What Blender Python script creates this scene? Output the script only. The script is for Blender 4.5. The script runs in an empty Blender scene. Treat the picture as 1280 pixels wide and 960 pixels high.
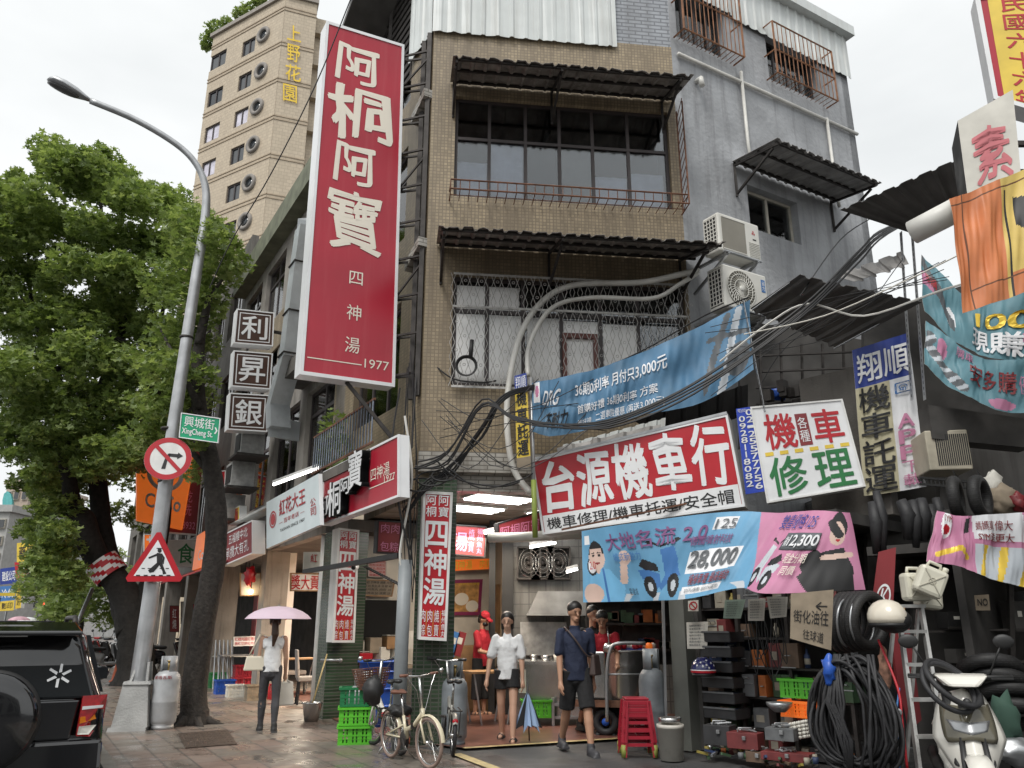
import bpy, math, random
from mathutils import Vector as V, Matrix
R = random.Random(11)
PI = math.pi; rad = math.radians
SC = bpy.context.scene; COL = SC.collection
# ---------------------------------------------------------------- camera, sky, sun, exposure
F = 1000.0; PITCH = rad(16.96); CZ = 1.4
cs, sn = math.cos(PITCH), math.sin(PITCH)
cam = bpy.data.cameras.new('camera'); camo = bpy.data.objects.new('camera', cam); COL.objects.link(camo)
camo.location = (0, 0, CZ); camo.rotation_euler = (PI/2 + PITCH, 0, 0)
cam.sensor_width = 36; cam.lens = F/1280*36; cam.clip_start = .05; cam.clip_end = 3000
SC.camera = camo
wd = bpy.data.worlds.new('World'); SC.world = wd; wd.use_nodes = True
nt = wd.node_tree; nt.nodes.clear()
SUN_EL, SUN_AZ = rad(55), rad(205)
sky = nt.nodes.new('ShaderNodeTexSky'); sky.sky_type = 'NISHITA'; sky.sun_disc = False
sky.sun_elevation = SUN_EL; sky.sun_rotation = SUN_AZ; sky.dust_density = 4; sky.air_density = 1
hs = nt.nodes.new('ShaderNodeHueSaturation'); hs.inputs['Saturation'].default_value = .10
tc = nt.nodes.new('ShaderNodeTexCoord')
mp = nt.nodes.new('ShaderNodeMapping'); mp.inputs['Scale'].default_value = (1, 1, 2.6)
nz = nt.nodes.new('ShaderNodeTexNoise'); nz.inputs['Scale'].default_value = 2.2; nz.inputs['Detail'].default_value = 5
cr = nt.nodes.new('ShaderNodeValToRGB')
cr.color_ramp.elements[0].position = .3; cr.color_ramp.elements[0].color = (4.2, 4.35, 4.4, 1)
cr.color_ramp.elements[1].position = .7; cr.color_ramp.elements[1].color = (5.5, 5.6, 5.6, 1)
mxw = nt.nodes.new('ShaderNodeMix'); mxw.data_type = 'RGBA'; mxw.inputs[0].default_value = .85
bg = nt.nodes.new('ShaderNodeBackground'); bg.inputs[1].default_value = .15
wo = nt.nodes.new('ShaderNodeOutputWorld'); L = nt.links.new
L(tc.outputs['Generated'], mp.inputs[0]); L(mp.outputs[0], nz.inputs[0]); L(nz.outputs[0], cr.inputs[0])
L(sky.outputs[0], hs.inputs['Color']); L(hs.outputs[0], mxw.inputs[6]); L(cr.outputs[0], mxw.inputs[7])
L(mxw.outputs[2], bg.inputs[0]); L(bg.outputs[0], wo.inputs[0])
sl = bpy.data.lights.new('sun', 'SUN'); sl.energy = 1.5; sl.angle = rad(20); sl.color = (1, .97, .92)
so = bpy.data.objects.new('sun', sl); COL.objects.link(so)
sd = V((math.sin(SUN_AZ)*math.cos(SUN_EL), math.cos(SUN_AZ)*math.cos(SUN_EL), math.sin(SUN_EL)))
so.rotation_euler = sd.to_track_quat('Z', 'Y').to_euler(); so.location = (-10, -10, 40)
SC.view_settings.view_transform = 'Standard'; SC.view_settings.look = 'None'; SC.view_settings.gamma = 1
SC.view_settings.exposure = 0.5
SC.render.engine = 'CYCLES'; SC.cycles.max_bounces = 6; SC.cycles.use_denoising = True
# ---------------------------------------------------------------- helpers
def ray(u, v):
    x = (u-640)/F; y = (480-v)/F
    return V((x, cs-y*sn, sn+y*cs))
def atY(u, v, Y):
    d = ray(u, v); return V((0, 0, CZ)) + d*(Y/d.y)
def gnd(u, v, z=0.):
    d = ray(u, v); return V((0, 0, CZ)) + d*((z-CZ)/d.z)
class PL:
    """a vertical plane seen from outside: s runs to the viewer's right, n points to the viewer"""
    def __init__(s, o, ang):
        s.o = V((o[0], o[1], 0)); a = rad(ang); s.d = V((math.sin(a), math.cos(a), 0)); s.n = V((s.d.y, -s.d.x, 0)); s.yaw = math.atan2(s.d.y, s.d.x)
    def at(s, u, v, off=0.):
        d = ray(u, v); o = s.o + s.n*off; c = V((0, 0, CZ))
        return c + d*((o-c).dot(s.n)/d.dot(s.n))
    def sz(s, u, v, off=0.):
        p = s.at(u, v, off); return (p-s.o).dot(s.d), p.z
    def p(s, a, z, off=0.):
        return s.o + s.d*a + s.n*off + V((0, 0, z))
    def off(s, o): 
        q = PL((0, 0), 0); q.o = s.o+s.n*o; q.d = s.d; q.n = s.n; q.yaw = s.yaw; return q
def frames(pts):
    out = []; up = None
    for i, p in enumerate(pts):
        a = pts[max(0, i-1)]; b = pts[min(len(pts)-1, i+1)]; t = (b-a)
        t = t.normalized() if t.length > 1e-9 else V((0, 0, 1))
        if up is None: up = V((0, 0, 1)) if abs(t.z) < .9 else V((1, 0, 0))
        x = t.cross(up)
        if x.length < 1e-6: x = t.cross(V((1, .3, 0)))
        x.normalize(); y = x.cross(t).normalized(); up = y; out.append((x, y))
    return out
class MB:
    def __init__(s, m=None): s.v = []; s.f = []; s.mi = []; s.sm = []; s.mats = [m] if m else []; s.c = 0
    def use(s, m):
        if m not in s.mats: s.mats.append(m)
        s.c = s.mats.index(m); return s
    def add(s, vs, fs, sm=False):
        b = len(s.v); s.v += [V(p) for p in vs]
        for f in fs: s.f.append([i+b for i in f]); s.mi.append(s.c); s.sm.append(sm)
        return s
    def hexa(s, p):
        return s.add(p, [(3, 2, 1, 0), (4, 5, 6, 7), (0, 1, 5, 4), (1, 2, 6, 5), (2, 3, 7, 6), (3, 0, 4, 7)])
    def box(s, c, sz, yaw=0., M=None):
        M = M or Matrix.Rotation(yaw, 3, 'Z'); c = V(c); x, y, z = sz[0]/2, sz[1]/2, sz[2]/2
        return s.hexa([c+M@V(q) for q in ((-x, -y, -z), (x, -y, -z), (x, y, -z), (-x, y, -z), (-x, -y, z), (x, -y, z), (x, y, z), (-x, y, z))])
    def pbox(s, pl, s0, s1, z0, z1, o0, o1):
        """box in plane coordinates"""
        return s.hexa([pl.p(s0, z0, o1), pl.p(s1, z0, o1), pl.p(s1, z0, o0), pl.p(s0, z0, o0), pl.p(s0, z1, o1), pl.p(s1, z1, o1), pl.p(s1, z1, o0), pl.p(s0, z1, o0)])
    def bar(s, a, b, w, h=None):
        a = V(a); b = V(b); h = h or w; (x, y) = frames([a, b])[0]; x = x*w/2; y = y*h/2
        return s.hexa([a-x-y, a+x-y, a+x+y, a-x+y, b-x-y, b+x-y, b+x+y, b-x+y])
    def tube(s, pts, r, n=8, closed=False):
        pts = [V(p) for p in pts]; m = len(pts); rs = r if isinstance(r, (list, tuple)) else [r]*m
        fr = frames(pts); vs = []; fs = []
        for p, q, (x, y) in zip(pts, rs, fr):
            for k in range(n):
                a = 2*PI*k/n; vs.append(p + x*(math.cos(a)*q) + y*(math.sin(a)*q))
        for i in range(m-1 if not closed else m):
            j = (i+1) % m
            for k in range(n): fs.append((i*n+k, i*n+(k+1) % n, j*n+(k+1) % n, j*n+k))
        if not closed: fs += [tuple(range(n-1, -1, -1)), tuple((m-1)*n+k for k in range(n))]
        return s.add(vs, fs, n > 5)
    def lathe(s, prof, c, n=24, M=None, sm=True, cap=True):
        c = V(c); M = M or Matrix.Identity(3); vs = []; fs = []; m = len(prof)
        for (r, z) in prof:
            for k in range(n): a = 2*PI*k/n; vs.append(c + M@V((r*math.cos(a), r*math.sin(a), z)))
        for i in range(m-1):
            for k in range(n): fs.append((i*n+k, i*n+(k+1) % n, (i+1)*n+(k+1) % n, (i+1)*n+k))
        if cap: fs += [tuple(range(n-1, -1, -1)), tuple((m-1)*n+k for k in range(n))]
        return s.add(vs, fs, sm)
    def ball(s, c, r, M=None, n=14):
        r = (r, r, r) if isinstance(r, (int, float)) else r; M = M or Matrix.Identity(3); c = V(c); vs = []; fs = []; m = n//2
        for i in range(m+1):
            t = PI*i/m
            for k in range(n):
                a = 2*PI*k/n; vs.append(c+M@V((r[0]*math.sin(t)*math.cos(a), r[1]*math.sin(t)*math.sin(a), r[2]*math.cos(t))))
        for i in range(m):
            for k in range(n): fs.append((i*n+k, (i+1)*n+k, (i+1)*n+(k+1) % n, i*n+(k+1) % n))
        return s.add(vs, fs, True)
    def cap(s, a, b, ra, rb, n=10):
        """capsule"""
        a = V(a); b = V(b); d = b-a; l = d.length or 1e-4; M = d.to_track_quat('Z', 'Y').to_matrix() if d.length > 1e-6 else Matrix.Identity(3)
        pr = [(ra*math.sin(t), -ra*math.cos(t)) for t in (0.15, .6, 1.1, PI/2)] + [(rb*math.cos(t), l+rb*math.sin(t)) for t in (0, .5, 1, PI/2-.15)]
        return s.lathe(pr, a, n, M)
    def slab(s, pl, poly, o0, o1):
        n = len(poly); vs = [pl.p(a, z, o1) for a, z in poly] + [pl.p(a, z, o0) for a, z in poly]
        return s.add(vs, [tuple(range(n)), tuple(range(2*n-1, n-1, -1))] + [(i, n+i, n+(i+1) % n, (i+1) % n) for i in range(n)])
    def prism(s, poly, vec):
        n = len(poly); poly = [V(p) for p in poly]; vec = V(vec)
        return s.add(poly+[p+vec for p in poly], [tuple(range(n-1, -1, -1)), tuple(range(n, 2*n))] + [(i, (i+1) % n, n+(i+1) % n, n+i) for i in range(n)])
    def sheet(s, fn, nu, nv, th=.006, sm=True):
        """fn(u,v)->V ; a cloth or sheet with thickness"""
        P = [[fn(i/nu, j/nv) for i in range(nu+1)] for j in range(nv+1)]; vs = []; fs = []; w = nu+1; K = w*(nv+1)
        N = []
        for j in range(nv+1):
            for i in range(nu+1):
                a = P[j][min(i+1, nu)]-P[j][max(i-1, 0)]; b = P[min(j+1, nv)][i]-P[max(j-1, 0)][i]
                q = a.cross(b); N.append(q.normalized() if q.length > 1e-12 else V((0, 0, 1)))
        fl = [P[j][i] for j in range(nv+1) for i in range(nu+1)]
        vs = fl + [p+q*th for p, q in zip(fl, N)]
        for j in range(nv):
            for i in range(nu):
                a = j*w+i; fs.append((a, a+w, a+w+1, a+1)); fs.append((K+a, K+a+1, K+a+w+1, K+a+w))
        for i in range(nu):
            fs.append((i, i+1, K+i+1, K+i)); a = nv*w+i; fs.append((a+1, a, K+a, K+a+1))
        for j in range(nv):
            a = j*w; fs.append((a+w, a, K+a, K+a+w)); a = j*w+nu; fs.append((a, a+w, K+a+w, K+a))
        return s.add(vs, fs, sm)
    def text(s, st, fn, box, bold=.01, vert=False, shear=0., gap=.06, cut=.0, ext=0., brush=0.):
        """lettering in the box (u0,v0,u1,v1), u right, v down, laid on fn(u,v)"""
        u0, v0, u1, v1 = box
        if vert:
            h = (v1-v0)/len(st)
            for i, ch in enumerate(st):
                if ch != ' ': s.text(ch, fn, (u0, v0+h*i+h*gap, u1, v0+h*(i+1)-h*gap), bold, False, shear, gap, cut, ext, brush)
            return s
        vs, fs, w, h = glyph(st)
        if not vs: return s
        if len(st) == 1 and w < .5*h and w/h < .5: c = (u0+u1)/2; q = (u1-u0)*max(.18, min(1, w/h*1.25))/2; u0, u1 = c-q, c+q
        if len(st) == 1 and h < .4*w: c = (v0+v1)/2; q = (v1-v0)*max(.12, h/w)/2; v0, v1 = c-q, c+q
        if brush: q = ord(st[0]) % 7; vs = [(x+brush*(.045*math.sin(5.5*y+q)+.03*math.sin(9*x+4*y+q)), y+brush*(.05*math.sin(5*x+q*1.7)-.03*math.cos(8*y+6*x))) for x, y in vs]
        d = bold*.42; a, b, e = fn((u0+u1)/2, (v0+v1)/2), fn((u0+u1)/2+.01, (v0+v1)/2), fn((u0+u1)/2, (v0+v1)/2-.01); n = (b-a).cross(e-a)
        n = n.normalized() if n.length > 1e-12 else V((0, -1, 0))
        for i, (dx, dy) in enumerate(((0, 0), (1, .6), (-1, -.6), (.6, -1), (-.6, 1)) if bold >= .02 else ((0, 0), (.7, .5)) if bold > 0 else ((0, 0),)):
            s.add([fn(u0+(u1-u0)*(x+dx*d/w+shear*(y-.5)), v1-(v1-v0)*(y+dy*d/h))+n*(.0007*i) for x, y in vs], fs)
        return s
    def build(s, name, mat=None, parent=None, label=None, remesh=0., smooth=0, bevel=0., auto=False):
        me = bpy.data.meshes.new(name)
        off = V((0, 0, 0)); q = parent
        while q: off = off + q.location; q = q.parent
        me.from_pydata([tuple(p-off) for p in s.v], [], s.f)
        ms = s.mats or []
        if mat: ms = [mat] if not s.mats else s.mats
        for m in ms: me.materials.append(m)
        if len(me.polygons) == len(s.f):
            if len(ms) > 1: me.polygons.foreach_set('material_index', s.mi)
            me.polygons.foreach_set('use_smooth', s.sm)
        me.update()
        o = bpy.data.objects.new(name, me); COL.objects.link(o)
        if remesh or bevel:
            if remesh:
                m = o.modifiers.new('r', 'REMESH'); m.mode = 'VOXEL'; m.voxel_size = remesh; m.use_smooth_shade = True
            if smooth: m = o.modifiers.new('s', 'SMOOTH'); m.factor = .5; m.iterations = smooth
            if bevel: m = o.modifiers.new('b', 'BEVEL'); m.width = bevel; m.segments = 2; m.limit_method = 'ANGLE'
            dg = bpy.context.evaluated_depsgraph_get(); m2 = bpy.data.meshes.new_from_object(o.evaluated_get(dg))
            o.modifiers.clear(); o.data = m2; bpy.data.meshes.remove(me); m2.name = name
        if parent: o.parent = parent
        if label: o['label'] = label
        return o
_G = {}
def glyph(st):
    k = st
    if k in _G: return _G[k]
    c = bpy.data.curves.new('t', 'FONT'); c.body = st; c.resolution_u = 3
    o = bpy.data.objects.new('t', c); COL.objects.link(o)
    m = o.evaluated_get(bpy.context.evaluated_depsgraph_get()).to_mesh()
    v = [(p.co.x, p.co.y) for p in m.vertices]; f = [tuple(p.vertices) for p in m.polygons]
    x0 = y0 = 0; x1 = y1 = 1
    if v:
        x0 = min(p[0] for p in v); x1 = max(p[0] for p in v); y0 = min(p[1] for p in v); y1 = max(p[1] for p in v)
        v = [((a-x0)/max(x1-x0, 1e-5), (b-y0)/max(y1-y0, 1e-5)) for a, b in v]
    bpy.data.objects.remove(o); bpy.data.curves.remove(c)
    _G[k] = (v, f, max(x1-x0, .02), max(y1-y0, .02)); return _G[k]
def tag(o, label, cat, group=None, kind=None):
    if label: o['label'] = label
    if cat: o['category'] = cat
    if group: o['group'] = group
    if kind: o['kind'] = kind
    return o
def thing(name, label, cat, loc=(0, 0, 0), group=None):
    o = bpy.data.objects.new(name, None); COL.objects.link(o); o.location = V(loc); o.empty_display_size = .2
    return tag(o, label, cat, group)
def dup(root, loc, rz=0., label=None, sc=None, mats=None):
    r = root.copy(); COL.objects.link(r); r.location = V(loc); r.rotation_euler = (0, 0, rz)
    if label: r['label'] = label
    if sc: r.scale = (sc, sc, sc) if isinstance(sc, (int, float)) else sc
    def rec(a, b):
        for ch in list(a.children):
            c = ch.copy(); COL.objects.link(c); c.parent = b
            if mats and c.type == 'MESH':
                mm = [mats.get(x.name, x) if x else x for x in c.data.materials]
                if any(p != q for p, q in zip(mm, c.data.materials)):
                    c.data = c.data.copy()
                    for i, x in enumerate(mm): c.data.materials[i] = x
            rec(ch, c)
    rec(root, r); return r
def struct(name, mb, mat=None):
    o = mb.build(name, mat); o['kind'] = 'structure'; return o
# ---------------------------------------------------------------- materials
def nodes(name):
    m = bpy.data.materials.new(name); m.use_nodes = True; n = m.node_tree; return m, n, n.nodes['Principled BSDF'], n.links.new
def c4(c, k=1.): return (min(1, c[0]*k), min(1, c[1]*k), min(1, c[2]*k), 1)
def pm(name, col, rough=.6, metal=0., var=.14, scale=3., bump=0., bs=40., streak=0., coat=0., emit=0., dirt=0., dcol=(.05, .045, .04), alpha=1., trans=0.):
    m, t, b, L = nodes(name); N = t.nodes.new
    b.inputs['Roughness'].default_value = rough; b.inputs['Metallic'].default_value = metal
    geo = N('ShaderNodeNewGeometry')
    nz = N('ShaderNodeTexNoise'); nz.inputs['Scale'].default_value = scale; nz.inputs['Detail'].default_value = 5; L(geo.outputs['Position'], nz.inputs[0])
    cr = N('ShaderNodeValToRGB'); e = cr.color_ramp.elements; e[0].position = .3; e[1].position = .7
    e[0].color = c4(col, 1-var); e[1].color = c4(col, 1+var); L(nz.outputs[0], cr.inputs[0]); out = cr.outputs[0]
    if streak or dirt:
        mpn = N('ShaderNodeMapping'); mpn.inputs['Scale'].default_value = (5, 5, .35) if streak else (1.4, 1.4, 1.4); L(geo.outputs['Position'], mpn.inputs[0])
        n2 = N('ShaderNodeTexNoise'); n2.inputs['Scale'].default_value = 1.3; n2.inputs['Detail'].default_value = 7; n2.inputs['Roughness'].default_value = .65; L(mpn.outputs[0], n2.inputs[0])
        r2 = N('ShaderNodeValToRGB'); r2.color_ramp.elements[0].position = .5; r2.color_ramp.elements[1].position = .75; L(n2.outputs[0], r2.inputs[0])
        mu = N('ShaderNodeMath'); mu.operation = 'MULTIPLY'; mu.inputs[1].default_value = max(streak, dirt); L(r2.outputs[0], mu.inputs[0])
        mx = N('ShaderNodeMix'); mx.data_type = 'RGBA'; L(mu.outputs[0], mx.inputs[0]); L(out, mx.inputs[6]); mx.inputs[7].default_value = c4(dcol); out = mx.outputs[2]
    L(out, b.inputs['Base Color'])
    if bump:
        n3 = N('ShaderNodeTexNoise'); n3.inputs['Scale'].default_value = bs; n3.inputs['Detail'].default_value = 4; L(geo.outputs['Position'], n3.inputs[0])
        bu = N('ShaderNodeBump'); bu.inputs['Strength'].default_value = bump; bu.inputs['Distance'].default_value = .02; L(n3.outputs[0], bu.inputs['Height']); L(bu.outputs[0], b.inputs['Normal'])
    if coat: b.inputs['Coat Weight'].default_value = coat; b.inputs['Coat Roughness'].default_value = .05
    if emit: b.inputs['Emission Color'].default_value = c4(col); b.inputs['Emission Strength'].default_value = emit
    if trans: b.inputs['Transmission Weight'].default_value = trans
    return m
def tilem(name, col, grout, ang, w, h, mortar=.006, rough=.45, var=.25, offset=0., streak=.35, horiz=False, bump=.3, dcol=(.04, .035, .03), third=None, squash=1):
    """tiles or bricks laid along a wall that runs at the angle (or on the ground, horiz)"""
    m, t, b, L = nodes(name); N = t.nodes.new; b.inputs['Roughness'].default_value = rough
    geo = N('ShaderNodeNewGeometry'); a = rad(ang); d = (math.sin(a), math.cos(a), 0)
    d1 = N('ShaderNodeVectorMath'); d1.operation = 'DOT_PRODUCT'; d1.inputs[1].default_value = d; L(geo.outputs['Position'], d1.inputs[0])
    d2 = N('ShaderNodeVectorMath'); d2.operation = 'DOT_PRODUCT'; d2.inputs[1].default_value = (d[1], -d[0], 0) if horiz else (0, 0, 1); L(geo.outputs['Position'], d2.inputs[0])
    cb = N('ShaderNodeCombineXYZ'); L(d1.outputs['Value'], cb.inputs[0]); L(d2.outputs['Value'], cb.inputs[1])
    br = N('ShaderNodeTexBrick'); br.offset = offset; br.squash = squash; L(cb.outputs[0], br.inputs[0])
    br.inputs['Scale'].default_value = 1; br.inputs['Brick Width'].default_value = w; br.inputs['Row Height'].default_value = h; br.inputs['Mortar Size'].default_value = mortar
    br.inputs['Color1'].default_value = c4(col, 1-var); br.inputs['Color2'].default_value = c4(third or col, 1 if third else 1+var); br.inputs['Mortar'].default_value = c4(grout)
    br.inputs['Bias'].default_value = -.35 if third else 0
    nz = N('ShaderNodeTexNoise'); nz.inputs['Scale'].default_value = 2.5; nz.inputs['Detail'].default_value = 6; L(geo.outputs['Position'], nz.inputs[0])
    mpn = N('ShaderNodeMapping'); mpn.inputs['Scale'].default_value = (1.2, 1.2, 1.2) if horiz else (4, 4, .4); L(geo.outputs['Position'], mpn.inputs[0])
    n2 = N('ShaderNodeTexNoise'); n2.inputs['Scale'].default_value = 1.1; n2.inputs['Detail'].default_value = 8; n2.inputs['Roughness'].default_value = .7; L(mpn.outputs[0], n2.inputs[0])
    r2 = N('ShaderNodeValToRGB'); r2.color_ramp.elements[0].position = .40; r2.color_ramp.elements[1].position = .66; L(n2.outputs[0], r2.inputs[0])
    mu = N('ShaderNodeMath'); mu.operation = 'MULTIPLY'; mu.inputs[1].default_value = streak; L(r2.outputs[0], mu.inputs[0])
    mx = N('ShaderNodeMix'); mx.data_type = 'RGBA'; L(mu.outputs[0], mx.inputs[0]); L(br.outputs[0], mx.inputs[6]); mx.inputs[7].default_value = c4(dcol)
    L(mx.outputs[2], b.inputs['Base Color'])
    bu = N('ShaderNodeBump'); bu.inputs['Strength'].default_value = bump; bu.inputs['Distance'].default_value = .01; bu.invert = True; L(br.outputs['Fac'], bu.inputs['Height']); L(bu.outputs[0], b.inputs['Normal'])
    if horiz:
        rr = N('ShaderNodeMapRange'); rr.inputs[1].default_value = .35; rr.inputs[2].default_value = .65; rr.inputs[3].default_value = rough-.25; rr.inputs[4].default_value = rough+.2
        L(nz.outputs[0], rr.inputs[0]); L(rr.outputs[0], b.inputs['Roughness'])
    return m
def glow(name, col, st):
    m, t, b, L = nodes(name); b.inputs['Base Color'].default_value = c4(col); b.inputs['Emission Color'].default_value = c4(col); b.inputs['Emission Strength'].default_value = st; return m
def glass(name, col=(.02, .025, .03), rough=.06):
    m, t, b, L = nodes(name); N = t.nodes.new
    b.inputs['Base Color'].default_value = c4(col); b.inputs['Roughness'].default_value = rough; b.inputs['IOR'].default_value = 1.5; b.inputs['Specular IOR Level'].default_value = .6
    return m
A1, A2, A3 = 149.5, 83., 59.5
M = {}
M['white'] = pm('white_paint', (.72, .72, .70), .45, streak=.25, dcol=(.3, .28, .25))
M['whiteclean'] = pm('white_face', (.78, .79, .80), .3, var=.05, streak=.16, dcol=(.45, .42, .38))
M['cream'] = pm('cream_lettering', (.80, .74, .63), .4, var=.03)
M['red'] = pm('sign_red', (.40, .016, .035), .28, var=.1, scale=1, streak=.22, dcol=(.5, .12, .13))
M['red2'] = pm('sign_red_worn', (.45, .012, .022), .35, var=.12)
M['maroon'] = pm('maroon', (.22, .025, .03), .45)
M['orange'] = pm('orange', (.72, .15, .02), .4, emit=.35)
M['black'] = pm('black_paint', (.018, .018, .018), .5, var=.3)
M['ink'] = pm('black_lettering', (.012, .012, .013), .5, var=.05)
M['iron'] = pm('dark_iron', (.05, .045, .042), .6, .5, var=.35, scale=8)
M['rust'] = pm('rusty_iron', (.16, .075, .045), .75, .2, var=.45, scale=10)
M['galv'] = pm('galvanised', (.42, .43, .44), .38, .75, var=.2, scale=5, dirt=.35)
M['steel'] = pm('stainless', (.55, .55, .54), .25, .95, var=.12, scale=6)
M['alu'] = pm('aluminium', (.42, .42, .41), .5, .5, var=.22, scale=9, dirt=.4)
M['cable'] = pm('cable_black', (.015, .015, .016), .55, var=.2)
M['pvc'] = pm('pvc_white', (.62, .61, .57), .45, dirt=.35, dcol=(.25, .22, .18))
M['rubber'] = pm('rubber', (.022, .022, .024), .6, var=.3, scale=12, bump=.15)
M['glass'] = glass('dark_glass'); M['glassb'] = glass('glass_grey', (.06, .065, .07), .1)
M['wood'] = pm('timber', (.28, .16, .07), .6, var=.3, scale=6)
M['lamp'] = glow('tube_light', (1, .98, .93), 5); M['warm'] = glow('bulb', (1, .72, .4), 14)
M['blue'] = pm('blue_plastic', (.02, .09, .42), .4); M['dkblue'] = pm('deep_blue', (.02, .045, .26), .4)
M['green'] = pm('green_plastic', (.10, .48, .03), .42); M['dkgreen'] = pm('dark_green_plastic', (.015, .17, .06), .42)
M['gletter'] = pm('green_lettering', (.02, .17, .05), .4); M['yellow'] = pm('yellow', (.72, .52, .06), .45)
M['skin'] = pm('skin', (.50, .30, .21), .55, var=.06); M['skin2'] = pm('skin_tan', (.40, .22, .14), .55, var=.06)
M['hair'] = pm('hair_black', (.012, .010, .009), .45, var=.3); M['hairb'] = pm('hair_brown', (.05, .025, .015), .45, var=.3, scale=20)
M['pink'] = pm('pink', (.62, .22, .36), .6); M['gold'] = pm('gold_letter', (.75, .52, .06), .35, .3)
M['canv'] = pm('banner_sky', (.16, .42, .66), .55, var=.15, scale=2.5)
M['paper'] = pm('paper', (.62, .60, .54), .8, dirt=.2); M['card'] = pm('cardboard', (.27, .22, .16), .85, var=.2, scale=6, dirt=.4)
# ---------------------------------------------------------------- ground
C = V((-1.27, 10.83, 0)); F1 = PL(C, A1); F2 = PL(C, A2); Bc = F2.p(4.0, 0); F3 = PL(Bc, A3)
def asphalt(name, col, wet=.35):
    m, t, b, L = nodes(name); N = t.nodes.new; geo = N('ShaderNodeNewGeometry')
    n1 = N('ShaderNodeTexNoise'); n1.inputs['Scale'].default_value = 130; n1.inputs['Detail'].default_value = 3; L(geo.outputs['Position'], n1.inputs[0])
    n2 = N('ShaderNodeTexNoise'); n2.inputs['Scale'].default_value = .9; n2.inputs['Detail'].default_value = 6; L(geo.outputs['Position'], n2.inputs[0])
    r1 = N('ShaderNodeValToRGB'); r1.color_ramp.elements[0].position = .35; r1.color_ramp.elements[0].color = c4(col, .55); r1.color_ramp.elements[1].position = .7; r1.color_ramp.elements[1].color = c4(col, 2.1); L(n1.outputs[0], r1.inputs[0])
    mx = N('ShaderNodeMix'); mx.data_type = 'RGBA'; mx.blend_type = 'MULTIPLY'; mx.inputs[0].default_value = .5; L(r1.outputs[0], mx.inputs[6]); L(n2.outputs[0], mx.inputs[7]); L(mx.outputs[2], b.inputs['Base Color'])
    mr = N('ShaderNodeMapRange'); mr.inputs[1].default_value = .4; mr.inputs[2].default_value = .62; mr.inputs[3].default_value = wet; mr.inputs[4].default_value = .75; L(n2.outputs[0], mr.inputs[0]); L(mr.outputs[0], b.inputs['Roughness'])
    bu = N('ShaderNodeBump'); bu.inputs['Strength'].default_value = .6; bu.inputs['Distance'].default_value = .01; L(n1.outputs[0], bu.inputs['Height']); L(bu.outputs[0], b.inputs['Normal'])
    return m
M['asph'] = asphalt('asphalt', (.05, .05, .052)); M['asph2'] = asphalt('side_asphalt', (.06, .06, .06), .28)
M['pave'] = tilem('paving', (.235, .205, .175), (.10, .09, .08), A1, .62, .31, .012, .42, .25, .5, .35, True, .35, (.07, .06, .05), (.25, .165, .135))
M['kerb'] = pm('kerb_stone', (.22, .21, .19), .6, dirt=.5, bump=.3)
M['redfloor'] = pm('red_floor', (.17, .075, .055), .28, var=.35, scale=3, dirt=.5)
d1 = -F1.d; K0 = V((-4.29, 9.39, 0))
def kp(t, o=0.): return K0 + d1*t + F1.n*o
mb = MB(); mb.add([(-900, -200, -.16), (900, -200, -.16), (900, 1500, -.16), (-900, 1500, -.16)], [(0, 1, 2, 3)]); struct('road', mb, M['asph'])
g1 = gnd(570, 944); g2 = gnd(612, 960); ln = g1 + (g2-g1)*9
far = 160
mb = MB(M['pave']); poly = [kp(-9), ln, g1, F1.p(.1, 0, 0), F1.p(.1, 0, -7), F1.p(-far, 0, -12), kp(far)]
mb.add([p*1. for p in poly]+[p+V((0, 0, -.3)) for p in poly], [tuple(range(7))]+[(i, i+7, (i+1) % 7+7, (i+1) % 7) for i in range(7)]); struct('sidewalk', mb)
mb = MB(M['kerb'])
for t in range(-9, 60): mb.hexa([kp(t+.008, .12)+V((0, 0, -.3)), kp(t+.992, .12)+V((0, 0, -.3)), kp(t+.992, -.04)+V((0, 0, -.3)), kp(t+.008, -.04)+V((0, 0, -.3)), kp(t+.008, .10)+V((0, 0, .006)), kp(t+.992, .10)+V((0, 0, .006)), kp(t+.992, -.04)+V((0, 0, .006)), kp(t+.008, -.04)+V((0, 0, .006))])
struct('kerb', mb)
mb = MB(M['asph2']); poly = [ln, V((60, -8, 0)), V((60, 60, 0)), F1.p(.1, 0, -7), F1.p(.1, 0, 0), g1]
mb.add([p+V((0, 0, -.015)) for p in poly]+[p+V((0, 0, -.3)) for p in poly], [tuple(range(6))]+[(i, i+6, (i+1) % 6+6, (i+1) % 6) for i in range(6)]); struct('side_street', mb)
mb = MB(M['redfloor']); y0 = gnd(577, 936); y1 = gnd(745, 925.5); yd = (y1-y0).normalized(); fl = [y0, y0+yd*6.5, y0+yd*6.5+V((0, 9, 0)), y0+V((-4.6, 9, 0)), F1.p(-3.1, 0, -.1), F1.p(-.3, 0, -.1)]
mb.add([p+V((0, 0, .012)) for p in fl], [tuple(range(len(fl)))]); struct('shop_floor', mb)
mb = MB(pm('worn_yellow_line', (.42, .33, .15), .6, var=.3, scale=9, dirt=.5))
for a, b, w in ((y0, y1+yd*.6, .10), (g1+V((.05, .05, 0)), g2+(g2-g1)*3+V((.05, .05, 0)), .13)):
    n = V((-(b-a).y, (b-a).x, 0)).normalized()*w; mb.add([a+V((0, 0, .017)), b+V((0, 0, .017)), b-n+V((0, 0, .017)), a-n+V((0, 0, .017))], [(0, 1, 2, 3)])
struct('road_markings', mb)
mb = MB(pm('manhole_iron', (.10, .075, .06), .5, .5, var=.3, scale=14, dirt=.5)); q = [gnd(222, 918), gnd(284, 913), gnd(296, 931), gnd(232, 936)]
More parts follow.
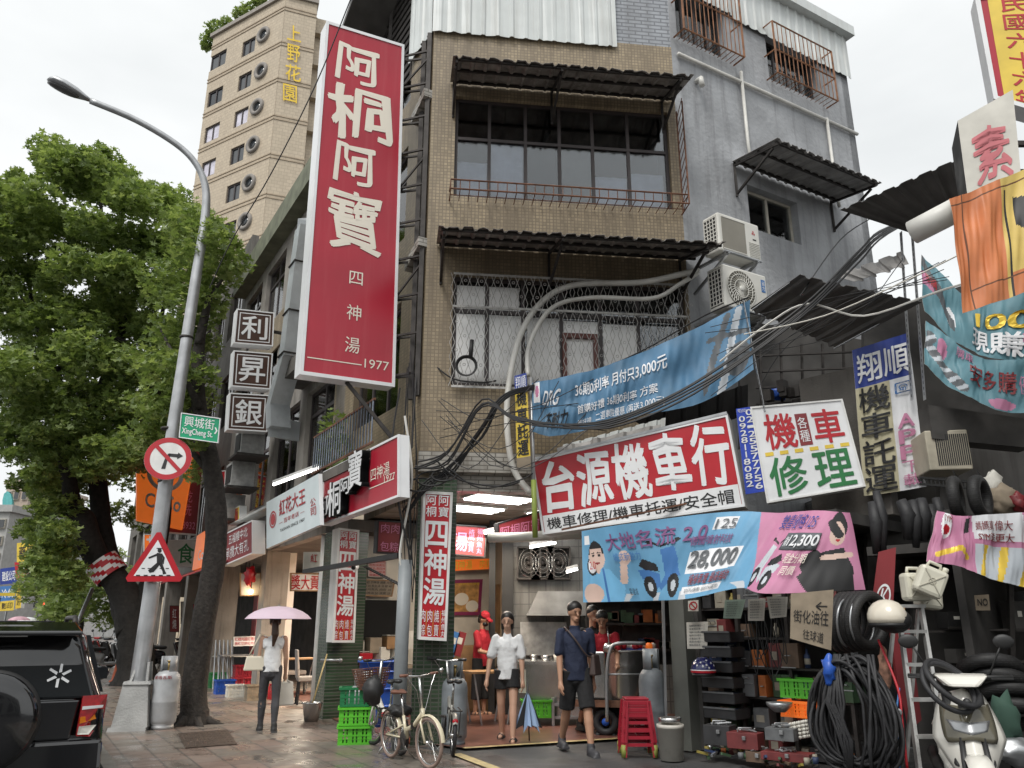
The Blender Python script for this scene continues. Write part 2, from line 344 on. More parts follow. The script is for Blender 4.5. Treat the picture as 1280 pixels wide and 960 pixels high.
mb.add([p+V((0, 0, .004)) for p in q]+[p+V((0, 0, .014)) for p in q], [(4, 5, 6, 7), (0, 1, 5, 4), (1, 2, 6, 5), (2, 3, 7, 6), (3, 0, 4, 7)])
for i in range(1, 14):
    for j in range(1, 7):
        f = lambda u, v: (q[0]*(1-u)+q[1]*u)*(1-v)+(q[3]*(1-u)+q[2]*u)*v
        mb.ball(f(i/14, j/7)+V((0, 0, .014)), (.014, .014, .006), n=6)
tag(mb.build('drain_cover'), 'rusty studded iron cover set in the paving in front of the slim tree', 'drain cover')
# ---------------------------------------------------------------- building helpers
M['btile'] = tilem('brown_tile', (.315, .25, .16), (.19, .15, .10), A2, .055, .055, .007, .5, .2, 0, .85, dcol=(.15, .115, .075))
M['btile1'] = tilem('brown_tile_side', (.315, .25, .16), (.19, .15, .10), A1, .055, .055, .007, .5, .2, 0, .85, dcol=(.15, .115, .075))
M['gtile'] = tilem('green_tile', (.035, .065, .035), (.09, .10, .08), A2, .10, .05, .008, .25, .4, 0, .35)
M['gtile1'] = tilem('green_tile_side', (.035, .065, .035), (.09, .10, .08), A1, .10, .05, .008, .25, .4, 0, .35)
M['wtile'] = tilem('pale_tile', (.42, .40, .36), (.16, .15, .13), A2, .22, .06, .008, .4, .12, .5, .6, dcol=(.12, .10, .08))
M['grey'] = pm('grey_render', (.34, .35, .365), .85, var=.24, scale=1.1, bump=.7, bs=11, streak=.7, dcol=(.17, .17, .175))
M['gbrick'] = tilem('painted_brick', (.34, .36, .39), (.20, .21, .23), A2, .23, .075, .012, .8, .1, .5, .4, bump=.8, dcol=(.15, .15, .15))
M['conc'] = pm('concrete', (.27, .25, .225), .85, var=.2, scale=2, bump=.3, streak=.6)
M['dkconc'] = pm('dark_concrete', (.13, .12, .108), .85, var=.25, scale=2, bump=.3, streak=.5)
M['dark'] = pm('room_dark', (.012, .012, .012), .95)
M['siding'] = pm('white_siding', (.60, .63, .62), .4, var=.06, streak=.3, dcol=(.22, .16, .10))
M['corr'] = pm('stained_corrugated', (.27, .25, .23), .6, .2, var=.4, scale=5, streak=.6, dcol=(.03, .025, .022))
M['corrg'] = pm('grey_corrugated', (.32, .31, .30), .55, .1, var=.25, scale=4, dirt=.5)
M['corrb'] = pm('black_corrugated', (.09, .085, .08), .6, .1, var=.3, scale=3)
M['ofr'] = pm('old_frame', (.055, .045, .045), .5, var=.3)
M['curt'] = pm('curtain_or_film', (.62, .60, .68), .9, var=.15, scale=3); M['panefilm'] = pm('white_pane_film', (.86, .86, .85), .9, var=.08); M['board'] = pm('dun_board', (.16, .15, .125), .8)
def seeglass():
    m, t, b, L = nodes('window_glass'); N = t.nodes.new
    tr = N('ShaderNodeBsdfTransparent'); tr.inputs[0].default_value = (.78, .82, .85, 1); gl = N('ShaderNodeBsdfGlossy'); gl.inputs['Roughness'].default_value = .06
    fr = N('ShaderNodeFresnel'); fr.inputs[0].default_value = 1.5; ma = N('ShaderNodeMath'); ma.operation = 'ADD'; ma.inputs[1].default_value = .07; L(fr.outputs[0], ma.inputs[0])
    mx = N('ShaderNodeMixShader'); L(ma.outputs[0], mx.inputs[0]); L(tr.outputs[0], mx.inputs[1]); L(gl.outputs[0], mx.inputs[2]); L(mx.outputs[0], t.nodes['Material Output'].inputs[0]); return m
M['see'] = seeglass()
def wall(mb, pl, s0, s1, z0, z1, holes=(), th=.2):
    S = sorted({s0, s1} | {h[0] for h in holes} | {h[1] for h in holes}); Z = sorted({z0, z1} | {h[2] for h in holes} | {h[3] for h in holes})
    for a, b in zip(S, S[1:]):
        run = None
        for c, d in zip(Z, Z[1:]):
            if any(h[0]-1e-6 < (a+b)/2 < h[1] and h[2] < (c+d)/2 < h[3] for h in holes):
                if run: mb.pbox(pl, a, b, run[0], run[1], -th, 0); run = None
            else: run = [run[0] if run else c, d]
        if run: mb.pbox(pl, a, b, run[0], run[1], -th, 0)
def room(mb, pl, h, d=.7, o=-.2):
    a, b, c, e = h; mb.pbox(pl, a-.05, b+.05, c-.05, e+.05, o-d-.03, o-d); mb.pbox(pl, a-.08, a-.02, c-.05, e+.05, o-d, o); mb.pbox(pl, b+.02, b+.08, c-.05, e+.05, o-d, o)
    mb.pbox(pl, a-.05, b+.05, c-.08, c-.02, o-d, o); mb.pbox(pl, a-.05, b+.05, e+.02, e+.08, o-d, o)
def window(root, pl, h, cols, rows, fm, dep=-.1, fw=.06, pane='see', name='window', rm=True):
    a, b, c, e = h; mb = MB(fm); ca = [a]+list(cols)+[b]; ra = [c]+list(rows)+[e]
    for x in ca: mb.pbox(pl, min(max(x-fw/2, a), b-fw), min(max(x-fw/2, a), b-fw)+fw, c, e, dep-.05, dep)
    for z in ra: mb.pbox(pl, a+fw, b-fw, min(max(z-fw/2, c), e-fw), min(max(z-fw/2, c), e-fw)+fw, dep-.053, dep+.003)
    w = mb.build(name, None, root); g = MB(M[pane])
    for x0, x1 in zip(ca, ca[1:]):
        for z0, z1 in zip(ra, ra[1:]): g.pbox(pl, x0, x1, z0, z1, dep-.03-R.random()*.004, dep-.02)
    g.build('pane', None, w)
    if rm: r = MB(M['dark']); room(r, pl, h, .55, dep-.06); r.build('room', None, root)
    return w
def drape(mb, pl, s0, s1, z0, z1, off, amp=.03, n=24, k=9):
    ph = R.random()*6
    mb.sheet(lambda u, v: pl.p(s0+(s1-s0)*u, z1+(z0-z1)*v, off+amp*math.sin(u*k*2+ph)*(.5+.5*v)), n, 4, .004)
def corr(mb, p00, p10, p11, p01, pitch=.16, amp=.025, th=.006):
    """ribs run from edge p00-p10 to edge p01-p11"""
    p00, p10, p11, p01 = map(V, (p00, p10, p11, p01)); n = max(4, int((p10-p00).length/pitch)); nn = (p10-p00).cross(p01-p00).normalized()
    prof = [(0, 0), (.3, 0), (.42, 1), (.58, 1), (.7, 0)]; us = []
    for i in range(n): us += [((i+a)/n, h) for a, h in prof]
    us.append((1, 0)); vs = []; fs = []; k = len(us)
    sag = [R.uniform(-.012, .012) for _ in us]
    for r, (A, B) in enumerate(((p00, p10), ((p00+p01)/2, (p10+p11)/2), (p01, p11))):
        for i, (u, h) in enumerate(us): vs.append(A+(B-A)*u+nn*(h*amp+(sag[i] if r == 2 else sag[i]*.3)))
    m = len(vs); vs += [p-nn*th for p in vs]
    for r in range(2):
        for i in range(k-1):
            a = r*k+i; fs.append((a, a+1, a+k+1, a+k)); fs.append((m+a, m+a+k, m+a+k+1, m+a+1))
    for i in range(k-1): fs.append((i, m+i, m+i+1, i+1)); a = 2*k+i; fs.append((a, a+1, m+a+1, m+a))
    for r in range(2): fs.append((r*k, (r+1)*k, m+(r+1)*k, m+r*k)); a = r*k+k-1; fs.append((a, m+a, m+a+k, a+k))
    mb.add(vs, fs)
def leafs(mb, c, r, n, size, mats):
    for _ in range(n):
        d = V((R.gauss(0, 1), R.gauss(0, 1), R.gauss(0, 1))).normalized(); k = R.random()**.4
        p = V(c)+V((d.x*r[0], d.y*r[1], d.z*r[2]))*k; s = size*R.uniform(.6, 1.25); mb.use(R.choice(mats))
        x = V((R.gauss(0, 1), R.gauss(0, 1), R.gauss(0, .6))).normalized(); y = x.cross(V((R.gauss(0, .6), R.gauss(0, .6), 1))).normalized(); z = x.cross(y)
        # five-pointed leaf folded along its rib
        mb.add([p, p+x*s*.55+y*s*.12-z*s*.03, p+x*s*.3+y*s*.2, p+x*s*.2+y*s*.52-z*s*.1, p-x*s*.1+y*s*.2, p-x*s*.45+y*s*.3-z*s*.08, p-x*s*.3, p-x*s*.45-y*s*.3-z*s*.08, p-x*s*.1-y*s*.2, p+x*s*.2-y*s*.52-z*s*.1, p+x*s*.3-y*s*.2, p+x*s*.55-y*s*.12-z*s*.03],
               [(0, 1, 2, 3, 4, 5, 6), (0, 6, 7, 8, 9, 10, 11)])
def leafm(n, c):
    m, t, b, L = nodes('leaf_'+n); N = t.nodes.new; b.inputs['Base Color'].default_value = c4(c); b.inputs['Roughness'].default_value = .5
    tr = N('ShaderNodeBsdfTranslucent'); tr.inputs[0].default_value = c4((c[0]*1.5, c[1]*1.5, c[2])); mx = N('ShaderNodeMixShader'); mx.inputs[0].default_value = .4
    L(b.outputs[0], mx.inputs[1]); L(tr.outputs[0], mx.inputs[2]); L(mx.outputs[0], t.nodes['Material Output'].inputs[0]); return m
M['lf'] = [leafm(n, c) for n, c in (('a', (.165, .225, .065)), ('b', (.205, .275, .085)), ('c', (.12, .175, .05)), ('d', (.26, .325, .115)))]
# ---------------------------------------------------------------- corner building
cb = thing('corner_building', 'old corner building with brown tiled face, grey rendered side and dark corrugated canopies', 'building', C)
Z0 = F2.sz(600, 572)[1]; ZL = F2.sz(620, 609)[1]; ZT = F2.sz(700, 47)[1]; W2 = 4.0
h1 = (F2.sz(568, 200)[0], F2.sz(838, 200)[0], F2.sz(700, 253)[1], F2.sz(700, 130)[1])
h2 = (F2.sz(565, 420)[0], W2-.06, F2.sz(600, 482)[1], F2.sz(620, 346)[1])
mb = MB(M['btile']); wall(mb, F2, 0, W2, Z0, ZT, [h1, h2])
mb.build('brown_wall', None, cb)
mb = MB(M['wtile']); mb.pbox(F2, -.02, W2+.02, Z0-.22, Z0+.06, -.25, .07); mb.pbox(F2, .05, W2, ZL-.05, Z0-.22, -.3, -.06); mb.build('lintel', None, cb)
mb = MB(M['btile1']); SA = F1.sz(403, 900)[0]-.5
ha = [(-2.9, -.9, 4.6, 6.3), (-2.9, -.9, 7.4, 9.1), (-2.9, -.9, 10.0, 11.6)]
wall(mb, F1, SA, -.002, 3.2, ZT+.1, ha); mb.build('avenue_wall', None, cb)
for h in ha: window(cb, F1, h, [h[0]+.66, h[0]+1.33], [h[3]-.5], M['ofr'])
for z in (ZT-1.35, h2[3]+.45): mb = MB(M['wtile']); mb.prism([F1.p(-.5, z-.25, 0), F1.p(0.0, z-.02, 0), F1.p(0.0, z+.12, 0), F1.p(-.5, z-.1, 0)], F1.n*.14); mb.build('moulding', None, cb)
# columns
mb = MB(M['gtile']); mb.pbox(F2, 0, .52, 0, ZL+.1, -.5, 0); mb.build('column', None, cb)
mb = MB(M['gtile1']); mb.pbox(F1, SA, SA+.5, 0, 3.2, -.62, 0); mb.build('column', None, cb)
# windows of the brown face
def sx(p, v): return [F2.sz(a, v)[0] for a in p]
w = window(cb, F2, h1, sx((612, 658, 701, 743, 788), 210), [F2.sz(700, 178)[1]], M['ofr'], -.08, .05)
mb = MB(M['curt'])
for a, b, t in ((570, 610, 205), (614, 656, 180), (745, 786, 212), (790, 832, 205)):
    s0, s1 = sx((a, b), 215); drape(mb, F2, s0, s1, h1[2], F2.sz(700, t)[1], -.135, .01)
mb.build('curtain_or_film', None, w)
mb = MB(M['board']); s0, s1 = sx((703, 742), 210); mb.pbox(F2, s0, s1, h1[2], F2.sz(700, 180)[1], -.14, -.125); mb.build('board', None, w)
w = window(cb, F2, h2, sx((609, 655, 703, 752, 800), 420), [F2.sz(700, 392)[1]], M['ofr'], -.08, .06)
mb = MB(M['panefilm'])  # white frosted film outside the glass, standing in for reflected sky
for a, b, t in ((567, 608, 395), (612, 654, 395), (660, 702, 396), (706, 750, 398), (568, 650, 360), (756, 800, 400)):
    s0, s1 = sx((a, b), 430); drape(mb, F2, s0, s1, h2[2] if t > 370 else F2.sz(600, 384)[1], F2.sz(700, t)[1], -.088, .003)
mb.build('curtain_or_film', None, w)
mb = MB(pm('red_brown_frame', (.12, .035, .025), .5)); a, b = sx((704, 748), 440); z0, z1 = h2[2], F2.sz(725, 416)[1]
for q in ((a, a+.06, z0, z1), (b-.06, b, z0, z1), (a+.06, b-.06, z1-.07, z1), (a+.06, b-.06, z0, z0+.05)): mb.pbox(F2, *q, -.09, -.02)
mb.build('casement', None, w)
# upper grille basket
mb = MB(M['rust']); s0, s1 = h1[0]-.06, h1[1]+.12; zb, zr = h1[2]-.1, F2.sz(700, 232, .4)[1]; o = .38
for z in (zb, zr):
    mb.tube([F2.p(s0, z, .02), F2.p(s0, z, o), F2.p(s1, z, o), F2.p(s1, z, .02)], .014, 5)
n = 26
for i in range(n+1):
    a = s0+(s1-s0)*i/n; mb.tube([F2.p(a, zr, o), F2.p(a, zb, o), F2.p(a, zb, .02)], .007, 4)
for z in (zb,): mb.tube([F2.p(s0, z, .2), F2.p(s1, z, .2)], .008, 4)
for sA in (s1,):
    for o2 in (.1, .38): mb.tube([F2.p(sA, zb, o2), F2.p(sA, h1[3]-.05, o2)], .014, 5)
    for k in range(11):
        z = zb+(h1[3]-zb)*k/11; mb.tube([F2.p(sA, z, .1), F2.p(sA, z+.18, .38)], .007, 4)
mb.build('window_cage', None, cb)
# lower diamond grille
mb = MB(pm('grille_paint', (.46, .45, .43), .5, var=.3, scale=10)); s0, s1 = h2[0], h2[1]; z0, z1 = h2[2]-.05, h2[3]-.02; o = .1; n = 30
for i in range(n+1):
    for sg in (1, -1):
        pts = []
        for k in range(9):
            z = z1+(z0-z1)*k/8; dx = (s1-s0)/n*.32*sg*(1 if k % 2 else -1); pts.append(F2.p(s0+(s1-s0)*i/n+dx, z, o+.008*sg))
        mb.tube(pts, .0048, 4)
    for k in range(8):
        if (i+k) % 2: mb.lathe([(.02, -.006), (.025, 0), (.02, .006), (.016, 0), (.02, -.006)], F2.p(s0+(s1-s0)*(i+.5)/n, z1+(z0-z1)*(k+.5)/8, o), 7, Matrix.Rotation(F2.yaw, 3, 'Z')@Matrix.Rotation(PI/2, 3, 'X'), cap=False)
for z in (z0, z1, (z0+z1)/2+.35): mb.pbox(F2, s0, s1, z-.015, z+.015, o-.02, o+.0)
mb.build('window_grille', None, cb)
# canopies
def canopy(root, pl, a, b, zw, zf, out, mat, name='canopy', brk=(), pitch=.2):
    mb = MB(mat); corr(mb, pl.p(a, zw, .02), pl.p(b, zw, .02), pl.p(b, zf, out), pl.p(a, zf, out), pitch, .03)
    mb.use(M['iron'])
    for t in (.12, .55, .93): z = zw+(zf-zw)*t-.03; mb.bar(pl.p(a+.04, z, out*t), pl.p(b-.04, z, out*t), .035, .04)
    for x in brk:
        mb.bar(pl.p(x, zw-.06, .03), pl.p(x, zf-.06, out*.95), .035); mb.bar(pl.p(x, zw-.6, .03), pl.p(x, zf-.08, out*.85), .035); mb.bar(pl.p(x, zw-.65, .02), pl.p(x, zw, .02), .035)
    return mb.build(name, None, root)
a0 = F2.off(1.0).sz(566, 80)[0]; a1 = F2.off(1.0).sz(868, 97)[0]; z = F2.sz(700, 80, 1.0)[1]
canopy(cb, F2, a0, a1, z+.28, z, 1.0, M['corr'], brk=(a0+.06, (a0+a1)/2-.2, a1-.2))
a0 = F2.off(1.25).sz(548, 290)[0]; a1 = F2.off(1.25).sz(908, 302)[0]; z = F2.sz(700, 291, 1.25)[1]
canopy(cb, F2, a0, a1, z+.35, z, 1.25, M['corr'], brk=(a0+.08, (a0+a1)/2-.3, a1-.25))
# white siding on the roof storey and painted brick
zs = F2.sz(700, 52, .06)[1]; sb = F2.sz(769, 30)[0]
def ribbed(mb, pl, a, b, z0, z1, off=.05, pitch=.22):
    corr(mb, pl.p(a, z1, off), pl.p(b, z1, off), pl.p(b, z0, off), pl.p(a, z0, off), pitch, -.025)
mb = MB(M['siding']); ribbed(mb, F2, -.03, sb, zs, zs+2.6); mb.build('roof_siding', None, cb)
mb = MB(M['siding']); ribbed(mb, F1, -.9, .0, zs, zs+2.6); mb.build('roof_siding', None, cb)
mb = MB(M['gbrick']); mb.pbox(F2, sb-.3, W2-.003, ZT, ZT+2.6, -.2, -.01); mb.build('painted_brick_wall', None, cb)
mb = MB(M['iron']); 
for i in range(15): mb.bar(F1.p(-3.3, zs-.1+i*.17, -.05), F1.p(-.95, zs-.1+i*.17, -.05), .03, .09)
for x in (-3.3, -2.1, -.95): mb.bar(F1.p(x, zs-.3, -.02), F1.p(x, zs+2.6, -.02), .06)
mb.build('louvre', None, cb)
mb = MB(M['corrb']); mb.prism([F1.p(-3.6, zs+1.3, .75), F1.p(.3, zs+3.2, .75), F1.p(.3, zs+3.32, .75), F1.p(-3.6, zs+1.42, .75)], -F1.n*3); mb.build('shed_roof', None, cb)
# grey side
E3 = F3.sz(1072, 190)[0]; zt3 = F3.sz(1062, 102)[1]
gh = [(F3.sz(846, 40)[0], F3.sz(908, 60)[0], F3.sz(860, 52)[1], F3.sz(880, -20)[1]), (F3.sz(962, 100)[0], F3.sz(1024, 110)[0], F3.sz(990, 112)[1], F3.sz(990, 60)[1]), (F3.sz(937, 270)[0], F3.sz(998, 270)[0], F3.sz(960, 292)[1], F3.sz(960, 240)[1])]
mb = MB(M['grey']); wall(mb, F3, 0, E3, 2.9, zt3+.5, gh, .22); mb.pbox(PL(F3.p(E3, 0), A3-90), 0, 6, 2.9, zt3+.5, -.2, -.003); mb.build('grey_wall', None, cb)
M['oldwhite'] = pm('old_white_frame', (.50, .47, .40), .5, dirt=.4)
for i, h in enumerate(gh): window(cb, F3, h, [(h[0]+h[1])/2] if i == 2 else [h[0]+(h[1]-h[0])*k/4 for k in (1, 2, 3)], [], M['oldwhite'] if i == 2 else M['ofr'], -.15, .05)
mb = MB(M['siding']); z = zt3
ribbed(mb, F3, gh[0][0]+.05, gh[0][1]+.2, gh[0][3]-.45, z+2, .04); ribbed(mb, F3, gh[0][1]+.2, E3+.06, z+.02, z+1.0, .05)
mb.build('roof_siding', None, cb)
mb = MB(M['siding']); mb.pbox(F3, gh[0][1]+.1, E3+.14, z+1.0, z+1.22, -.3, .22); mb.build('eaves', None, cb)
mb = MB(pm('orange_rust', (.26, .12, .06), .7, var=.4, scale=8))
for h in gh[:2]:
    a, b, c, e = h[0]-.1, h[1]+.12, h[2]-.08, h[3]+.05; o = .28
    for zz in (c, c+(e-c)*.45, e): mb.tube([F3.p(a, zz, .02), F3.p(a, zz, o), F3.p(b, zz, o), F3.p(b, zz, .02)], .016, 5)
    n = 14
    for i in range(n+1): x = a+(b-a)*i/n; mb.tube([F3.p(x, e, o), F3.p(x, c, o), F3.p(x, c, .03)], .009 if i % n else .02, 4)
mb.build('window_cage', None, cb)
o = 1.0; a0 = F3.off(o).sz(982, 172)[0]; zf = F3.sz(1020, 190, o)[1]
a0, a1 = F3.sz(914, 205)[0], F3.sz(1040, 240)[0]
canopy(cb, F3, a0, a1, F3.sz(914, 203)[1], zf-.05, o, M['corrg'], brk=(a0+.05, a1-.1))
mb = MB(M['pvc'])
zz = [F3.sz(838, 66)[1], F3.sz(1066, 168)[1]]
mb.tube([F3.p(.1, zz[0], .05), F3.p(E3, zz[1], .05)], .035, 6)
for px in ((923, 92), (1030, 150)):
    a, z = F3.sz(*px); mb.tube([F3.p(a, z, .06), F3.p(a, z-1.5, .06), F3.p(a+.03, z-1.9, .06)], .03, 6)
a, z = F3.sz(870, 108); mb.tube([F3.p(a, z+.08, .02), F3.p(a, z+.08, .12), F3.p(a, z-.08, .14)], .05, 6)
mb.build('pipe', None, cb)
# interior of the corner shop: ceiling, walls
GB = PL(F1.p(SA-.02, 0, -.62), A3)
mb = MB(tilem('ceiling_board', (.32, .28, .23), (.10, .09, .08), A3, 1.2, .6, .02, .7, .1, 0, .3, True, .1)); cz = ZL+.0
cp = [F2.p(.2, cz, -.3), F2.p(W2, cz, -.3), V((4.6, 17, cz)), GB.p(7, cz, -.05), GB.p(.1, cz, -.05)]; mb.add(cp+[p+V((0, 0, .2)) for p in cp], [(4, 3, 2, 1, 0), (5, 6, 7, 8, 9)]+[(i, (i+1) % 5, (i+1) % 5+5, i+5) for i in range(5)]); mb.build('ceiling', None, cb)
mb = MB(pm('shop_wall', (.62, .58, .50), .6, dirt=.25, dcol=(.3, .25, .2))); mb.pbox(GB, 0, 7.5, 0, cz, -.1, 0); mb.build('back_wall', None, cb)
M['ktile'] = tilem('kitchen_tile', (.20, .20, .19), (.10, .10, .10), 90, .30, .20, .008, .35, .15, 0, .6, dcol=(.06, .055, .05))
KB = PL(atY(636, 800, 14.6), 90.)
mb = MB(M['ktile']); mb.pbox(KB, 0, 5.0, 0, cz, -.1, 0); mb.pbox(KB, 4.6, 4.9, 0, cz, .0, 3); mb.build('kitchen_wall', None, cb)
mb = MB(M['black']); mb.pbox(KB, -.12, .08, 0, cz, -.15, .12); mb.pbox(KB, -.35, -.24, 0, cz, -.1, .05); mb.build('dark_post', None, cb)
# ceiling lamps
for px in ((575, 630, 605, 642), (598, 619, 650, 628), (675, 636, 720, 648)):
    c = [V((0, 0, CZ))+ray(u, v)*((cz-.03-CZ)/ray(u, v).z) for u, v in ((px[0], (px[1]+px[3])/2), ((px[0]+px[2])/2, px[1]), (px[2], (px[1]+px[3])/2), ((px[0]+px[2])/2, px[3]))]
    m0 = sum(c, V())/4; mb = MB(M['white']); yw = rad(90-A3); mb.box(m0+V((0, 0, .02)), (1.0, .55, .04), yw); t = thing('ceiling_light', '', 'ceiling light', m0)
    t['label'] = {575: 'fluorescent ceiling panel nearest the green corner column', 598: 'square fluorescent ceiling panel in the middle of the shop ceiling', 675: 'fluorescent ceiling fitting above the kitchen counter'}[px[0]]; t['group'] = 'lit ceiling panels'
    mb.build('fitting', None, t); mb = MB(M['lamp'])
    for k in (-.18, 0, .18): mb.box(m0+Matrix.Rotation(yw, 3, 'Z')@V((0, k, -.012)), (.94, .09, .03), yw)
    mb.build('tube', None, t)
    la = bpy.data.lights.new('panel_light', 'AREA'); la.energy = 10; la.size = .8; la.color = (1, .95, .88); lo = bpy.data.objects.new('panel_light', la); COL.objects.link(lo); lo.location = m0+V((0, 0, -.08))
def tubelamp(a, b, label):
    a = V(a); b = V(b); mb = MB(M['white']); mb.bar(a+V((0, 0, .05)), b+V((0, 0, .05)), .07, .05); t = thing('tube_lamp', label, 'lamp', (a+b)/2, 'bare tube lamps'); mb.build('batten', None, t)
    mb = MB(M['lamp']); mb.tube([a, b], .022, 8); mb.build('tube', None, t)
    la = bpy.data.lights.new('tube_light', 'POINT'); la.energy = 2; la.shadow_soft_size = .3; lo = bpy.data.objects.new('tube_light', la); COL.objects.link(lo); lo.location = (a+b)/2+V((0, -.1, -.12))
tubelamp(atY(662, 684, 12.6), atY(695, 678, 12.6), 'bare fluorescent tube under the white pipe at the kitchen front')
tubelamp(atY(708, 715, 13.4), atY(722, 711, 13.4), 'short fluorescent tube beside the wall fans of the kitchen')
tubelamp(atY(342, 606, 15.2), atY(399, 585, 14.2), 'long white tube lamp above the pale banner of the shop with white pillars')
# ---------------------------------------------------------------- next buildings on the avenue
rb = thing('terrace_building', 'grimy grey terrace building with dark windows and galvanised duct, next to the brown corner building', 'building', F1.p(-3.4, 0))
S1, S2 = -13.2, -3.38; ZR = F1.sz(345, 296)[1]
hs = []
for zc, hh in ((4.1, 1.9), (7.0, 1.8), (ZR-2.6, 1.7)):
    for k in range(4): a = S2-.5-k*2.4; hs.append((a-1.9, a, zc, zc+hh))
mb = MB(M['conc']); wall(mb, F1, S1, S2, 3.0, ZR-.6, hs); mb.build('wall', None, rb)
mb = MB(pm('green_trim', (.16, .17, .12), .8, var=.3)); mb.pbox(F1, S1-.2, S2+.05, ZR-.6, ZR, -.4, .35); mb.build('parapet', None, rb)
mb = MB(M['btile1']); mb.pbox(F1, S1, S2-.1, ZR-3.6, ZR-2.7, 0, .05); mb.build('spandrel', None, rb)
for h in hs: window(rb, F1, h, [h[0]+.95], [h[3]-.5], M['ofr'], -.1, .07)
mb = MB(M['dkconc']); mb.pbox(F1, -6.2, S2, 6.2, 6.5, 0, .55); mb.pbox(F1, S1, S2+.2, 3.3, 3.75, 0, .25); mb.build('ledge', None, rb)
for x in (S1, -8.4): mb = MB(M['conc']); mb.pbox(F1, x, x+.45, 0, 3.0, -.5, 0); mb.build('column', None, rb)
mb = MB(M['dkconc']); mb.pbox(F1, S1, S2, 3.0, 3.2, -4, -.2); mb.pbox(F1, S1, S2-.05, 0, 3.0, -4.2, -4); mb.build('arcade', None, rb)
mb = MB(pm('white_frame', (.42, .42, .40), .5)); zc_ = F1.sz(372, 600, .9)[1]; mb.pbox(F1, -8.6, -3.6, zc_, zc_+.05, .05, .55); mb.build('white_canopy', None, rb)
# galvanised duct
mb = MB(pm('duct_zinc', (.50, .53, .55), .4, .3, var=.12, scale=2, dirt=.3)); P = [F1.at(402, 285, .1), F1.at(384, 287, .5), F1.at(378, 330, .5), F1.at(364, 445, .5), F1.at(347, 508, .5), F1.at(348, 535, .45), F1.at(374, 540, .0)]
for i in range(len(P)-1):
    a, b = P[i], P[i+1]; t = (b-a).normalized(); mb.prism([a+F1.d*x+F1.n*y if i in range(1, 5) else a+V((0, 0, x))+F1.n*y for x, y in ((-.2, -.2), (.2, -.2), (.2, .2), (-.2, .2))], (b-a)*1.03)
mb.use(M['iron'])
for a, b, k in ((P[2], P[3], .02), (P[2], P[3], .55), (P[2], P[3], 1)): 
    c = a+(b-a)*k; q = [c+F1.d*x+F1.n*y for x, y in ((-.215, -.215), (.215, -.215), (.215, .215), (-.215, .215))]; mb.tube(q, .018, 4, True)
mb.build('duct', None, rb)
# balcony over the red fascia belongs to the corner building
mb = MB(M['rust']); a0, z0 = F1.sz(405, 598); z0 = F1.sz(450, 565, .5)[1]; sA, sB = -3.1, -.3
mb.use(M['dkconc']); mb.pbox(F1, sA, sB, z0-.25, z0-.1, 0, .62); mb.use(M['rust'])
for z in (z0, z0+.62): mb.bar(F1.p(sA, z, .58), F1.p(sB, z, .58), .03)
mb.use(pm('blue_rail', (.16, .19, .24), .6, var=.4, scale=7, dirt=.5, dcol=(.12, .06, .04)))
for i in range(24): x = sA+(sB-sA)*(i+.5)/24; mb.bar(F1.p(x, z0, .58), F1.p(x, z0+.62, .58), .045, .015)
mb.build('balcony', None, cb)
mb = MB(); leafs(mb, F1.p(-2.9, z0+.55, .3), (.3, .3, .6), 160, .14, M['lf']); mb.use(M['wood']); mb.tube([F1.p(-2.9, z0-.08, .3), F1.p(-2.9, z0+.6, .3)], .02, 5)
tag(mb.build('balcony_plant'), 'leafy green plant growing through the balcony rail above the red fascia', 'plant')
# further terrace, dark, behind the trees
fb = thing('terrace_building', 'far grey terrace building with stacked air conditioners, beyond the brown box signs', 'building', F1.p(-13.5, 0))
hs = [(S1-.6-k*2.6-1.9, S1-.6-k*2.6, z, z+1.7) for k in range(9) for z in (4.2, 7.2, 10.2)]
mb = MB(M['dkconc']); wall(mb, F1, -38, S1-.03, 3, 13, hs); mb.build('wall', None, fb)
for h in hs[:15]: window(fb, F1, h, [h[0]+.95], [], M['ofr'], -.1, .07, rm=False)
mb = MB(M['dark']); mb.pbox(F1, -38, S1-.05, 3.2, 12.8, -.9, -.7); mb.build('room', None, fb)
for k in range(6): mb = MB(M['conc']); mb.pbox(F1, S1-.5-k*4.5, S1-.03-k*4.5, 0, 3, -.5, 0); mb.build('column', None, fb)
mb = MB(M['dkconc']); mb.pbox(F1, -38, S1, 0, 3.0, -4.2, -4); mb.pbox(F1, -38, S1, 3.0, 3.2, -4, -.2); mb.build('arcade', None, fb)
# ---------------------------------------------------------------- apartment tower
T0 = atY(347, 100, 52); TL = PL(T0, 122.); TR = PL(T0, 69.)
tb = thing('apartment_tower', 'tall beige tiled apartment tower with gold lettering high behind the street sign', 'building', (T0.x, T0.y, 0))
M['tow'] = tilem('tower_tile', (.50, .42, .31), (.40, .33, .25), 122, .42, .28, .02, .55, .07, .5, .18, dcol=(.22, .16, .12))
M['tow2'] = tilem('tower_tile_side', (.50, .42, .31), (.40, .33, .25), 69, .42, .28, .02, .55, .07, .5, .15, dcol=(.22, .16, .12))
zt = TL.sz(346, 2)[1]; sl0 = TL.sz(252, 160)[0]; sr1 = TR.sz(394, 40)[0]
wins = [(263, 62, 280, 90), (260, 110, 276, 133), (256, 155, 272, 178), (252, 200, 267, 222), (303, 47, 317, 71), (298, 90, 312, 114), (293, 135, 308, 159), (288, 182, 303, 205), (283, 229, 298, 253), (278, 278, 293, 300)]
hs = []
for a, b, c, d in wins:
    x0, z1 = TL.sz(a, b); x1, z0 = TL.sz(c, d); x0, zq = TL.sz(a, (b+d)/2); hs.append((x0, x1, (z0+z1)/2-.75, (z0+z1)/2+.75))
mb = MB(M['tow']); mb.pbox(TL, sl0, 0, 0, zt, -8, -.4)
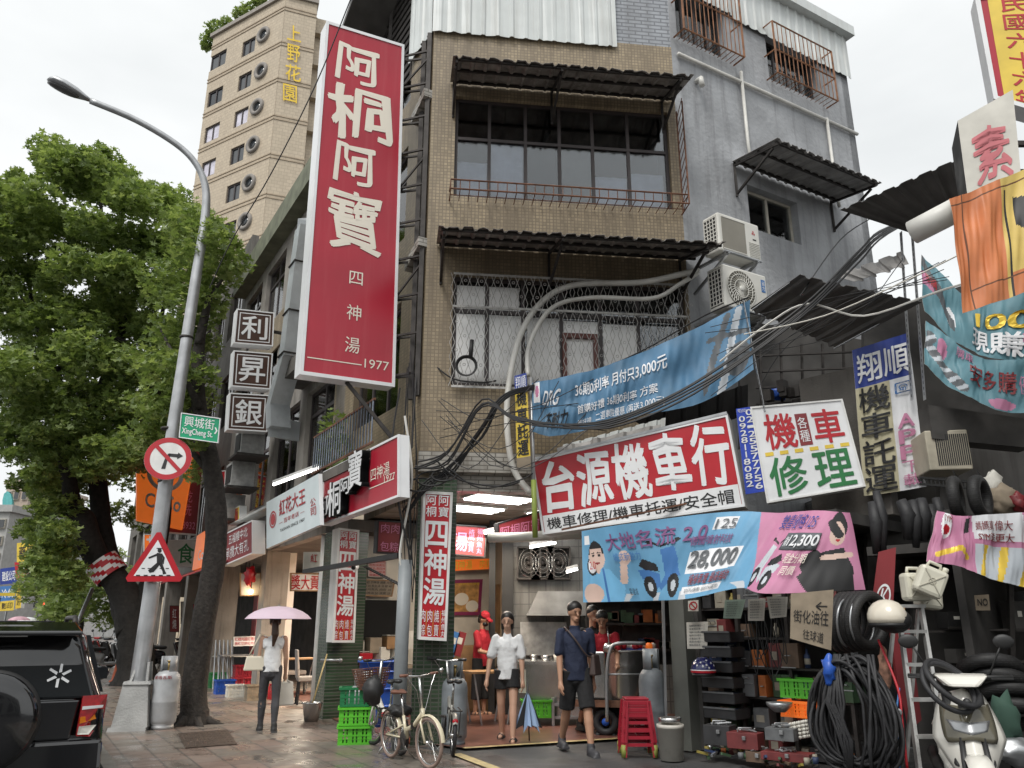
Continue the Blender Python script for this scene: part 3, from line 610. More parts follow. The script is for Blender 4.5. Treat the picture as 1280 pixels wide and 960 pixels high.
for h in hs: mb.pbox(TL, h[0], h[1], h[2], h[3], -.4, -.38)
S = sorted(hs, key=lambda h: h[0])
def subwall(mb, pl, s0, s1, z0, z1, hs, th):
    S = sorted({s0, s1} | {x for h in hs for x in h[:2]})
    for a, b in zip(S, S[1:]):
        if b-a < 1e-4: continue
        iv = sorted((h[2], h[3]) for h in hs if h[0]-1e-6 < (a+b)/2 < h[1]+1e-6); z = z0
        for c, d in iv:
            if c > z: mb.pbox(pl, a, b, z, c, -th, 0)
            z = max(z, d)
        if z < z1: mb.pbox(pl, a, b, z, z1, -th, 0)
subwall(mb, TL, sl0, 0, 0, zt, hs, .38); mb.build('wall', None, tb)
mb = MB(M['tow2']); mb.pbox(TR, 0.02, sr1, 0, zt, -9, 0); mb.pbox(TR, sr1, sr1+9, 0, zt-.6, -9, -1.2)
for k in range(14): mb.pbox(TR, sr1, sr1+1.0, zt-2.2-k*3.05, zt-.8-k*3.05, -1.2, -.6)
mb.build('wall', None, tb)
mb = MB(pm('tower_band', (.40, .32, .23), .6))
for k in range(13):
    z = (hs[4][2]+hs[4][3])/2-1.6-(k-1)*((hs[4][3]-hs[8][3])/4)
    for dz in (0, .3): mb.pbox(TL, sl0-.03, .05, z+dz, z+dz+.1, 0, .05); mb.pbox(TR, .05, sr1+.03, z+dz, z+dz+.1, 0, .05)
mb.build('band', None, tb)
mb = MB(pm('tower_cap', (.30, .27, .24), .7)); mb.pbox(TL, sl0-.2, .1, zt, zt+.35, -8, .2); mb.pbox(TR, .1, sr1+.1, zt, zt+.35, -8.5, .2); mb.build('coping', None, tb)
for h in hs:
    mb = MB(M['ofr']); a, b, c, d = h
    for q in ((a, a+.12, c, d), (b-.12, b, c, d), ((a+b)/2-.06, (a+b)/2+.06, c, d), (a+.12, b-.12, c, c+.12), (a+.12, b-.12, d-.12, d)): mb.pbox(TL, *q, -.25, -.1)
    w = mb.build('window', None, tb); g = MB(R.choice((M['glassb'], M['glass'], M['curt'], M['glassb']))); g.pbox(TL, a, b, c, d, -.2, -.17); g.build('pane', None, w)
for (u, v) in ((330, 44), (327, 89), (322, 134), (317, 181), (312, 229), (307, 277), (303, 325)):
    a, z = TL.sz(u, v); mb = MB(pm('stone_ring', (.24, .22, .20), .7)); Mx = Matrix.Rotation(TL.yaw, 3, 'Z')@Matrix.Rotation(PI/2, 3, 'X')
    mb.lathe([(.42, -.15), (.42, .14), (.5, .2), (.68, .2), (.72, .14), (.72, -.15)], TL.p(a, z, .0), 22, Mx, cap=False); w = mb.build('round_window', None, tb)
    g = MB(M['glass']); g.lathe([(.44, 0), (.44, .03)], TL.p(a, z, .02), 20, Mx); g.build('pane', None, w)
mb = MB(M['gold'])
for ch, bx in zip('上野花園', ((359, 30, 376, 49), (359, 54, 375, 75), (357, 79, 376, 99), (354, 104, 371, 125))):
    def fn(u, v, bx=bx): return TR.at(bx[0]+(bx[2]-bx[0])*u, bx[1]+(bx[3]-bx[1])*v+4*u, .12)
    mb.text(ch, fn, (0, 0, 1, 1), .02)
mb.build('lettering', None, tb)
mb = MB()
for u, v, r in ((262, 48, .8), (270, 36, .9), (283, 30, .7), (300, 18, .7), (312, 12, .8), (325, 3, .6), (258, 58, .5)): leafs(mb, TL.at(u, v, -.3), (r*1.1, r, r*.7), 140, .35, M['lf'])
tag(mb.build('roof_shrubs'), 'green shrubs growing along the roof edge of the beige apartment tower', 'roof plants', None, 'stuff')
T1 = PL(atY(470, 30, 60), 62.); bb = thing('apartment_tower', 'beige tower top peeping out between the tall red signboard and the lean-to roof', 'building', (T1.o.x, T1.o.y, 0))
mb = MB(M['tow2']); q = T1.sz(454, 42)[0]; z1 = T1.sz(458, 12)[1]; mb.pbox(T1, q, 6, 0, z1, -6, 0); mb.build('wall', None, bb)
mb = MB(M['conc']); mb.pbox(T1, q-.2, 6, z1, z1+.5, -6, .2); mb.build('coping', None, bb)
mb = MB(M['galv']); 
for x in (1.0, 1.6): mb.tube([T1.p(q+x, z1+.4, 0), T1.p(q+x, z1+2.0, 0), T1.p(q+x, z1+2.2, -.5)], .04, 5)
for k in range(5): mb.bar(T1.p(q+1, z1+.6+k*.3, 0), T1.p(q+1.6, z1+.6+k*.3, 0), .04)
mb.build('ladder', None, bb)
# ---------------------------------------------------------------- signs
def sign(name, label, cat, pl, quad, face, frame, texts, th=.15, fr=.035, group=None, side=None, extra=None, rnd=False):
    P = [pl.at(u, v) for u, v in quad]; n = pl.n
    def fn(u, v, o=0.): return (P[0]*(1-u)+P[1]*u)*(1-v)+(P[3]*(1-u)+P[2]*u)*v+n*o
    t = thing(name, label, cat, (P[2]+P[3])/2-n*th/2, group)
    mb = MB(face); mb.add([fn(0, 1), fn(1, 1), fn(1, 0), fn(0, 0)]+[fn(u, v, -th) for u, v in ((0, 1), (1, 1), (1, 0), (0, 0))], [(0, 1, 2, 3)])
    mb.use(side or frame); k = len(mb.v)-8; mb.add([], [])
    for f in ((7, 6, 5, 4), (4, 5, 1, 0), (5, 6, 2, 1), (6, 7, 3, 2), (7, 4, 0, 3)): mb.f.append([i+k for i in f]); mb.mi.append(mb.c); mb.sm.append(False)
    mb.build('panel', None, t)
    if fr:
        mb = MB(frame); w = (P[1]-P[0]).length; h = (P[3]-P[0]).length; a = fr/w; b = fr/h; o = .014
        for u0, v0, u1, v1 in ((-.002, -.002, 1.002, b), (-.002, 1-b, 1.002, 1.002), (-.002, b, a, 1-b), (1-a, b, 1.002, 1-b)):
            mb.hexa([fn(u0, v1, -.01), fn(u1, v1, -.01), fn(u1, v1, o), fn(u0, v1, o), fn(u0, v0, -.01), fn(u1, v0, -.01), fn(u1, v0, o), fn(u0, v0, o)])
        mb.build('frame', None, t)
    by = {}
    for tx in texts:
        st, box, m = tx[:3]; kw = tx[3] if len(tx) > 3 else {}
        mb = by.setdefault(m, MB(M[m]))
        if st is None: # a plain bar
            u0, v0, u1, v1 = box; mb.add([fn(u0, v1, .004), fn(u1, v1, .004), fn(u1, v0, .004), fn(u0, v0, .004)], [(0, 1, 2, 3)])
        elif callable(st): st(mb, lambda u, v: fn(u, v, .005))
        else: mb.text(st, lambda u, v: fn(u, v, .006), box, **kw)
    for m, mb in by.items(): mb.build('lettering', None, t)
    if extra: extra(t, fn)
    return t
def ring(mb, fn, c, r0, r1, asp=1., n=28, a0=0., a1=2*PI):
    vs = []; 
    for k in range(n+1):
        a = a0+(a1-a0)*k/n
        for r in (r0, r1): vs.append(fn(c[0]+r*math.cos(a), c[1]+r*asp*math.sin(a)))
    mb.add(vs, [(2*k, 2*k+1, 2*k+3, 2*k+2) for k in range(n)])
V3 = dict(vert=True)
# the tall red signboard on the avenue corner
SB = PL(F1.p(-.36, 0, .32), A3)
def ladder(t, fn):
    mb = MB(M['iron'])
    for k in range(10):
        v = .03+.94*k/9; a = fn(1, v, -.06); b = F1.p(-.06, a.z, .04); mb.bar(a, b, .03, .03); b2 = F1.p(-.28, a.z, .04)
        mb.bar(fn(1, v, -.2), b2, .03); 
        if k % 3 == 1: mb.bar(a, F1.p(-.06, a.z+.5, .04), .025)
    z0, z1 = fn(1, .98).z-.3, fn(1, 0).z+.15
    for s in (-.06, -.28): mb.bar(F1.p(s, z0, .05), F1.p(s, z1, .05), .07)
    mb.bar(fn(.5, 1, -.1), F1.p(-.2, z0-.9, .05), .05)
    mb.build('bracket', None, t)
def bigline(mb, f): mb.add([f(.08, .9), f(.60, .9), f(.60, .8975), f(.08, .8975)], [(0, 1, 2, 3)])
sign('signboard', 'tall red vertical signboard with large cream brush characters and the year 1977', 'sign', SB, [(408, 27), (505, 57), (493, 483), (375, 467)], M['red'], M['whiteclean'],
     [('阿', (.19, .055, .70, .165), 'cream', dict(bold=.04, brush=1)), ('桐', (.10, .18, .86, .335), 'cream', dict(bold=.045, brush=1)), ('阿', (.24, .36, .70, .47), 'cream', dict(bold=.04, brush=1)), ('寶', (.18, .49, .78, .66), 'cream', dict(bold=.035, brush=.8)),
      ('四', (.45, .715, .60, .75), 'cream', dict(bold=0)), ('神', (.44, .805, .60, .845), 'cream', dict(bold=0)), ('湯', (.44, .90-.01, .60, .93), 'cream', dict(bold=0)),
      (lambda mb, f: mb.add([f(.06, .9585), f(.63, .9585), f(.63, .956), f(.06, .956)], [(0, 1, 2, 3)]), None, 'cream'), ('1977', (.66, .94, .93, .963), 'cream', dict(bold=0.005))], .28, .04, extra=ladder)
# three brown box signs
for ch, q, w in (('利', [(296, 386), (343, 391), (341, 433), (292, 429)], 'topmost'), ('昇', [(292, 438), (341, 442), (338, 487), (289, 483)], 'middle'), ('銀', [(287, 491), (337, 494), (334, 540), (284, 537)], 'lowest')):
    pl = PL(F1.at(341, 460, .35), A3)
    def edge(mb, f):
        for a, b, c, d in ((.09, .09, .91, .115), (.09, .885, .91, .91), (.09, .115, .115, .885), (.885, .115, .91, .885)): mb.add([f(a, d), f(c, d), f(c, b), f(a, b)], [(0, 1, 2, 3)])
    M.setdefault('brown', pm('sign_brown', (.075, .04, .03), .3, var=.15))
    def arm(t, fn): mb = MB(M['iron']); a = fn(1, .5, -.15); mb.bar(a, a+SB.d*.9, .06); mb.build('bracket', None, t)
    sign('box_sign', f'{w} of three square brown box signs with one silver character', 'sign', pl, q, M['brown'], M['whiteclean'], [(ch, (.17, .17, .83, .83), 'whiteclean', dict(bold=.03)), (edge, None, 'whiteclean')], .3, .025, 'square brown box signs stacked on the avenue front', extra=arm)
# avenue signs farther on
pl = PL(F1.at(243, 600, .4), A3)
def coring(mb, f): ring(mb, f, (.52, .36), .26, .34, .62); 
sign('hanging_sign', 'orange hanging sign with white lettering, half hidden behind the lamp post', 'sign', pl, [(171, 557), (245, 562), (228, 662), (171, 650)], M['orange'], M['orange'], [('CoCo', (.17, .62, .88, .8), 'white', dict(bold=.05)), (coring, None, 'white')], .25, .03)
pl = PL(F1.at(250, 620, .15), A3)
sign('hanging_sign', 'maroon hanging sign with a phone number, behind the orange hanging sign', 'sign', pl, [(205, 556), (256, 560), (246, 669), (198, 665)], M['maroon'], M['white'], [('2557-8932', (.2, .86, .93, .94), 'pink', {}), ('乾洗', (.6, .5, .8, .8), 'pink', V3)], .2, .03)
pl = PL(F1.at(248, 690, .1), A3)
sign('box_sign', 'grey white box sign with one dark green character', 'sign', pl, [(207, 675), (249, 674), (247, 709), (205, 707)], M['paper'], M['white'], [('食', (.38, .15, .86, .88), 'gletter', dict(bold=.03))], .25, .02)
pl = F1.off(.6)
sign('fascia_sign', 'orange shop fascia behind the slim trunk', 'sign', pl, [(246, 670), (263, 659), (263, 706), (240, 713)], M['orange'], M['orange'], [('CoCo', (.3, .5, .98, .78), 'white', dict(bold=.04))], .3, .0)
sign('fascia_sign', 'maroon shop fascia with two lines of small pink white characters', 'sign', pl, [(280, 668), (316, 650), (316, 692), (279, 708)], M['maroon'], M['whiteclean'], [('五福樓中北', (.2, .12, .85, .42), 'whiteclean', {}), ('承攬大有孔', (.1, .5, .88, .85), 'whiteclean', {})], .25, .03)
# white-pillared shop
M['ice'] = pm('pale_banner', (.66, .74, .76), .4, var=.05)
pl = F1.off(.85)
def badge(mb, f): ring(mb, f, (.15, .45), .0, .05, 2.4); ring(mb, f, (.15, .45), .06, .075, 2.4)
sign('fascia_banner', 'pale blue white shop banner with red brush characters over the white pillars', 'banner', pl, [(333, 628), (398, 592), (400, 656), (333, 686)], M['ice'], M['whiteclean'],
     [('紅花大王', (.29, .13, .78, .46), 'red2', dict(bold=.02)), ('— 百年老店 —', (.28, .54, .76, .64), 'red2', {}), ('TAIWAN SINCE 1907', (.3, .73, .76, .79), 'ink', {}), ('公司', (.86, .42, .95, .78), 'red2', V3), (badge, None, 'red2')], .06, .0)
wp = MB(pm('pillar_white', (.74, .72, .68), .35, var=.05)); pp = PL(gnd(333, 872), A3); wdt = pp.sz(363, 800)[0]
wp.pbox(pp, 0, wdt, 0, pp.sz(345, 668)[1]+.4, -.45, 0); t = thing('white_pillar', 'broad white clad pillar with red characters beside the woman with the umbrella', 'pillar', pp.p(0, 0)); wp.build('shaft', None, t)
mb = MB(M['red2']); fn = lambda u, v: pp.at(349+9*u, 726+50*v, .006)
mb.text('紅花大', fn, (0, .2, 1, 1), .02, True); c = pp.at(349+4, 731, .006)
mb.add([pp.at(353+4*a, 731+5*b, .006) for a, b in ((0, 1), (1, 0), (0, -1), (-1, 0))], [(0, 1, 2, 3)]); mb.build('lettering', None, t)
pq = PL(gnd(394, 902), A3); mb = MB(M['white']); mb.tube([gnd(393, 893), gnd(393, 893)+V((-.0, 0, 3.1))], .085, 10); mb.tube([gnd(401, 897), gnd(401, 897)+V((0, 0, 3.3))], .045, 8)
tag(mb.build('white_post'), 'slim white post and drainpipe at the corner of the green tiled column', 'post')
# the corner shop fascia with raised black-edged characters
pl = F1.off(.6)
def raised(t, fn):
    a = MB(M['ink']); b = MB(M['whiteclean'])
    for ch, bx in (('阿', (.07, .56, .22, .90)), ('桐', (.21, .36, .40, .96)), ('阿', (.39, .38, .53, .68)), ('寶', (.50, .0, .68, .64))):
        for k in range(6): a.text(ch, lambda u, v, k=k: fn(u, v, .02+.02*k), bx, .06)
        b.text(ch, lambda u, v: fn(u, v, .135), bx, .03)
    a.build('letter_block', None, t); b.build('lettering', None, t)
def red_fascia_line(mb, f): mb.add([f(.66, .69), f(.95, .69), f(.95, .675), f(.66, .675)], [(0, 1, 2, 3)])
sign('fascia_sign', 'red shop fascia with raised black and white characters over the corner shop', 'sign', pl, [(405, 590), (499, 543), (499, 621), (403, 657)], M['red'], M['whiteclean'],
     [('四神湯', (.68, .36, .90, .58), 'cream', dict(bold=0)), ('1977', (.84, .58, .96, .68), 'cream', dict(bold=0)), (red_fascia_line, None, 'cream')], .14, .03, extra=raised)
# two vertical red soup signs
VT = [('阿桐', (.12, .02, .46, .18), 'whiteclean', dict(vert=True, bold=.02)), ('阿寶', (.54, .02, .88, .18), 'whiteclean', dict(vert=True, bold=.02)), ('四神湯', (.13, .2, .87, .78), 'whiteclean', dict(vert=True, bold=.045, gap=.05))] + \
     [(a, (x, .805, x+.17, .885), 'whiteclean', dict(bold=.01)) for a, x in (('肉', .05), ('肉', .29), ('燒', .53))] + [(a, (x, .90, x+.17, .975), 'whiteclean', dict(bold=.01)) for a, x in (('粽', .05), ('包', .29), ('賣', .53))] + [('福州魚丸', (.78, .80, .95, .98), 'whiteclean', dict(vert=True, bold=.01))] + [(None, (x, .81, x+.012, .97), 'gold') for x in (.25, .49, .745)]
sign('vertical_sign', 'white edged red vertical soup sign on the first green column, its top under the fascia', 'sign', PL(gnd(403, 900)+F1.n*.1+F1.d*.28, A3), [(423, 660), (449, 663), (443, 803), (415, 803)], M['red2'], M['white'], VT, .3, .035, 'red vertical soup signs', side=M['white'])
sign('vertical_sign', 'taller red vertical soup sign hung on the corner column above the bicycles', 'sign', PL(F2.p(.1, 0, .3), 80), [(529, 614), (566, 616), (558, 801), (523, 799)], M['red2'], M['white'], VT, .3, .035, 'red vertical soup signs', side=M['white'])
sign('hanging_sign', 'small maroon sign with four characters hanging between the two soup signs', 'sign', PL(F1.p(-1.2, 0, -1.5), A3), [(472, 650), (503, 652), (500, 693), (470, 691)], M['maroon'], M['ink'], [('肉肉', (.15, .1, .9, .38), 'pink', {}), ('包粽', (.15, .65, .9, .93), 'pink', {})], .12, .02)
sign('hanging_sign', 'dark red soup sign hanging inside the shop, right of the corner column', 'sign', PL(F2.p(.6, 0, -2.2), A3), [(562, 655), (608, 658), (606, 697), (560, 693)], M['maroon'], M['ink'], [('湯', (.08, .25, .5, .85), 'pink', dict(bold=.03)), ('燒賣', (.52, .1, .68, .9), 'pink', V3), ('福州魚丸', (.75, .08, .9, .92), 'pink', V3)], .12, .02)
sign('hanging_sign', 'dark red sign with characters hanging behind the white pipe over the kitchen front', 'sign', PL(F2.p(1.6, 0, -1.6), A3), [(622, 654), (676, 638), (676, 672), (622, 678)], M['maroon'], M['ink'], [('阿桐阿寶', (.06, .25, .96, .8), 'pink', {})], .12, .02)
sign('menu_board', 'yellowish wooden menu board hanging inside the shop', 'menu board', GB.off(.1), [(452, 724), (494, 725), (490, 746), (451, 745)], M['card'], M['wood'], [(s, (.08, .1+i*.21, .92, .25+i*.21), 'ink', {}) for i, s in enumerate(('肉粽 四神湯 燒賣 肉包', '湯 35 魚丸湯 30 粽 40', '福州魚丸 肉包 20', '四神湯 50 燒賣 25'))], .04, .02)
sign('notice', 'pink printed price notice above the wooden menu board', 'notice', GB.off(.08), [(460, 699), (483, 700), (483, 722), (460, 721)], pm('pink_paper', (.6, .38, .36), .7), M['paper'], [(s, (.08, .06+i*.19, .92, .2+i*.19), 'red2', {}) for i, s in enumerate(('四神湯粽肉', '肉粽燒賣包', '魚丸湯四神', '包賣肉粽湯', '燒賣肉包湯'))], .02, .01)
M['fo'] = pm('food_print', (.55, .30, .10), .5, var=.5, scale=9)
def poster(mb, f): ring(mb, f, (.38, .55), 0, .22, .8); ring(mb, f, (.72, .75), 0, .2, .8)
sign('poster', 'framed food poster with pictures of dumplings on the white back wall', 'poster', GB.off(.05), [(562, 725), (603, 724), (600, 769), (561, 769)], M['fo'], pm('purple', (.25, .03, .10), .5), [('肉粽肉包燒賣', (.3, .08, .92, .16), 'yellow', {}), (poster, None, 'cream')], .04, .06)
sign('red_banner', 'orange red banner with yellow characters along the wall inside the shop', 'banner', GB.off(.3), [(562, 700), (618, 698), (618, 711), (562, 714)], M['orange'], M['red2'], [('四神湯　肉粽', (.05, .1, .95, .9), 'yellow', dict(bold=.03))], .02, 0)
pl = PL(F1.p(-5.2, 0, -2.2), A3)
sign('shop_board', 'white interior board with large red characters in the white pillared shop', 'sign', pl, [(363, 716), (400, 717), (399, 739), (363, 739)], M['whiteclean'], M['wood'], [('獎大貢', (.03, .12, .97, .9), 'red2', dict(bold=.03))], .05, .02)
sign('notice', 'cream hanging notice with one red character under the pale banner', 'notice', PL(F1.p(-4.3, 0, -.6), A3), [(380, 690), (401, 690), (400, 716), (379, 716)], M['paper'], M['paper'], [('紅', (.4, .1, .8, .5), 'red2', {}), ('SINCE 1907', (.4, .82, .95, .88), 'ink', {})], .03, 0)
sign('shop_board', 'small white board with a red flower mark deep in the shop beside the umbrella', 'sign', PL(F1.p(-8.4, 0, -1.6), A3), [(300, 716), (326, 716), (326, 745), (300, 745)], M['paper'], M['wood'], [('十', (.3, .2, .7, .6), 'red2', dict(bold=.09))], .04, .02)
# yellow moving-service strip on the pole
def slat(t, fn): mb = MB(M['card']); mb.add([fn(0, 1, .002), fn(1, 1, .002), fn(1, 1.12, .002), fn(0, 1.12, .002)], [(0, 3, 2, 1)]); mb.build('torn_end', None, t)
sign('strip_sign', 'narrow yellow vertical strip sign with a dark blue heading on the slim pole', 'sign', PL(atY(660, 520, 10.4), 95), [(643, 470), (658, 466), (663, 570), (646, 573)], M['yellow'], M['yellow'],
     [(None, (0, 0, 1, .19), 'dkblue'), ('翔順', (.08, .02, .92, .17), 'whiteclean', {}), ('機車託運', (.12, .2, .9, .99), 'ink', dict(vert=True, bold=.04))], .01, 0, extra=slat)
# the big red and white motorcycle shop sign
PM = PL(atY(925, 575, 9.7), 114)
def topledge(t, fn):
    mb = MB(M['galv']); mb.hexa([fn(0, 0, -.2), fn(1, 0, -.2), fn(1, 0, .02), fn(0, 0, .02), fn(0, -.03, -.2), fn(1, -.03, -.2), fn(1, -.03, .02), fn(0, -.03, .02)]); mb.build('cover', None, t)
sign('shop_sign', 'large red and white motorcycle shop sign tilted upward, five white characters over a black line', 'sign', PM, [(665, 576), (909, 518), (931, 633), (679, 668)], M['red2'], M['whiteclean'],
     [(None, (.012, .76, .988, .985), 'whiteclean')] + [(c, (.035+.192*i, .07, .205+.192*i, .72), 'whiteclean', dict(bold=.055, brush=.5)) for i, c in enumerate('台源機車行')] + [('機車修理/機車托運/安全帽', (.03, .80, .96, .95), 'ink', dict(bold=.02))], .3, .025, side=pm('weathered_white', (.55, .54, .52), .6, dirt=.6, dcol=(.2, .18, .16)), extra=topledge)
sign('phone_sign', 'narrow blue phone number strip between the two motorcycle shop signs', 'sign', PL(atY(935, 560, 9.75), 105), [(920, 511), (941, 508), (957, 614), (932, 618)], pm('enamel_blue', (.02, .06, .45), .35), M['white'],
     [('02-25577756', (.54, .02, .9, .97), 'whiteclean', dict(vert=True, bold=.03, gap=.1)), ('0928118082', (.1, .09, .44, .93), 'whiteclean', dict(vert=True, bold=.03, gap=.1)), ('宅(02)', (.08, .01, .6, .06), 'whiteclean', {})], .06, 0)
def dashes(mb, f):
    for k in range(6): x = .07+k*.158; mb.add([f(x, .535), f(x+.09, .535), f(x+.09, .495), f(x, .495)], [(0, 1, 2, 3)])
sign('shop_sign', 'square white repair sign with red and green characters and a yellow dashed line', 'sign', PL(atY(1010, 565, 9.5), 112), [(938, 509), (1053, 499), (1082, 608), (959, 629)], M['whiteclean'], M['white'],
     [('機', (.11, .1, .44, .47), 'red2', dict(bold=.035)), ('車', (.63, .1, .93, .47), 'red2', dict(bold=.035)), (None, (.46, .12, .59, .47), 'maroon'), ('各種', (.475, .15, .575, .44), 'whiteclean', dict(vert=True)), (dashes, None, 'yellow'), ('修', (.08, .56, .46, .95), 'gletter', dict(bold=.035)), ('理', (.55, .56, .93, .95), 'gletter', dict(bold=.035))], .14, .02)
# ---------------------------------------------------------------- draped banners
def spl(pts, t):
    n = len(pts)-1; x = min(max(t*n, 0), n-1e-6); i = int(x); f = x-i
    p0, p1, p2, p3 = pts[max(i-1, 0)], pts[i], pts[i+1], pts[min(i+2, n)]
    return (p1*2+(p2-p0)*f+(p0*2-p1*5+p2*4-p3)*f*f+(p1*3-p0-p2*3+p3)*f*f*f)*.5
def banner(name, label, top, bot, Y, paint, texts=(), amp=.02, k=7, nu=150, nv=50, extra=None, cat='banner', group=None):
    yf = Y if callable(Y) else (lambda u, v: Y)
    T = [V(p+(0,)) for p in top]; B = [V(p+(0,)) for p in bot]; ph = R.random()*6
    def fn(u, v, o=0.):
        q = spl(T, u)*(1-v)+spl(B, u)*v; q = atY(q.x, q.y, yf(u, v))
        w = math.sin(u*k*6.28+ph+v*2.2)*.6+math.sin(u*k*2.3*6.28+ph*2-v*3.1)*.3+math.sin(v*9+u*11+ph)*.35+.16*math.sin(u*k*5.3*6.28+v*5+ph)*math.sin(v*7+u*9)
        e = 4*v*(1-v)*.6+.4
        return q+V((0, -1, 0))*(amp*w*e+o)
    mb = MB(); vs = [fn(i/nu, j/nv) for j in range(nv+1) for i in range(nu+1)]; K = len(vs); vs += [p+V((0, .004, 0)) for p in vs]; b = 0; w = nu+1
    mb.v = vs
    for j in range(nv):
        for i in range(nu):
            m = paint((i+.5)/nu, (j+.5)/nv)
            if m is None: continue
            mb.use(M[m] if isinstance(m, str) else m); a = j*w+i
            mb.f.append((a, a+w, a+w+1, a+1)); mb.mi.append(mb.c); mb.sm.append(True)
    mb.use(M['paper'])
    for j in range(nv):
        for i in range(nu): a = K+j*w+i; mb.f.append((a, a+1, a+w+1, a+w)); mb.mi.append(mb.c); mb.sm.append(True)
    P = fn(.5, 1); t = thing(name, label, cat, P, group); mb.build('cloth', None, t)
    by = {}
    for tx in texts:
        st, box, m = tx[:3]; kw = tx[3] if len(tx) > 3 else {}
        q = by.setdefault(m, MB(M[m])); lift = .014+.004*(list(by).index(m))
        if st is None:
            u0, v0, u1, v1 = box
            q.sheet(lambda u, v: fn(u0+(u1-u0)*u, v0+(v1-v0)*v, lift-.008), 20, 5, .002)
        else: q.text(st, lambda u, v: fn(u, v, lift), box, **kw)
    for m, q in by.items(): q.build('print', None, t)
    if extra: extra(t, fn)
    return t
def ell(u, v, c, r): return ((u-c[0])/r[0])**2+((v-c[1])/r[1])**2 < 1
def pip(u, v, P):
    c = False; j = len(P)-1
    for i in range(len(P)):
        if (P[i][1] > v) != (P[j][1] > v) and u < (P[j][0]-P[i][0])*(v-P[i][1])/(P[j][1]-P[i][1])+P[i][0]: c = not c
        j = i
    return c
def seg(u, v, a, b, w):
    dx, dy = b[0]-a[0], b[1]-a[1]; t = max(0, min(1, ((u-a[0])*dx+(v-a[1])*dy)/(dx*dx+dy*dy))); return (u-a[0]-dx*t)**2+(v-a[1]-dy*t)**2 < w*w
M['pgrey'] = pm('print_grey', (.10, .11, .12), .5); M['plg'] = pm('print_pale', (.50, .54, .58), .5); M['ppink'] = pm('print_pink', (.52, .21, .34), .55, var=.12); M['psky'] = pm('print_sky', (.13, .33, .52), .5, var=.2, scale=2); M['pblue'] = pm('print_blue', (.05, .17, .42), .5)
M['pwhite'] = pm('print_white', (.75, .76, .78), .5); M['pskin'] = pm('print_skin', (.62, .45, .38), .5); M['pteal'] = pm('print_teal', (.11, .25, .30), .55, var=.2, dirt=.35, dcol=(.09, .10, .10)); M['fade'] = pm('faded_blue', (.075, .185, .31), .6, var=.2, dirt=.3, dcol=(.2, .26, .3)); M['ppur'] = pm('print_purple', (.22, .09, .22), .5)
def scooter_art(x, y, body):
    """x,y in the unit box of the scooter, y down; facing right"""
    if ell(x, y, (.24, .80), (.15, .19)): return 'plg' if ell(x, y, (.24, .80), (.06, .08)) else 'ink'
    if ell(x, y, (.82, .80), (.16, .2)): return 'plg' if ell(x, y, (.82, .80), (.07, .09)) else 'ink'
    if seg(x, y, (.56, .12), (.78, .06), .02) or seg(x, y, (.5, .10), (.40, .02), .018) or ell(x, y, (.38, .03), (.05, .035)) or ell(x, y, (.82, .04), (.05, .035)): return 'ink'
    if pip(x, y, [(.08, .42), (.2, .30), (.46, .42), (.5, .55), (.2, .5)]): return 'ink'
    if pip(x, y, [(.05, .5), (.2, .48), (.5, .58), (.5, .78), (.4, .84), (.3, .64), (.1, .66)]): return body
    if pip(x, y, [(.55, .18), (.78, .14), (.86, .34), (.92, .56), (.78, .6), (.70, .74), (.48, .88), (.46, .8), (.62, .62)]): return 'pblue' if x+y < 1.12 and body != 'plg' else body
    if pip(x, y, [(.64, .56), (.9, .52), (.98, .64), (.7, .66)]): return body
    return None
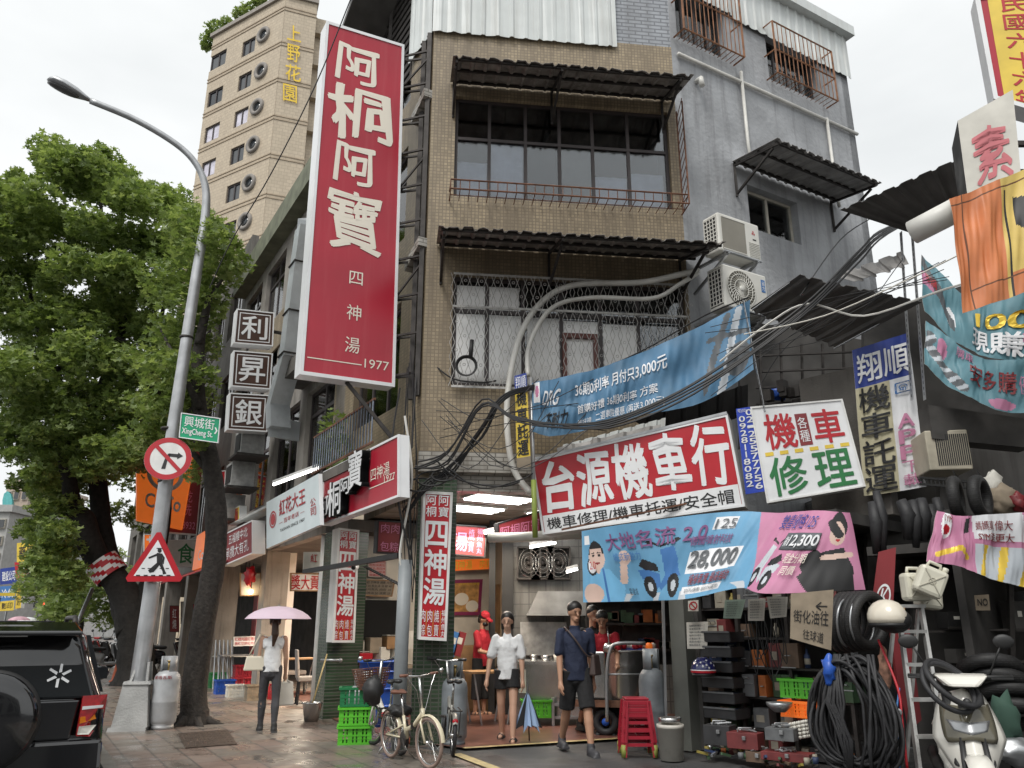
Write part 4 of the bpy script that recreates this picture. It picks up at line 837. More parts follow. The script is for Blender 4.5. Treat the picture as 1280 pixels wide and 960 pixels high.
def paintA(u, v):
    edge = .615-.0*v+.1*v if v < .99 else .6
    if u > .52+.13*v: # pink half
        if .60 < u < .79 and .33 < v < .98:
            m = scooter_art(1-(u-.62)/.17, (v-.33)/.65, 'plg')
            if m: return m
        if seg(u, v*.35, (.90, .05), (.93, .10), .016) and v < .5: return 'ink'
        if ell(u, v, (.917, .27), (.005, .018)) or ell(u, v, (.936, .27), (.005, .018)): return 'ink'
        if ell(u, v, (.927, .36), (.008, .014)): return 'red2'
        if ell(u, v, (.925, .27), (.026, .15)): return 'pskin'
        if ell(u, v, (.93, .16), (.036, .16)): return 'ink'
        if seg(u, v*.35, (.90, .2), (.965, .19), .012): return 'pskin'
        if pip(u, v, [(.89, .5), (.945, .45), (.97, .7), (.965, 1), (.88, 1), (.85, .8)]): return 'ink'
        if ell(u, v, (.87, .62), (.025, .14)): return 'ink'
        return 'ppink'
    if ell(u, v, (.061, .36), (.005, .018)) or ell(u, v, (.085, .36), (.005, .018)) or ell(u, v, (.074, .47), (.011, .014)) or seg(u, v*.3, (.056, .099), (.066, .097), .0025) or seg(u, v*.3, (.080, .097), (.090, .099), .0025): return 'maroon' if v > .44 else 'ink'
    if ell(u, v, (.073, .45), (.012, .16)) and v > .5: return 'pskin'
    if ell(u, v, (.073, .36), (.032, .20)): return 'ink' if v < .27 or (abs(u-.073) > .025 and v < .34) else 'pskin'
    if ell(u, v, (.045, .88), (.035, .14)): return 'pskin'
    if seg(u, v*.3, (.145, .22), (.16, .14), .011) or ell(u, v, (.168, .42), (.018, .09)): return 'pskin'
    if ell(u, v, (.052, .50), (.022, .13)): return 'ink' if not ell(u, v, (.052, .5), (.017, .1)) else 'pwhite'
    if pip(u, v, [(.04, .62), (.075, .53), (.11, .56), (.145, .8), (.13, 1), (.03, 1)]): return 'pblue' if abs(u-.09) < .003 else M['canv']
    if .18 < u < .34 and .24 < v < .99:
        m = scooter_art((u-.19)/.145, (v-.24)/.73, 'pblue')
        if m: return m
    if .02 < u < .05 and .08 < v < .2: return 'pwhite'
    if .345 < u < .52 and .42 < v < .70 and abs(v-.56+.25*(u-.43)) < .14: return 'pwhite'
    if .385 < u < .455 and .06 < v < .2: return 'pwhite'
    if .35 < u < .50 and .86 < v < .945: return 'pwhite'
    return 'psky' if (u*7+math.sin(v*5+u*9)*.4) % 1 < .8 else 'plg' if v > .9 else 'psky'
banner('scooter_banner', 'long blue and pink scooter advertising banner hung across the motorcycle shop front',
       [(727, 664), (782, 655), (905, 640), (975, 641), (1020, 638), (1062, 641)], [(729, 753), (810, 751), (862, 748), (925, 735), (960, 742), (1082, 737)], lambda u, v: 9.75-1.5*u, paintA,
       [('大地名流 2.0', (.12, .10, .375, .32), 'ppur', dict(bold=.03)), ('125', (.39, .08, .45, .19), 'pgrey', {}), ('城式新動力', (.13, .36, .215, .47), 'pblue', {}), ('德國噴射科技', (.34, .26, .46, .37), 'ppur', dict(bold=.02)),
        ('28,000', (.35, .44, .505, .66), 'pgrey', dict(bold=.05)), ('橫掃車壇 最高補助', (.365, .71, .51, .84), 'maroon', dict(bold=.02)), ('SJ25TU(鼓煞) SJ25TV(碟煞)', (.36, .875, .49, .93), 'pgrey', {}),
        ('雙喜優格125', (.63, .04, .83, .22), 'dkblue', dict(bold=.01)), (None, (.715, .27, .87, .48), 'pgrey'), ('12,300', (.745, .30, .865, .45), 'pwhite', dict(bold=.04)), ('補助', (.72, .32, .74, .44), 'pwhite', {}), ('現金分期', (.775, .52, .85, .64), 'cream', {}), ('同價', (.79, .67, .835, .78), 'cream', {}), ('2.0', (.04, .44, .064, .55), 'red2', {}), ('霍建城', (.15, .83, .175, .92), 'ink', {})], .02, 6, 300, 90)
def paintB(u, v):
    if .03 < u < .10+.0*v and .02 < v < .42: return 'ppink' if ell(u, v, (.07, .2), (.02, .12)) else 'pwhite'
    if u > .80:
        if seg(u, v*.4, (.80, .36), (.9, .02), .012) or seg(u, v*.4, (.84, .1), (.98, .16), .012) or ell(u, v, (.93, .7), (.05, .22)): return 'pgrey'
        if seg(u, v*.4, (.86, .4), (.94, .02), .015): return 'plg'
    return 'fade'
banner('scooter_banner', 'faded blue banner sagging from the pole to the air conditioners, above the red shop sign', [(665, 478), (690, 474), (742, 462), (800, 441), (870, 410), (938, 374)], [(665, 540), (694, 545), (745, 534), (800, 520), (880, 502), (942, 462)], lambda u, v: 10.45-.75*u, paintB,
       [('DRG', (.13, .2, .235, .44), 'pwhite', dict(bold=.05, shear=.25)), ('不耐力', (.14, .58, .27, .88), 'ink', dict(bold=.02, shear=.15)), ('36期0利率 月付只3,000元', (.315, .17, .69, .40), 'pwhite', dict(bold=.03)), ('首購好禮 36期0利率 方案', (.32, .55, .66, .7), 'pwhite', dict(bold=.02)), ('二選車險優惠 (再送3,000元)', (.40, .76, .68, .92), 'pwhite', dict(bold=.015)), ('贈好禮', (.32, .80, .38, .9), 'pwhite', {})], .06, 5, 200, 60)
def paintC(u, v):
    if v < .27: return 'dkblue' if u < .97 else 'pwhite'
    if u < .585: return pcream
    return 'pwhite'
pcream = pm('aged_cream', (.50, .46, .31), .7, var=.12, dirt=.45, dcol=(.25, .22, .14))
banner('vertical_banner', 'tall cream and white vertical banner with a blue heading beside the square repair sign', [(1065, 438), (1100, 427), (1135, 416)], [(1080, 620), (1118, 615), (1158, 608)], lambda u, v: 9.55-.15*u, paintC,
       [('翔順', (.08, .05, .92, .24), 'pwhite', dict(bold=.03)), ('機車託運', (.06, .27, .55, .99), 'ink', dict(vert=True, bold=.03, gap=.04)), ('APP', (.64, .50, .88, .81), 'ppink', dict(vert=True, bold=.05, gap=.08)), ('下載', (.64, .81, .90, .98), 'ppink', dict(vert=True, bold=.02)), ('୪', (.64, .30, .9, .37), 'pblue', {})], .015, 2, 60, 90)
def paintD(u, v):
    a = v-.25*math.sin(u*3)
    if u < .33 and seg(u, v*.8, (.02, .05), (.33, .6), .05): return 'pgrey'
    if ell(u, v, (.30, .62), (.05, .18)): return 'pwhite'
    if u < .14 and .25 < v < .5: return 'ppink'
    if .42 < u and ell(u, v, (.97, .66), (.05, .1)): return 'ppink'
    return 'pteal'
banner('scooter_banner', 'upper of the two weathered teal banners, behind the orange awning skirt', [(1152, 318), (1180, 345), (1210, 372), (1245, 372), (1290, 360)], [(1156, 388), (1185, 420), (1215, 438), (1240, 448), (1290, 454)], lambda u, v: 8.9-.5*u, paintD,
       [('100', (.56, .28, .98, .52), 'gold', dict(bold=.05)), ('現賺', (.50, .58, .93, .94), 'pwhite', dict(bold=.05)), ('優購', (.03, .28, .15, .44), 'red2', {})], .04, 3, 90, 50)
def paintE(u, v):
    if seg(u, v*.6, (.02, .3), (.36, .5), .07) or ell(u, v, (.06, .3), (.05, .14)): return 'pgrey' if (u*9+v*4) % 1 < .6 else 'plg'
    if ell(u, v, (.17, .35), (.05, .2)): return 'ppink'
    if ell(u, v, (.75, .88), (.12, .1)): return 'ppink'
    return 'pteal'
banner('scooter_banner', 'lower weathered teal banner drooping along the dark beam', [(1158, 400), (1190, 425), (1220, 445), (1250, 450), (1290, 450)], [(1155, 455), (1185, 482), (1220, 500), (1250, 514), (1290, 516)], lambda u, v: 8.8-.5*u, paintE, [('安多購', (.42, .25, .86, .66), 'maroon', dict(bold=.03)), ('優', (.88, .3, .98, .66), 'ppink', {}), ('購車', (.3, .05, .46, .24), 'ppink', {})], .04, 3, 90, 45)
def paintF(u, v):
    if ell(u, v, (.17, .24), (.075, .26)): return 'red2' if ell(u, v, (.17, .32), (.05, .1)) else 'pwhite'
    if pip(u, v, [(.40, .06), (.47, .03), (.44, .3), (.38, .34)]): return 'ink'
    if u > .44 and (v < .40 and pip(u, v, [(.5, 0), (.9, 0), (.95, .42), (.52, .42)])): return 'pwhite'
    if seg(u, v*.6, (.12, .5), (.33, .38), .03) or seg(u, v*.6, (.33, .38), (.42, .46), .03): return 'gold'
    if u > .52 and v > .48: return 'gold' if (u*8+v*.8) % 1.3 < .35 else 'plg'
    if ell(u, v, (.97, .35), (.05, .12)): return 'red2'
    return 'ppink'
banner('scooter_banner', 'crumpled pink banner with white patches hung under the hanging tyres', [(1172, 638), (1200, 645), (1235, 643), (1290, 640)], [(1158, 702), (1200, 708), (1240, 724), (1290, 736)], lambda u, v: 8.2-.4*u, paintF, [('SYM', (.12, .04, .23, .17), 'maroon', dict(bold=.02)), ('媽媽真偉大', (.53, .10, .83, .25), 'maroon', {}), ('SYM送更大', (.54, .29, .84, .42), 'maroon', dict(bold=.02))], .04, 4, 110, 60)
M['brushred'] = pm('brush_red', (.56, .15, .17), .5)
M['tarp'] = pm('orange_tarp', (.62, .20, .07), .5, var=.18, dirt=.25, dcol=(.35, .2, .12)); M['tarpd'] = pm('tarp_seam', (.14, .06, .03), .7); M['tarpy'] = pm('tarp_yellow', (.68, .50, .14), .5)
def paintG(u, v):
    if abs(u-.19) < .007 or (abs(v-.83) < .008 and u > .19) or (v < .075 and v > .06): return 'tarpd'
    if u > .66:
        if u < .69: return 'tarpy'
        if abs(u-.70) < .014 and v > .1: return 'ink'
        if v > .80: return 'tarp'
        if pip(u, v, [(.78, .18), (.86, .22), (.86, .5), (.78, .42)]): return 'ink'
        return 'tarpy'
    return 'tarp'
banner('awning_skirt', 'orange tarpaulin awning skirt with a yellow panel, nearest the camera', [(1185, 250), (1216, 238), (1250, 224), (1300, 203)], [(1204, 391), (1235, 381), (1265, 371), (1300, 358)], 6.2, paintG, (), .045, 2, 140, 80, cat='awning')
sign('box_sign', 'white box sign with one pink brush character above the orange awning skirt', 'sign', PL(atY(1235, 180, 6.6), 112), [(1197, 151), (1266, 112), (1276, 216), (1209, 242)], M['paper'], M['white'], [('素', (.2, .30, .86, .96), 'brushred', dict(bold=.04, brush=.8))], .5, .0, side=pm('black_speckled', (.03, .03, .03), .5, dirt=.3, dcol=(.5, .5, .48)))
sign('signboard', 'red signboard with a yellow panel cut by the corner of the frame', 'sign', PL(atY(1250, 60, 7.4), 110), [(1218, -4), (1310, -14), (1330, 150), (1242, 124)], M['red'], M['whiteclean'], [(None, (.17, .02, 1, .96), 'yellow'), ('民國六十六年', (.34, .02, .72, 1.0), 'red2', dict(vert=True, bold=.02, gap=.08))], .25, .05)
# ---------------------------------------------------------------- motorcycle repair shop
F4 = PL(gnd(862, 940), 137.)
ms = thing('motorcycle_shop', 'dark cluttered motorcycle repair shop with corrugated awnings, open to the street', 'shop', F4.p(0, 0))
M['soot'] = pm('dark_board', (.06, .057, .054), .8, var=.4, scale=3, dirt=.3, dcol=(.09, .08, .07))  # dark board colour with slightly paler blotches
M['plaster'] = pm('stained_plaster', (.16, .155, .15), .85, var=.25, scale=2, streak=.6)
def pxq(mb, px, Y, dep):
    Y = Y if isinstance(Y, (list, tuple)) else [Y]*len(px); mb.prism([atY(u, v, y) for (u, v), y in zip(px, Y)], (0, dep, 0)); return mb
def on(u, v, o=0.): return F4.at(u, v, o)
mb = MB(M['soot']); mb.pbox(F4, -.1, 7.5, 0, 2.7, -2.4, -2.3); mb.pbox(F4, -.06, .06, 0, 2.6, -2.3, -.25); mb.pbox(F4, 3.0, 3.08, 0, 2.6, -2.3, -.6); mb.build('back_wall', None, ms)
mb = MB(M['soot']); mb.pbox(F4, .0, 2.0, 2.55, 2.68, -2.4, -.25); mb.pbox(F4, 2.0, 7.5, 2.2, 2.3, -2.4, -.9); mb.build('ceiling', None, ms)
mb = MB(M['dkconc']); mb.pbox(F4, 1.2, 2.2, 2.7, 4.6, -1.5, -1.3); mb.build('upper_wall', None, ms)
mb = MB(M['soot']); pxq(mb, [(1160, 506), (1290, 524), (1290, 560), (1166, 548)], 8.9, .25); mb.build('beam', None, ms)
mb = MB(M['plaster']); pxq(mb, [(1175, 545), (1290, 552), (1290, 660), (1175, 640)], 9.6, .1); mb.build('plaster_wall', None, ms)
mb = MB(M['soot']); pxq(mb, [(1080, 395), (1290, 330), (1290, 740), (1085, 740)], 10.2, .1); pxq(mb, [(925, 400), (1080, 425), (1080, 560), (925, 560)], 11.2, .1); mb.build('shade_panel', None, ms)  # dark sheets standing in for the shaded loft and closing a gap
mb = MB(pm('post_paint', (.13, .135, .12), .6, dirt=.5)); mb.pbox(F4, -.22, .0, 0, 3.0, -.35, -.05); mb.use(M['galv']); mb.bar(on(833, 930, .06), on(826, 640, .06), .05, .03); mb.build('post', None, ms)
for q in ([(843, 750), (862, 940)],): pass
def slot(a, b, root, w=.045):
    mb = MB(M['galv']); a = V(a); b = V(b); mb.bar(a, b, w, .006); n = int((b-a).length/.07); t = (b-a).normalized(); (x, y) = frames([a, b])[0]
    mb.use(M['ink'])
    for i in range(n): c = a+t*(.035+i*.07)+y*.0035; mb.add([c-t*.018-x*.007, c+t*.018-x*.007, c+t*.018+x*.007, c-t*.018+x*.007], [(0, 1, 2, 3)]); mb.add([p-y*.007 for p in (c-t*.018-x*.007, c-t*.018+x*.007, c+t*.018+x*.007, c+t*.018-x*.007)], [(0, 1, 2, 3)])
    return mb.build('slotted_angle', None, root)
slot(atY(929, 376, 9.6), atY(956, 515, 9.6), ms); slot(atY(940, 388, 9.55), atY(1001, 344, 9.2), ms); slot(atY(1042, 436, 9.5), atY(1140, 383, 9.2), ms); slot(atY(1140, 290, 9.1), atY(1156, 500, 9.1), ms, .06); slot(atY(1126, 290, 9.3), atY(1140, 500, 9.3), ms, .06)
mb = MB(M['corrb']); corr(mb, atY(1000, 343, 9.0), atY(1153, 377, 8.8), atY(1046, 434, 9.9), atY(938, 386, 10.3), .2, -.03); mb.build('awning', None, ms)
mb = MB(M['corrb']); corr(mb, atY(1050, 262, 9.6), atY(1206, 194, 8.0), atY(1212, 262, 8.6), atY(1138, 290, 9.6), .25, -.03); mb.build('awning', None, ms)
mb = MB(M['corrg']); corr(mb, atY(1042, 345, 10.4), atY(1128, 314, 9.4), atY(1136, 330, 9.2), atY(1068, 352, 10.0), .3, .04); mb.build('roof_sheet', None, ms)
mb = MB(M['corrg']); corr(mb, atY(702, 590, 10.9), atY(822, 560, 10.7), atY(826, 530, 10.75), atY(696, 560, 11.0), .3, .03); mb.build('roof_sheet', None, ms)
mb = MB(M['siding']); corr(mb, atY(704, 556, 11.0), atY(832, 522, 10.8), atY(830, 562, 10.75), atY(696, 592, 10.95), .18, .03); mb.build('roof_sheet', None, ms)
mb = MB(M['ink']); corr(mb, atY(760, 535, 11.4), atY(935, 480, 10.4), atY(935, 520, 10.6), atY(760, 560, 11.6), .25, .03); mb.build('torn_sheet', None, ms)
mb = MB(M['rust']); 
for k in range(24): u = 702+k*9.6; mb.bar(atY(u, 662-k*2.0, 10.0), atY(u+9.8, 660-k*2.0, 10.0), .05, .02)
mb.build('eave_edge', None, ms)
# roller tube of the awning, white pipe over the kitchen, slim pole
mb = MB(M['pvc']); mb.tube([atY(1140, 291, 6.6), atY(1196, 262, 6.3)], .11, 12); tag(mb.build('awning_roller'), 'grey white rolled awning tube poking out beside the orange awning skirt', 'awning roller')
mb = MB(M['pvc']); mb.tube([atY(611, 672, 11.7), atY(640, 672, 11.6), atY(735, 667, 11.2)], .07, 10); mb.lathe([(.085, 0), (.085, .07)], atY(690, 669.5, 11.4), 10, V((1, -.1, 0)).to_track_quat('Z', 'Y').to_matrix()); tag(mb.build('drain_pipe'), 'thick white horizontal pipe across the kitchen front', 'pipe')
mb = MB(M['galv']); mb.tube([atY(664, 472, 10.5), atY(668, 665, 10.5)], .028, 8); mb.use(pm('lime_paint', (.25, .32, .06), .5)); mb.tube([atY(667, 600, 10.47), atY(669, 672, 10.47)], .035, 8); tag(mb.build('slim_pole'), 'slim pole with a lime green foot holding the narrow yellow strip sign', 'pole')
# curved white conduits
def wire(pts, r, mat, name, label, cat, group=None, n=6, dens=6):
    P = [V(p) for p in pts]; q = [spl(P, i/(dens*(len(P)-1))) for i in range(dens*(len(P)-1)+1)]
    mb = MB(M[mat] if isinstance(mat, str) else mat); mb.tube(q, r, n); return tag(mb.build(name), label, cat, group)
wire([atY(u, v, y) for u, v, y in ((664, 617, 10.6), (640, 580, 10.7), (634, 500, 10.8), (650, 420, 10.9), (680, 375, 11), (720, 356, 11), (800, 353, 10.9), (850, 343, 10.8), (872, 338, 11))], .045, 'pvc', 'conduit', 'thick white conduit sweeping in a curve from the air conditioners to the kitchen front', 'conduit', None, 8)
wire([atY(u, v, y) for u, v, y in ((660, 470, 10.8), (662, 430, 10.9), (690, 385, 10.9), (740, 372, 10.9), (815, 373, 10.8), (850, 355, 10.8), (872, 342, 11))], .035, 'pvc', 'conduit', 'thinner white conduit curving just under the thick one across the grille', 'conduit', None, 8)
# air conditioners
def aircon(c, yaw, label, fan, w=.86, h=.62, d=.32):
    """local: front faces -y"""
    t = thing('air_conditioner', label, 'air conditioner', c, 'outdoor air conditioner units'); Mz = Matrix.Rotation(yaw, 3, 'Z'); c = V(c); g = lambda x, y, z: c+Mz@V((x, y, z))
    mb = MB(M['acw']); mb.box(c+V((0, 0, h/2)), (w, d, h), yaw); mb.build('casing', None, t, bevel=.025)
    mb = MB(M['ink']); mb.box(g(-w/2-.002, 0, h/2), (.004, d*.8, h*.86), yaw); mb.use(M['acw'])
    for k in range(9): mb.box(g(-w/2-.008, 0, h*.1+h*.8*k/8), (.012, d*.82, .012), yaw)
    for k in range(5): mb.box(g(-w/2-.008, -d*.38+d*.76*k/4, h/2), (.012, .012, h*.84), yaw)
    mb.build('side_grille', None, t)
    cx = -w*.12; Mx = Mz@Matrix.Rotation(PI/2, 3, 'X'); r = h*.42
    if fan:
        mb = MB(pm('fan_back', (.16, .15, .12), .6)); mb.lathe([(r, .001), (r, .004)], g(cx, -d/2-.001, h/2), 28, Mx); mb.use(M['acw'])
        for k in range(30):
            a = 2*PI*k/30; mb.tube([g(cx+r*f*math.cos(a+f*.7), -d/2-.012, h/2+r*f*math.sin(a+f*.7)) for f in (.15, .45, .75, 1)], .0055, 4)
        for f in (.5, .8, 1): mb.tube([g(cx+r*f*math.cos(2*PI*k/28), -d/2-.014, h/2+r*f*math.sin(2*PI*k/28)) for k in range(28)], .006, 4, True)
        mb.ball(g(cx, -d/2-.01, h/2), (r*.17, .02, r*.17), Mz); mb.build('fan_grille', None, t)
        mb = MB(M['pblue']); mb.box(g(w*.41, -d/2-.002, h*.72), (w*.09, .004, h*.3), yaw); mb.use(M['whiteclean']); mb.text('省力', lambda u, v: g(w*.375+w*.07*u, -d/2-.006, h*.84-h*.24*v), (0, 0, 1, 1), .01, True); mb.build('sticker', None, t)
    else:
        mb = MB(pm('mesh_panel', (.24, .225, .19), .7, var=.1)); mb.box(g(cx-.02, -d/2-.003, h*.48), (w*.56, .006, h*.84), yaw); mb.use(M['acw'])
        for x0, z0, x1, z1 in ((-.30, .06, .26, .075), (-.30, .9, .26, .915)): mb.box(g(w*(x0+x1)/2-.1, -d/2-.007, h*(z0+z1)/2), (w*.56, .008, .012), yaw)
        for k in range(9): mb.box(g(w*.34, -d/2-.004, h*(.08+.045*k)), (w*.26, .008, .008), yaw)
        mb.build('front_grille', None, t)
        mb = MB(M['red2']); 
        for a in (90, 210, 330):
            a = rad(a); p = (w*.34+.02*math.cos(a), h*.72+.02*math.sin(a)); mb.add([g(p[0]+.018*math.cos(a+b), -d/2-.004, p[1]+.022*math.sin(a+b)) for b in (0, PI/2.6, PI, -PI/2.6)], [(0, 3, 2, 1)])
        mb.use(M['ink']); mb.box(g(w*.36, -d/2-.003, h*.55), (.07, .004, .018), yaw); mb.build('emblem', None, t)
    mb = MB(M['galv'])
    for x in (-w*.35, w*.35): mb.bar(g(x, -d/2-.05, -.03), g(x, d/2+.45, -.03), .04); mb.bar(g(x, -d/2, -.05), g(x, d/2+.4, -.42), .035)
    mb.bar(g(-w*.45, -d/2-.03, -.02), g(w*.45, -d/2-.03, -.02), .05, .02); mb.build('bracket', None, t)
    return t
M['acw'] = pm('ac_cream', (.66, .65, .60), .4, var=.05, dirt=.2, dcol=(.35, .32, .27))
aircon(F3.at(917, 325, .62), F3.yaw, 'upper air conditioner unit with a flat mesh front under the window canopy', False)
aircon(F3.at(925, 394, .72), F3.yaw, 'lower air conditioner unit with a round fan, right behind the end of the faded banner', True, .88, .66)
# window air conditioner and rack on the right
t = thing('window_air_conditioner', 'beige boxy window air conditioner on a black rack above the hanging tyres', 'air conditioner', atY(1188, 588, 8.9)); a = atY(1190, 562, 8.9)
mb = MB(pm('beige_case', (.45, .41, .32), .5, dirt=.4)); mb.box(a+V((0, .25, 0)), (.46, .5, .46), -.15); mb.build('casing', None, t, bevel=.015)
mb = MB(M['ink'])
for k in range(16): mb.box(a+Matrix.Rotation(-.15, 3, 'Z')@V((-.16+.33*k/15, -.003, 0)), (.012, .012, .36), -.15)
mb.build('grille', None, t)
mb = MB(M['black'])
for k in range(2): mb.bar(atY(1150, 597+k*8, 8.75), atY(1222, 603+k*8, 8.75), .025)
for k in range(14): mb.bar(atY(1152+k*5.2, 597+k*.4, 8.75), atY(1154+k*5.2, 606+k*.4, 8.75), .014)
mb.bar(atY(1150, 600, 8.75), atY(1150, 596, 9.3), .03); mb.bar(atY(1222, 608, 8.75), atY(1222, 603, 9.3), .03); mb.build('rack', None, t)
def torus(mb, c, Rr, r, M3, n=28, k=9, sq=1.):
    c = V(c); vs = []; fs = []
    for i in range(n):
        a = 2*PI*i/n
        for j in range(k):
            b = 2*PI*j/k; q = Rr+r*math.cos(b); vs.append(c+M3@V((q*math.cos(a), q*math.sin(a), r*sq*math.sin(b))))
    for i in range(n):
        for j in range(k): fs.append((i*k+j, ((i+1) % n)*k+j, ((i+1) % n)*k+(j+1) % k, i*k+(j+1) % k))
    return mb.add(vs, fs, True)
def facing(az, el=0.): return V((math.sin(az)*math.cos(el), math.cos(az)*math.cos(el), math.sin(el))).to_track_quat('Z', 'Y').to_matrix()
M['tyre'] = tilem('tyre_tread', (.022, .022, .024), (.012, .012, .012), 40, .03, .02, .006, .6, .2, .5, .2, bump=.8)
for (u, v, Y, az, l) in ((1195, 622, 8.3, 2.2, 'worn scooter tyre hanging on a wire, the one nearer the cream vertical banner'), (1225, 621, 8.2, 2.4, 'worn scooter tyre hanging beside the brown paper bag at the rack end')):
    mb = MB(M['tyre']); Mx = facing(az); torus(mb, atY(u, v, Y), .175, .055, Mx, 30, 10, 1.15); mb.use(M['cable']); mb.tube([atY(u, v-24, Y), atY(u-4, v-34, Y), atY(u+8, 604, 8.7)], .004, 4); tag(mb.build('tyre'), l, 'tyre', 'hanging scooter tyres')
mb = MB(M['rubber'])
for k, (u, v, h, w) in enumerate(((1092, 660, .55, .07), (1100, 655, .7, .06), (1132, 650, .42, .08), (1142, 655, .5, .07), (1152, 650, .45, .08), (1163, 655, .4, .07), (1172, 645, .38, .06))):
    c = atY(u, v, 8.6); mb.tube([c+V((R.uniform(-.03, .03), 0, h/2)), c+V((.02, -.03, h*.1)), c+V((-.01, 0, -h/2))], [w*.7, w, w*.5], 8)
tag(mb.build('rubber_flaps'), 'bunch of black rubber tubes and flaps hanging under the cream vertical banner', 'rubber parts', None, 'stuff')
# bags up there
def lump(name, label, cat, c, r, mat, amp=.2, n=60, group=None):
    mb = MB(mat); mb.ball(c, r, None, 18); ph = [R.uniform(0, 6) for _ in range(6)]
    for i, p in enumerate(mb.v):
        d = p-V(c); k = 1+amp*(math.sin(d.x*23/max(r)*.3+ph[0])*math.sin(d.z*31/max(r)*.3+ph[1])+.5*math.sin(d.y*50+d.z*40+ph[2])); mb.v[i] = V(c)+d*k
    return tag(mb.build(name), label, cat, group)
lump('paper_bag', 'crumpled brown paper bag stuffed beside the second hanging tyre', 'bag', atY(1255, 625, 8.6), (.16, .12, .15), M['card'], .25)
lump('plastic_bag', 'pale plastic bag pushed in behind the hanging tyre', 'bag', atY(1242, 608, 8.7), (.10, .1, .16), M['paper'], .2)
lump('red_bag', 'small red plastic bag at the edge behind the paper bag', 'bag', atY(1272, 628, 8.5), (.08, .08, .1), M['maroon'], .3)
lump('tarpaulin', 'crumpled blue plastic tarpaulin high in the dark loft above the repair sign', 'tarpaulin', atY(972, 492, 10.9), (.13, .1, .09), M['blue'], .3)
mb = MB(M['iron'])
for k in range(5): mb.bar(atY(950+k*26, 430, 10.9), atY(952+k*26, 515, 10.9), .03)
for k in range(4): mb.bar(atY(945, 445+k*20, 10.95), atY(1070, 440+k*20, 10.7), .04, .02)
for k in range(14): mb.box(atY(955+R.random()*105, 480+R.random()*30, 10.7), (R.uniform(.05, .2), .1, R.uniform(.05, .2)), R.random())
tag(mb.build('loft_rack'), 'dark iron rack with oddments in the open loft above the repair sign', 'rack')
# wire basket
mb = MB(M['black'])
for k in range(10): mb.tube([atY(1172+k*5, 640+k*.3, 8.75), atY(1165+k*5.2, 702, 8.7)], .004, 4)
for k in range(8): mb.tube([atY(1172-k*.9, 642+k*8.5, 8.75), atY(1220-k*.3, 644+k*8.5, 8.75)], .004, 4)
tag(mb.build('wire_basket'), 'black wire basket hanging behind the crumpled pink banner', 'basket')
# red pillar sign
def kring(mb, f): ring(mb, f, (.52, .72), .27, .34, .55, 30); mb.add([f(.42, .60), f(.50, .60), f(.40, .84), f(.32, .84)], [(3, 2, 1, 0)]); mb.add([f(.46, .72), f(.66, .60), f(.74, .60), f(.52, .73)], [(3, 2, 1, 0)]); mb.add([f(.46, .72), f(.52, .71), f(.70, .84), f(.60, .84)], [(3, 2, 1, 0)])
sign('pillar_sign', 'red pillar sign with a white ringed emblem between the banner and the ladder', 'sign', PL(atY(1100, 740, 8.4), 112), [(1098, 690), (1120, 684), (1116, 768), (1088, 768)], M['maroon'], M['maroon'], [(kring, None, 'whiteclean')], .12, 0)  # red sign coloured maroon, its shade put into the colour
mb = MB(M['maroon']); pxq(mb, [(1112, 770), (1134, 765), (1152, 900), (1130, 920)], 8.45, .05); tag(mb.build('red_board'), 'scuffed red panel standing behind the aluminium ladder', 'panel')
# jerry cans
def jerry(c, yaw, tilt, label):
    t = thing('jerry_can', label, 'jerry can', c, 'white plastic jerry cans'); t.rotation_euler = (0, tilt, yaw)
    m = MB(M['jer']); m.box(V(c)+V((0, 0, -.17)), (.25, .15, .26)); 
    o = m.build('body', None, t, bevel=.035)
    m = MB(M['jer']); m.tube([V(c)+V((-.07, 0, -.05)), V(c)+V((-.06, 0, .005)), V(c)+V((.04, 0, .005)), V(c)+V((.05, 0, -.05))], .017, 8); m.build('handle', None, t)
    m = MB(M['jer']); m.lathe([(.028, 0), (.028, .05), (.02, .055)], V(c)+V((.09, 0, -.05)), 12); m.build('spout', None, t)
    m = MB(pm('jerry_rib', (.42, .40, .33), .5))
    for sg in (-1, 1): m.tube([V(c)+V((-.09*sg, -.077, -.08)), V(c)+V((0, -.08, -.17)), V(c)+V((.09*sg, -.077, -.26))], .006, 5)
    m.tube([V(c)+V((.03*math.cos(a/10*2*PI), -.078, -.17+.03*math.sin(a/10*2*PI))) for a in range(10)], .005, 4, True); m.build('rib', None, t)
M['jer'] = pm('jerry_plastic', (.60, .58, .48), .4, var=.08, dirt=.3, dcol=(.3, .27, .2))
jerry(atY(1141, 711, 7.9), .1, 0, 'white plastic jerry can hanging upright, next to the red pillar sign')
jerry(atY(1170, 706, 7.7), -.2, .45, 'white plastic jerry can tilted sideways, in front of the other two')
jerry(atY(1158, 722, 8.05), .3, .1, 'white plastic jerry can mostly hidden behind the tilted one')
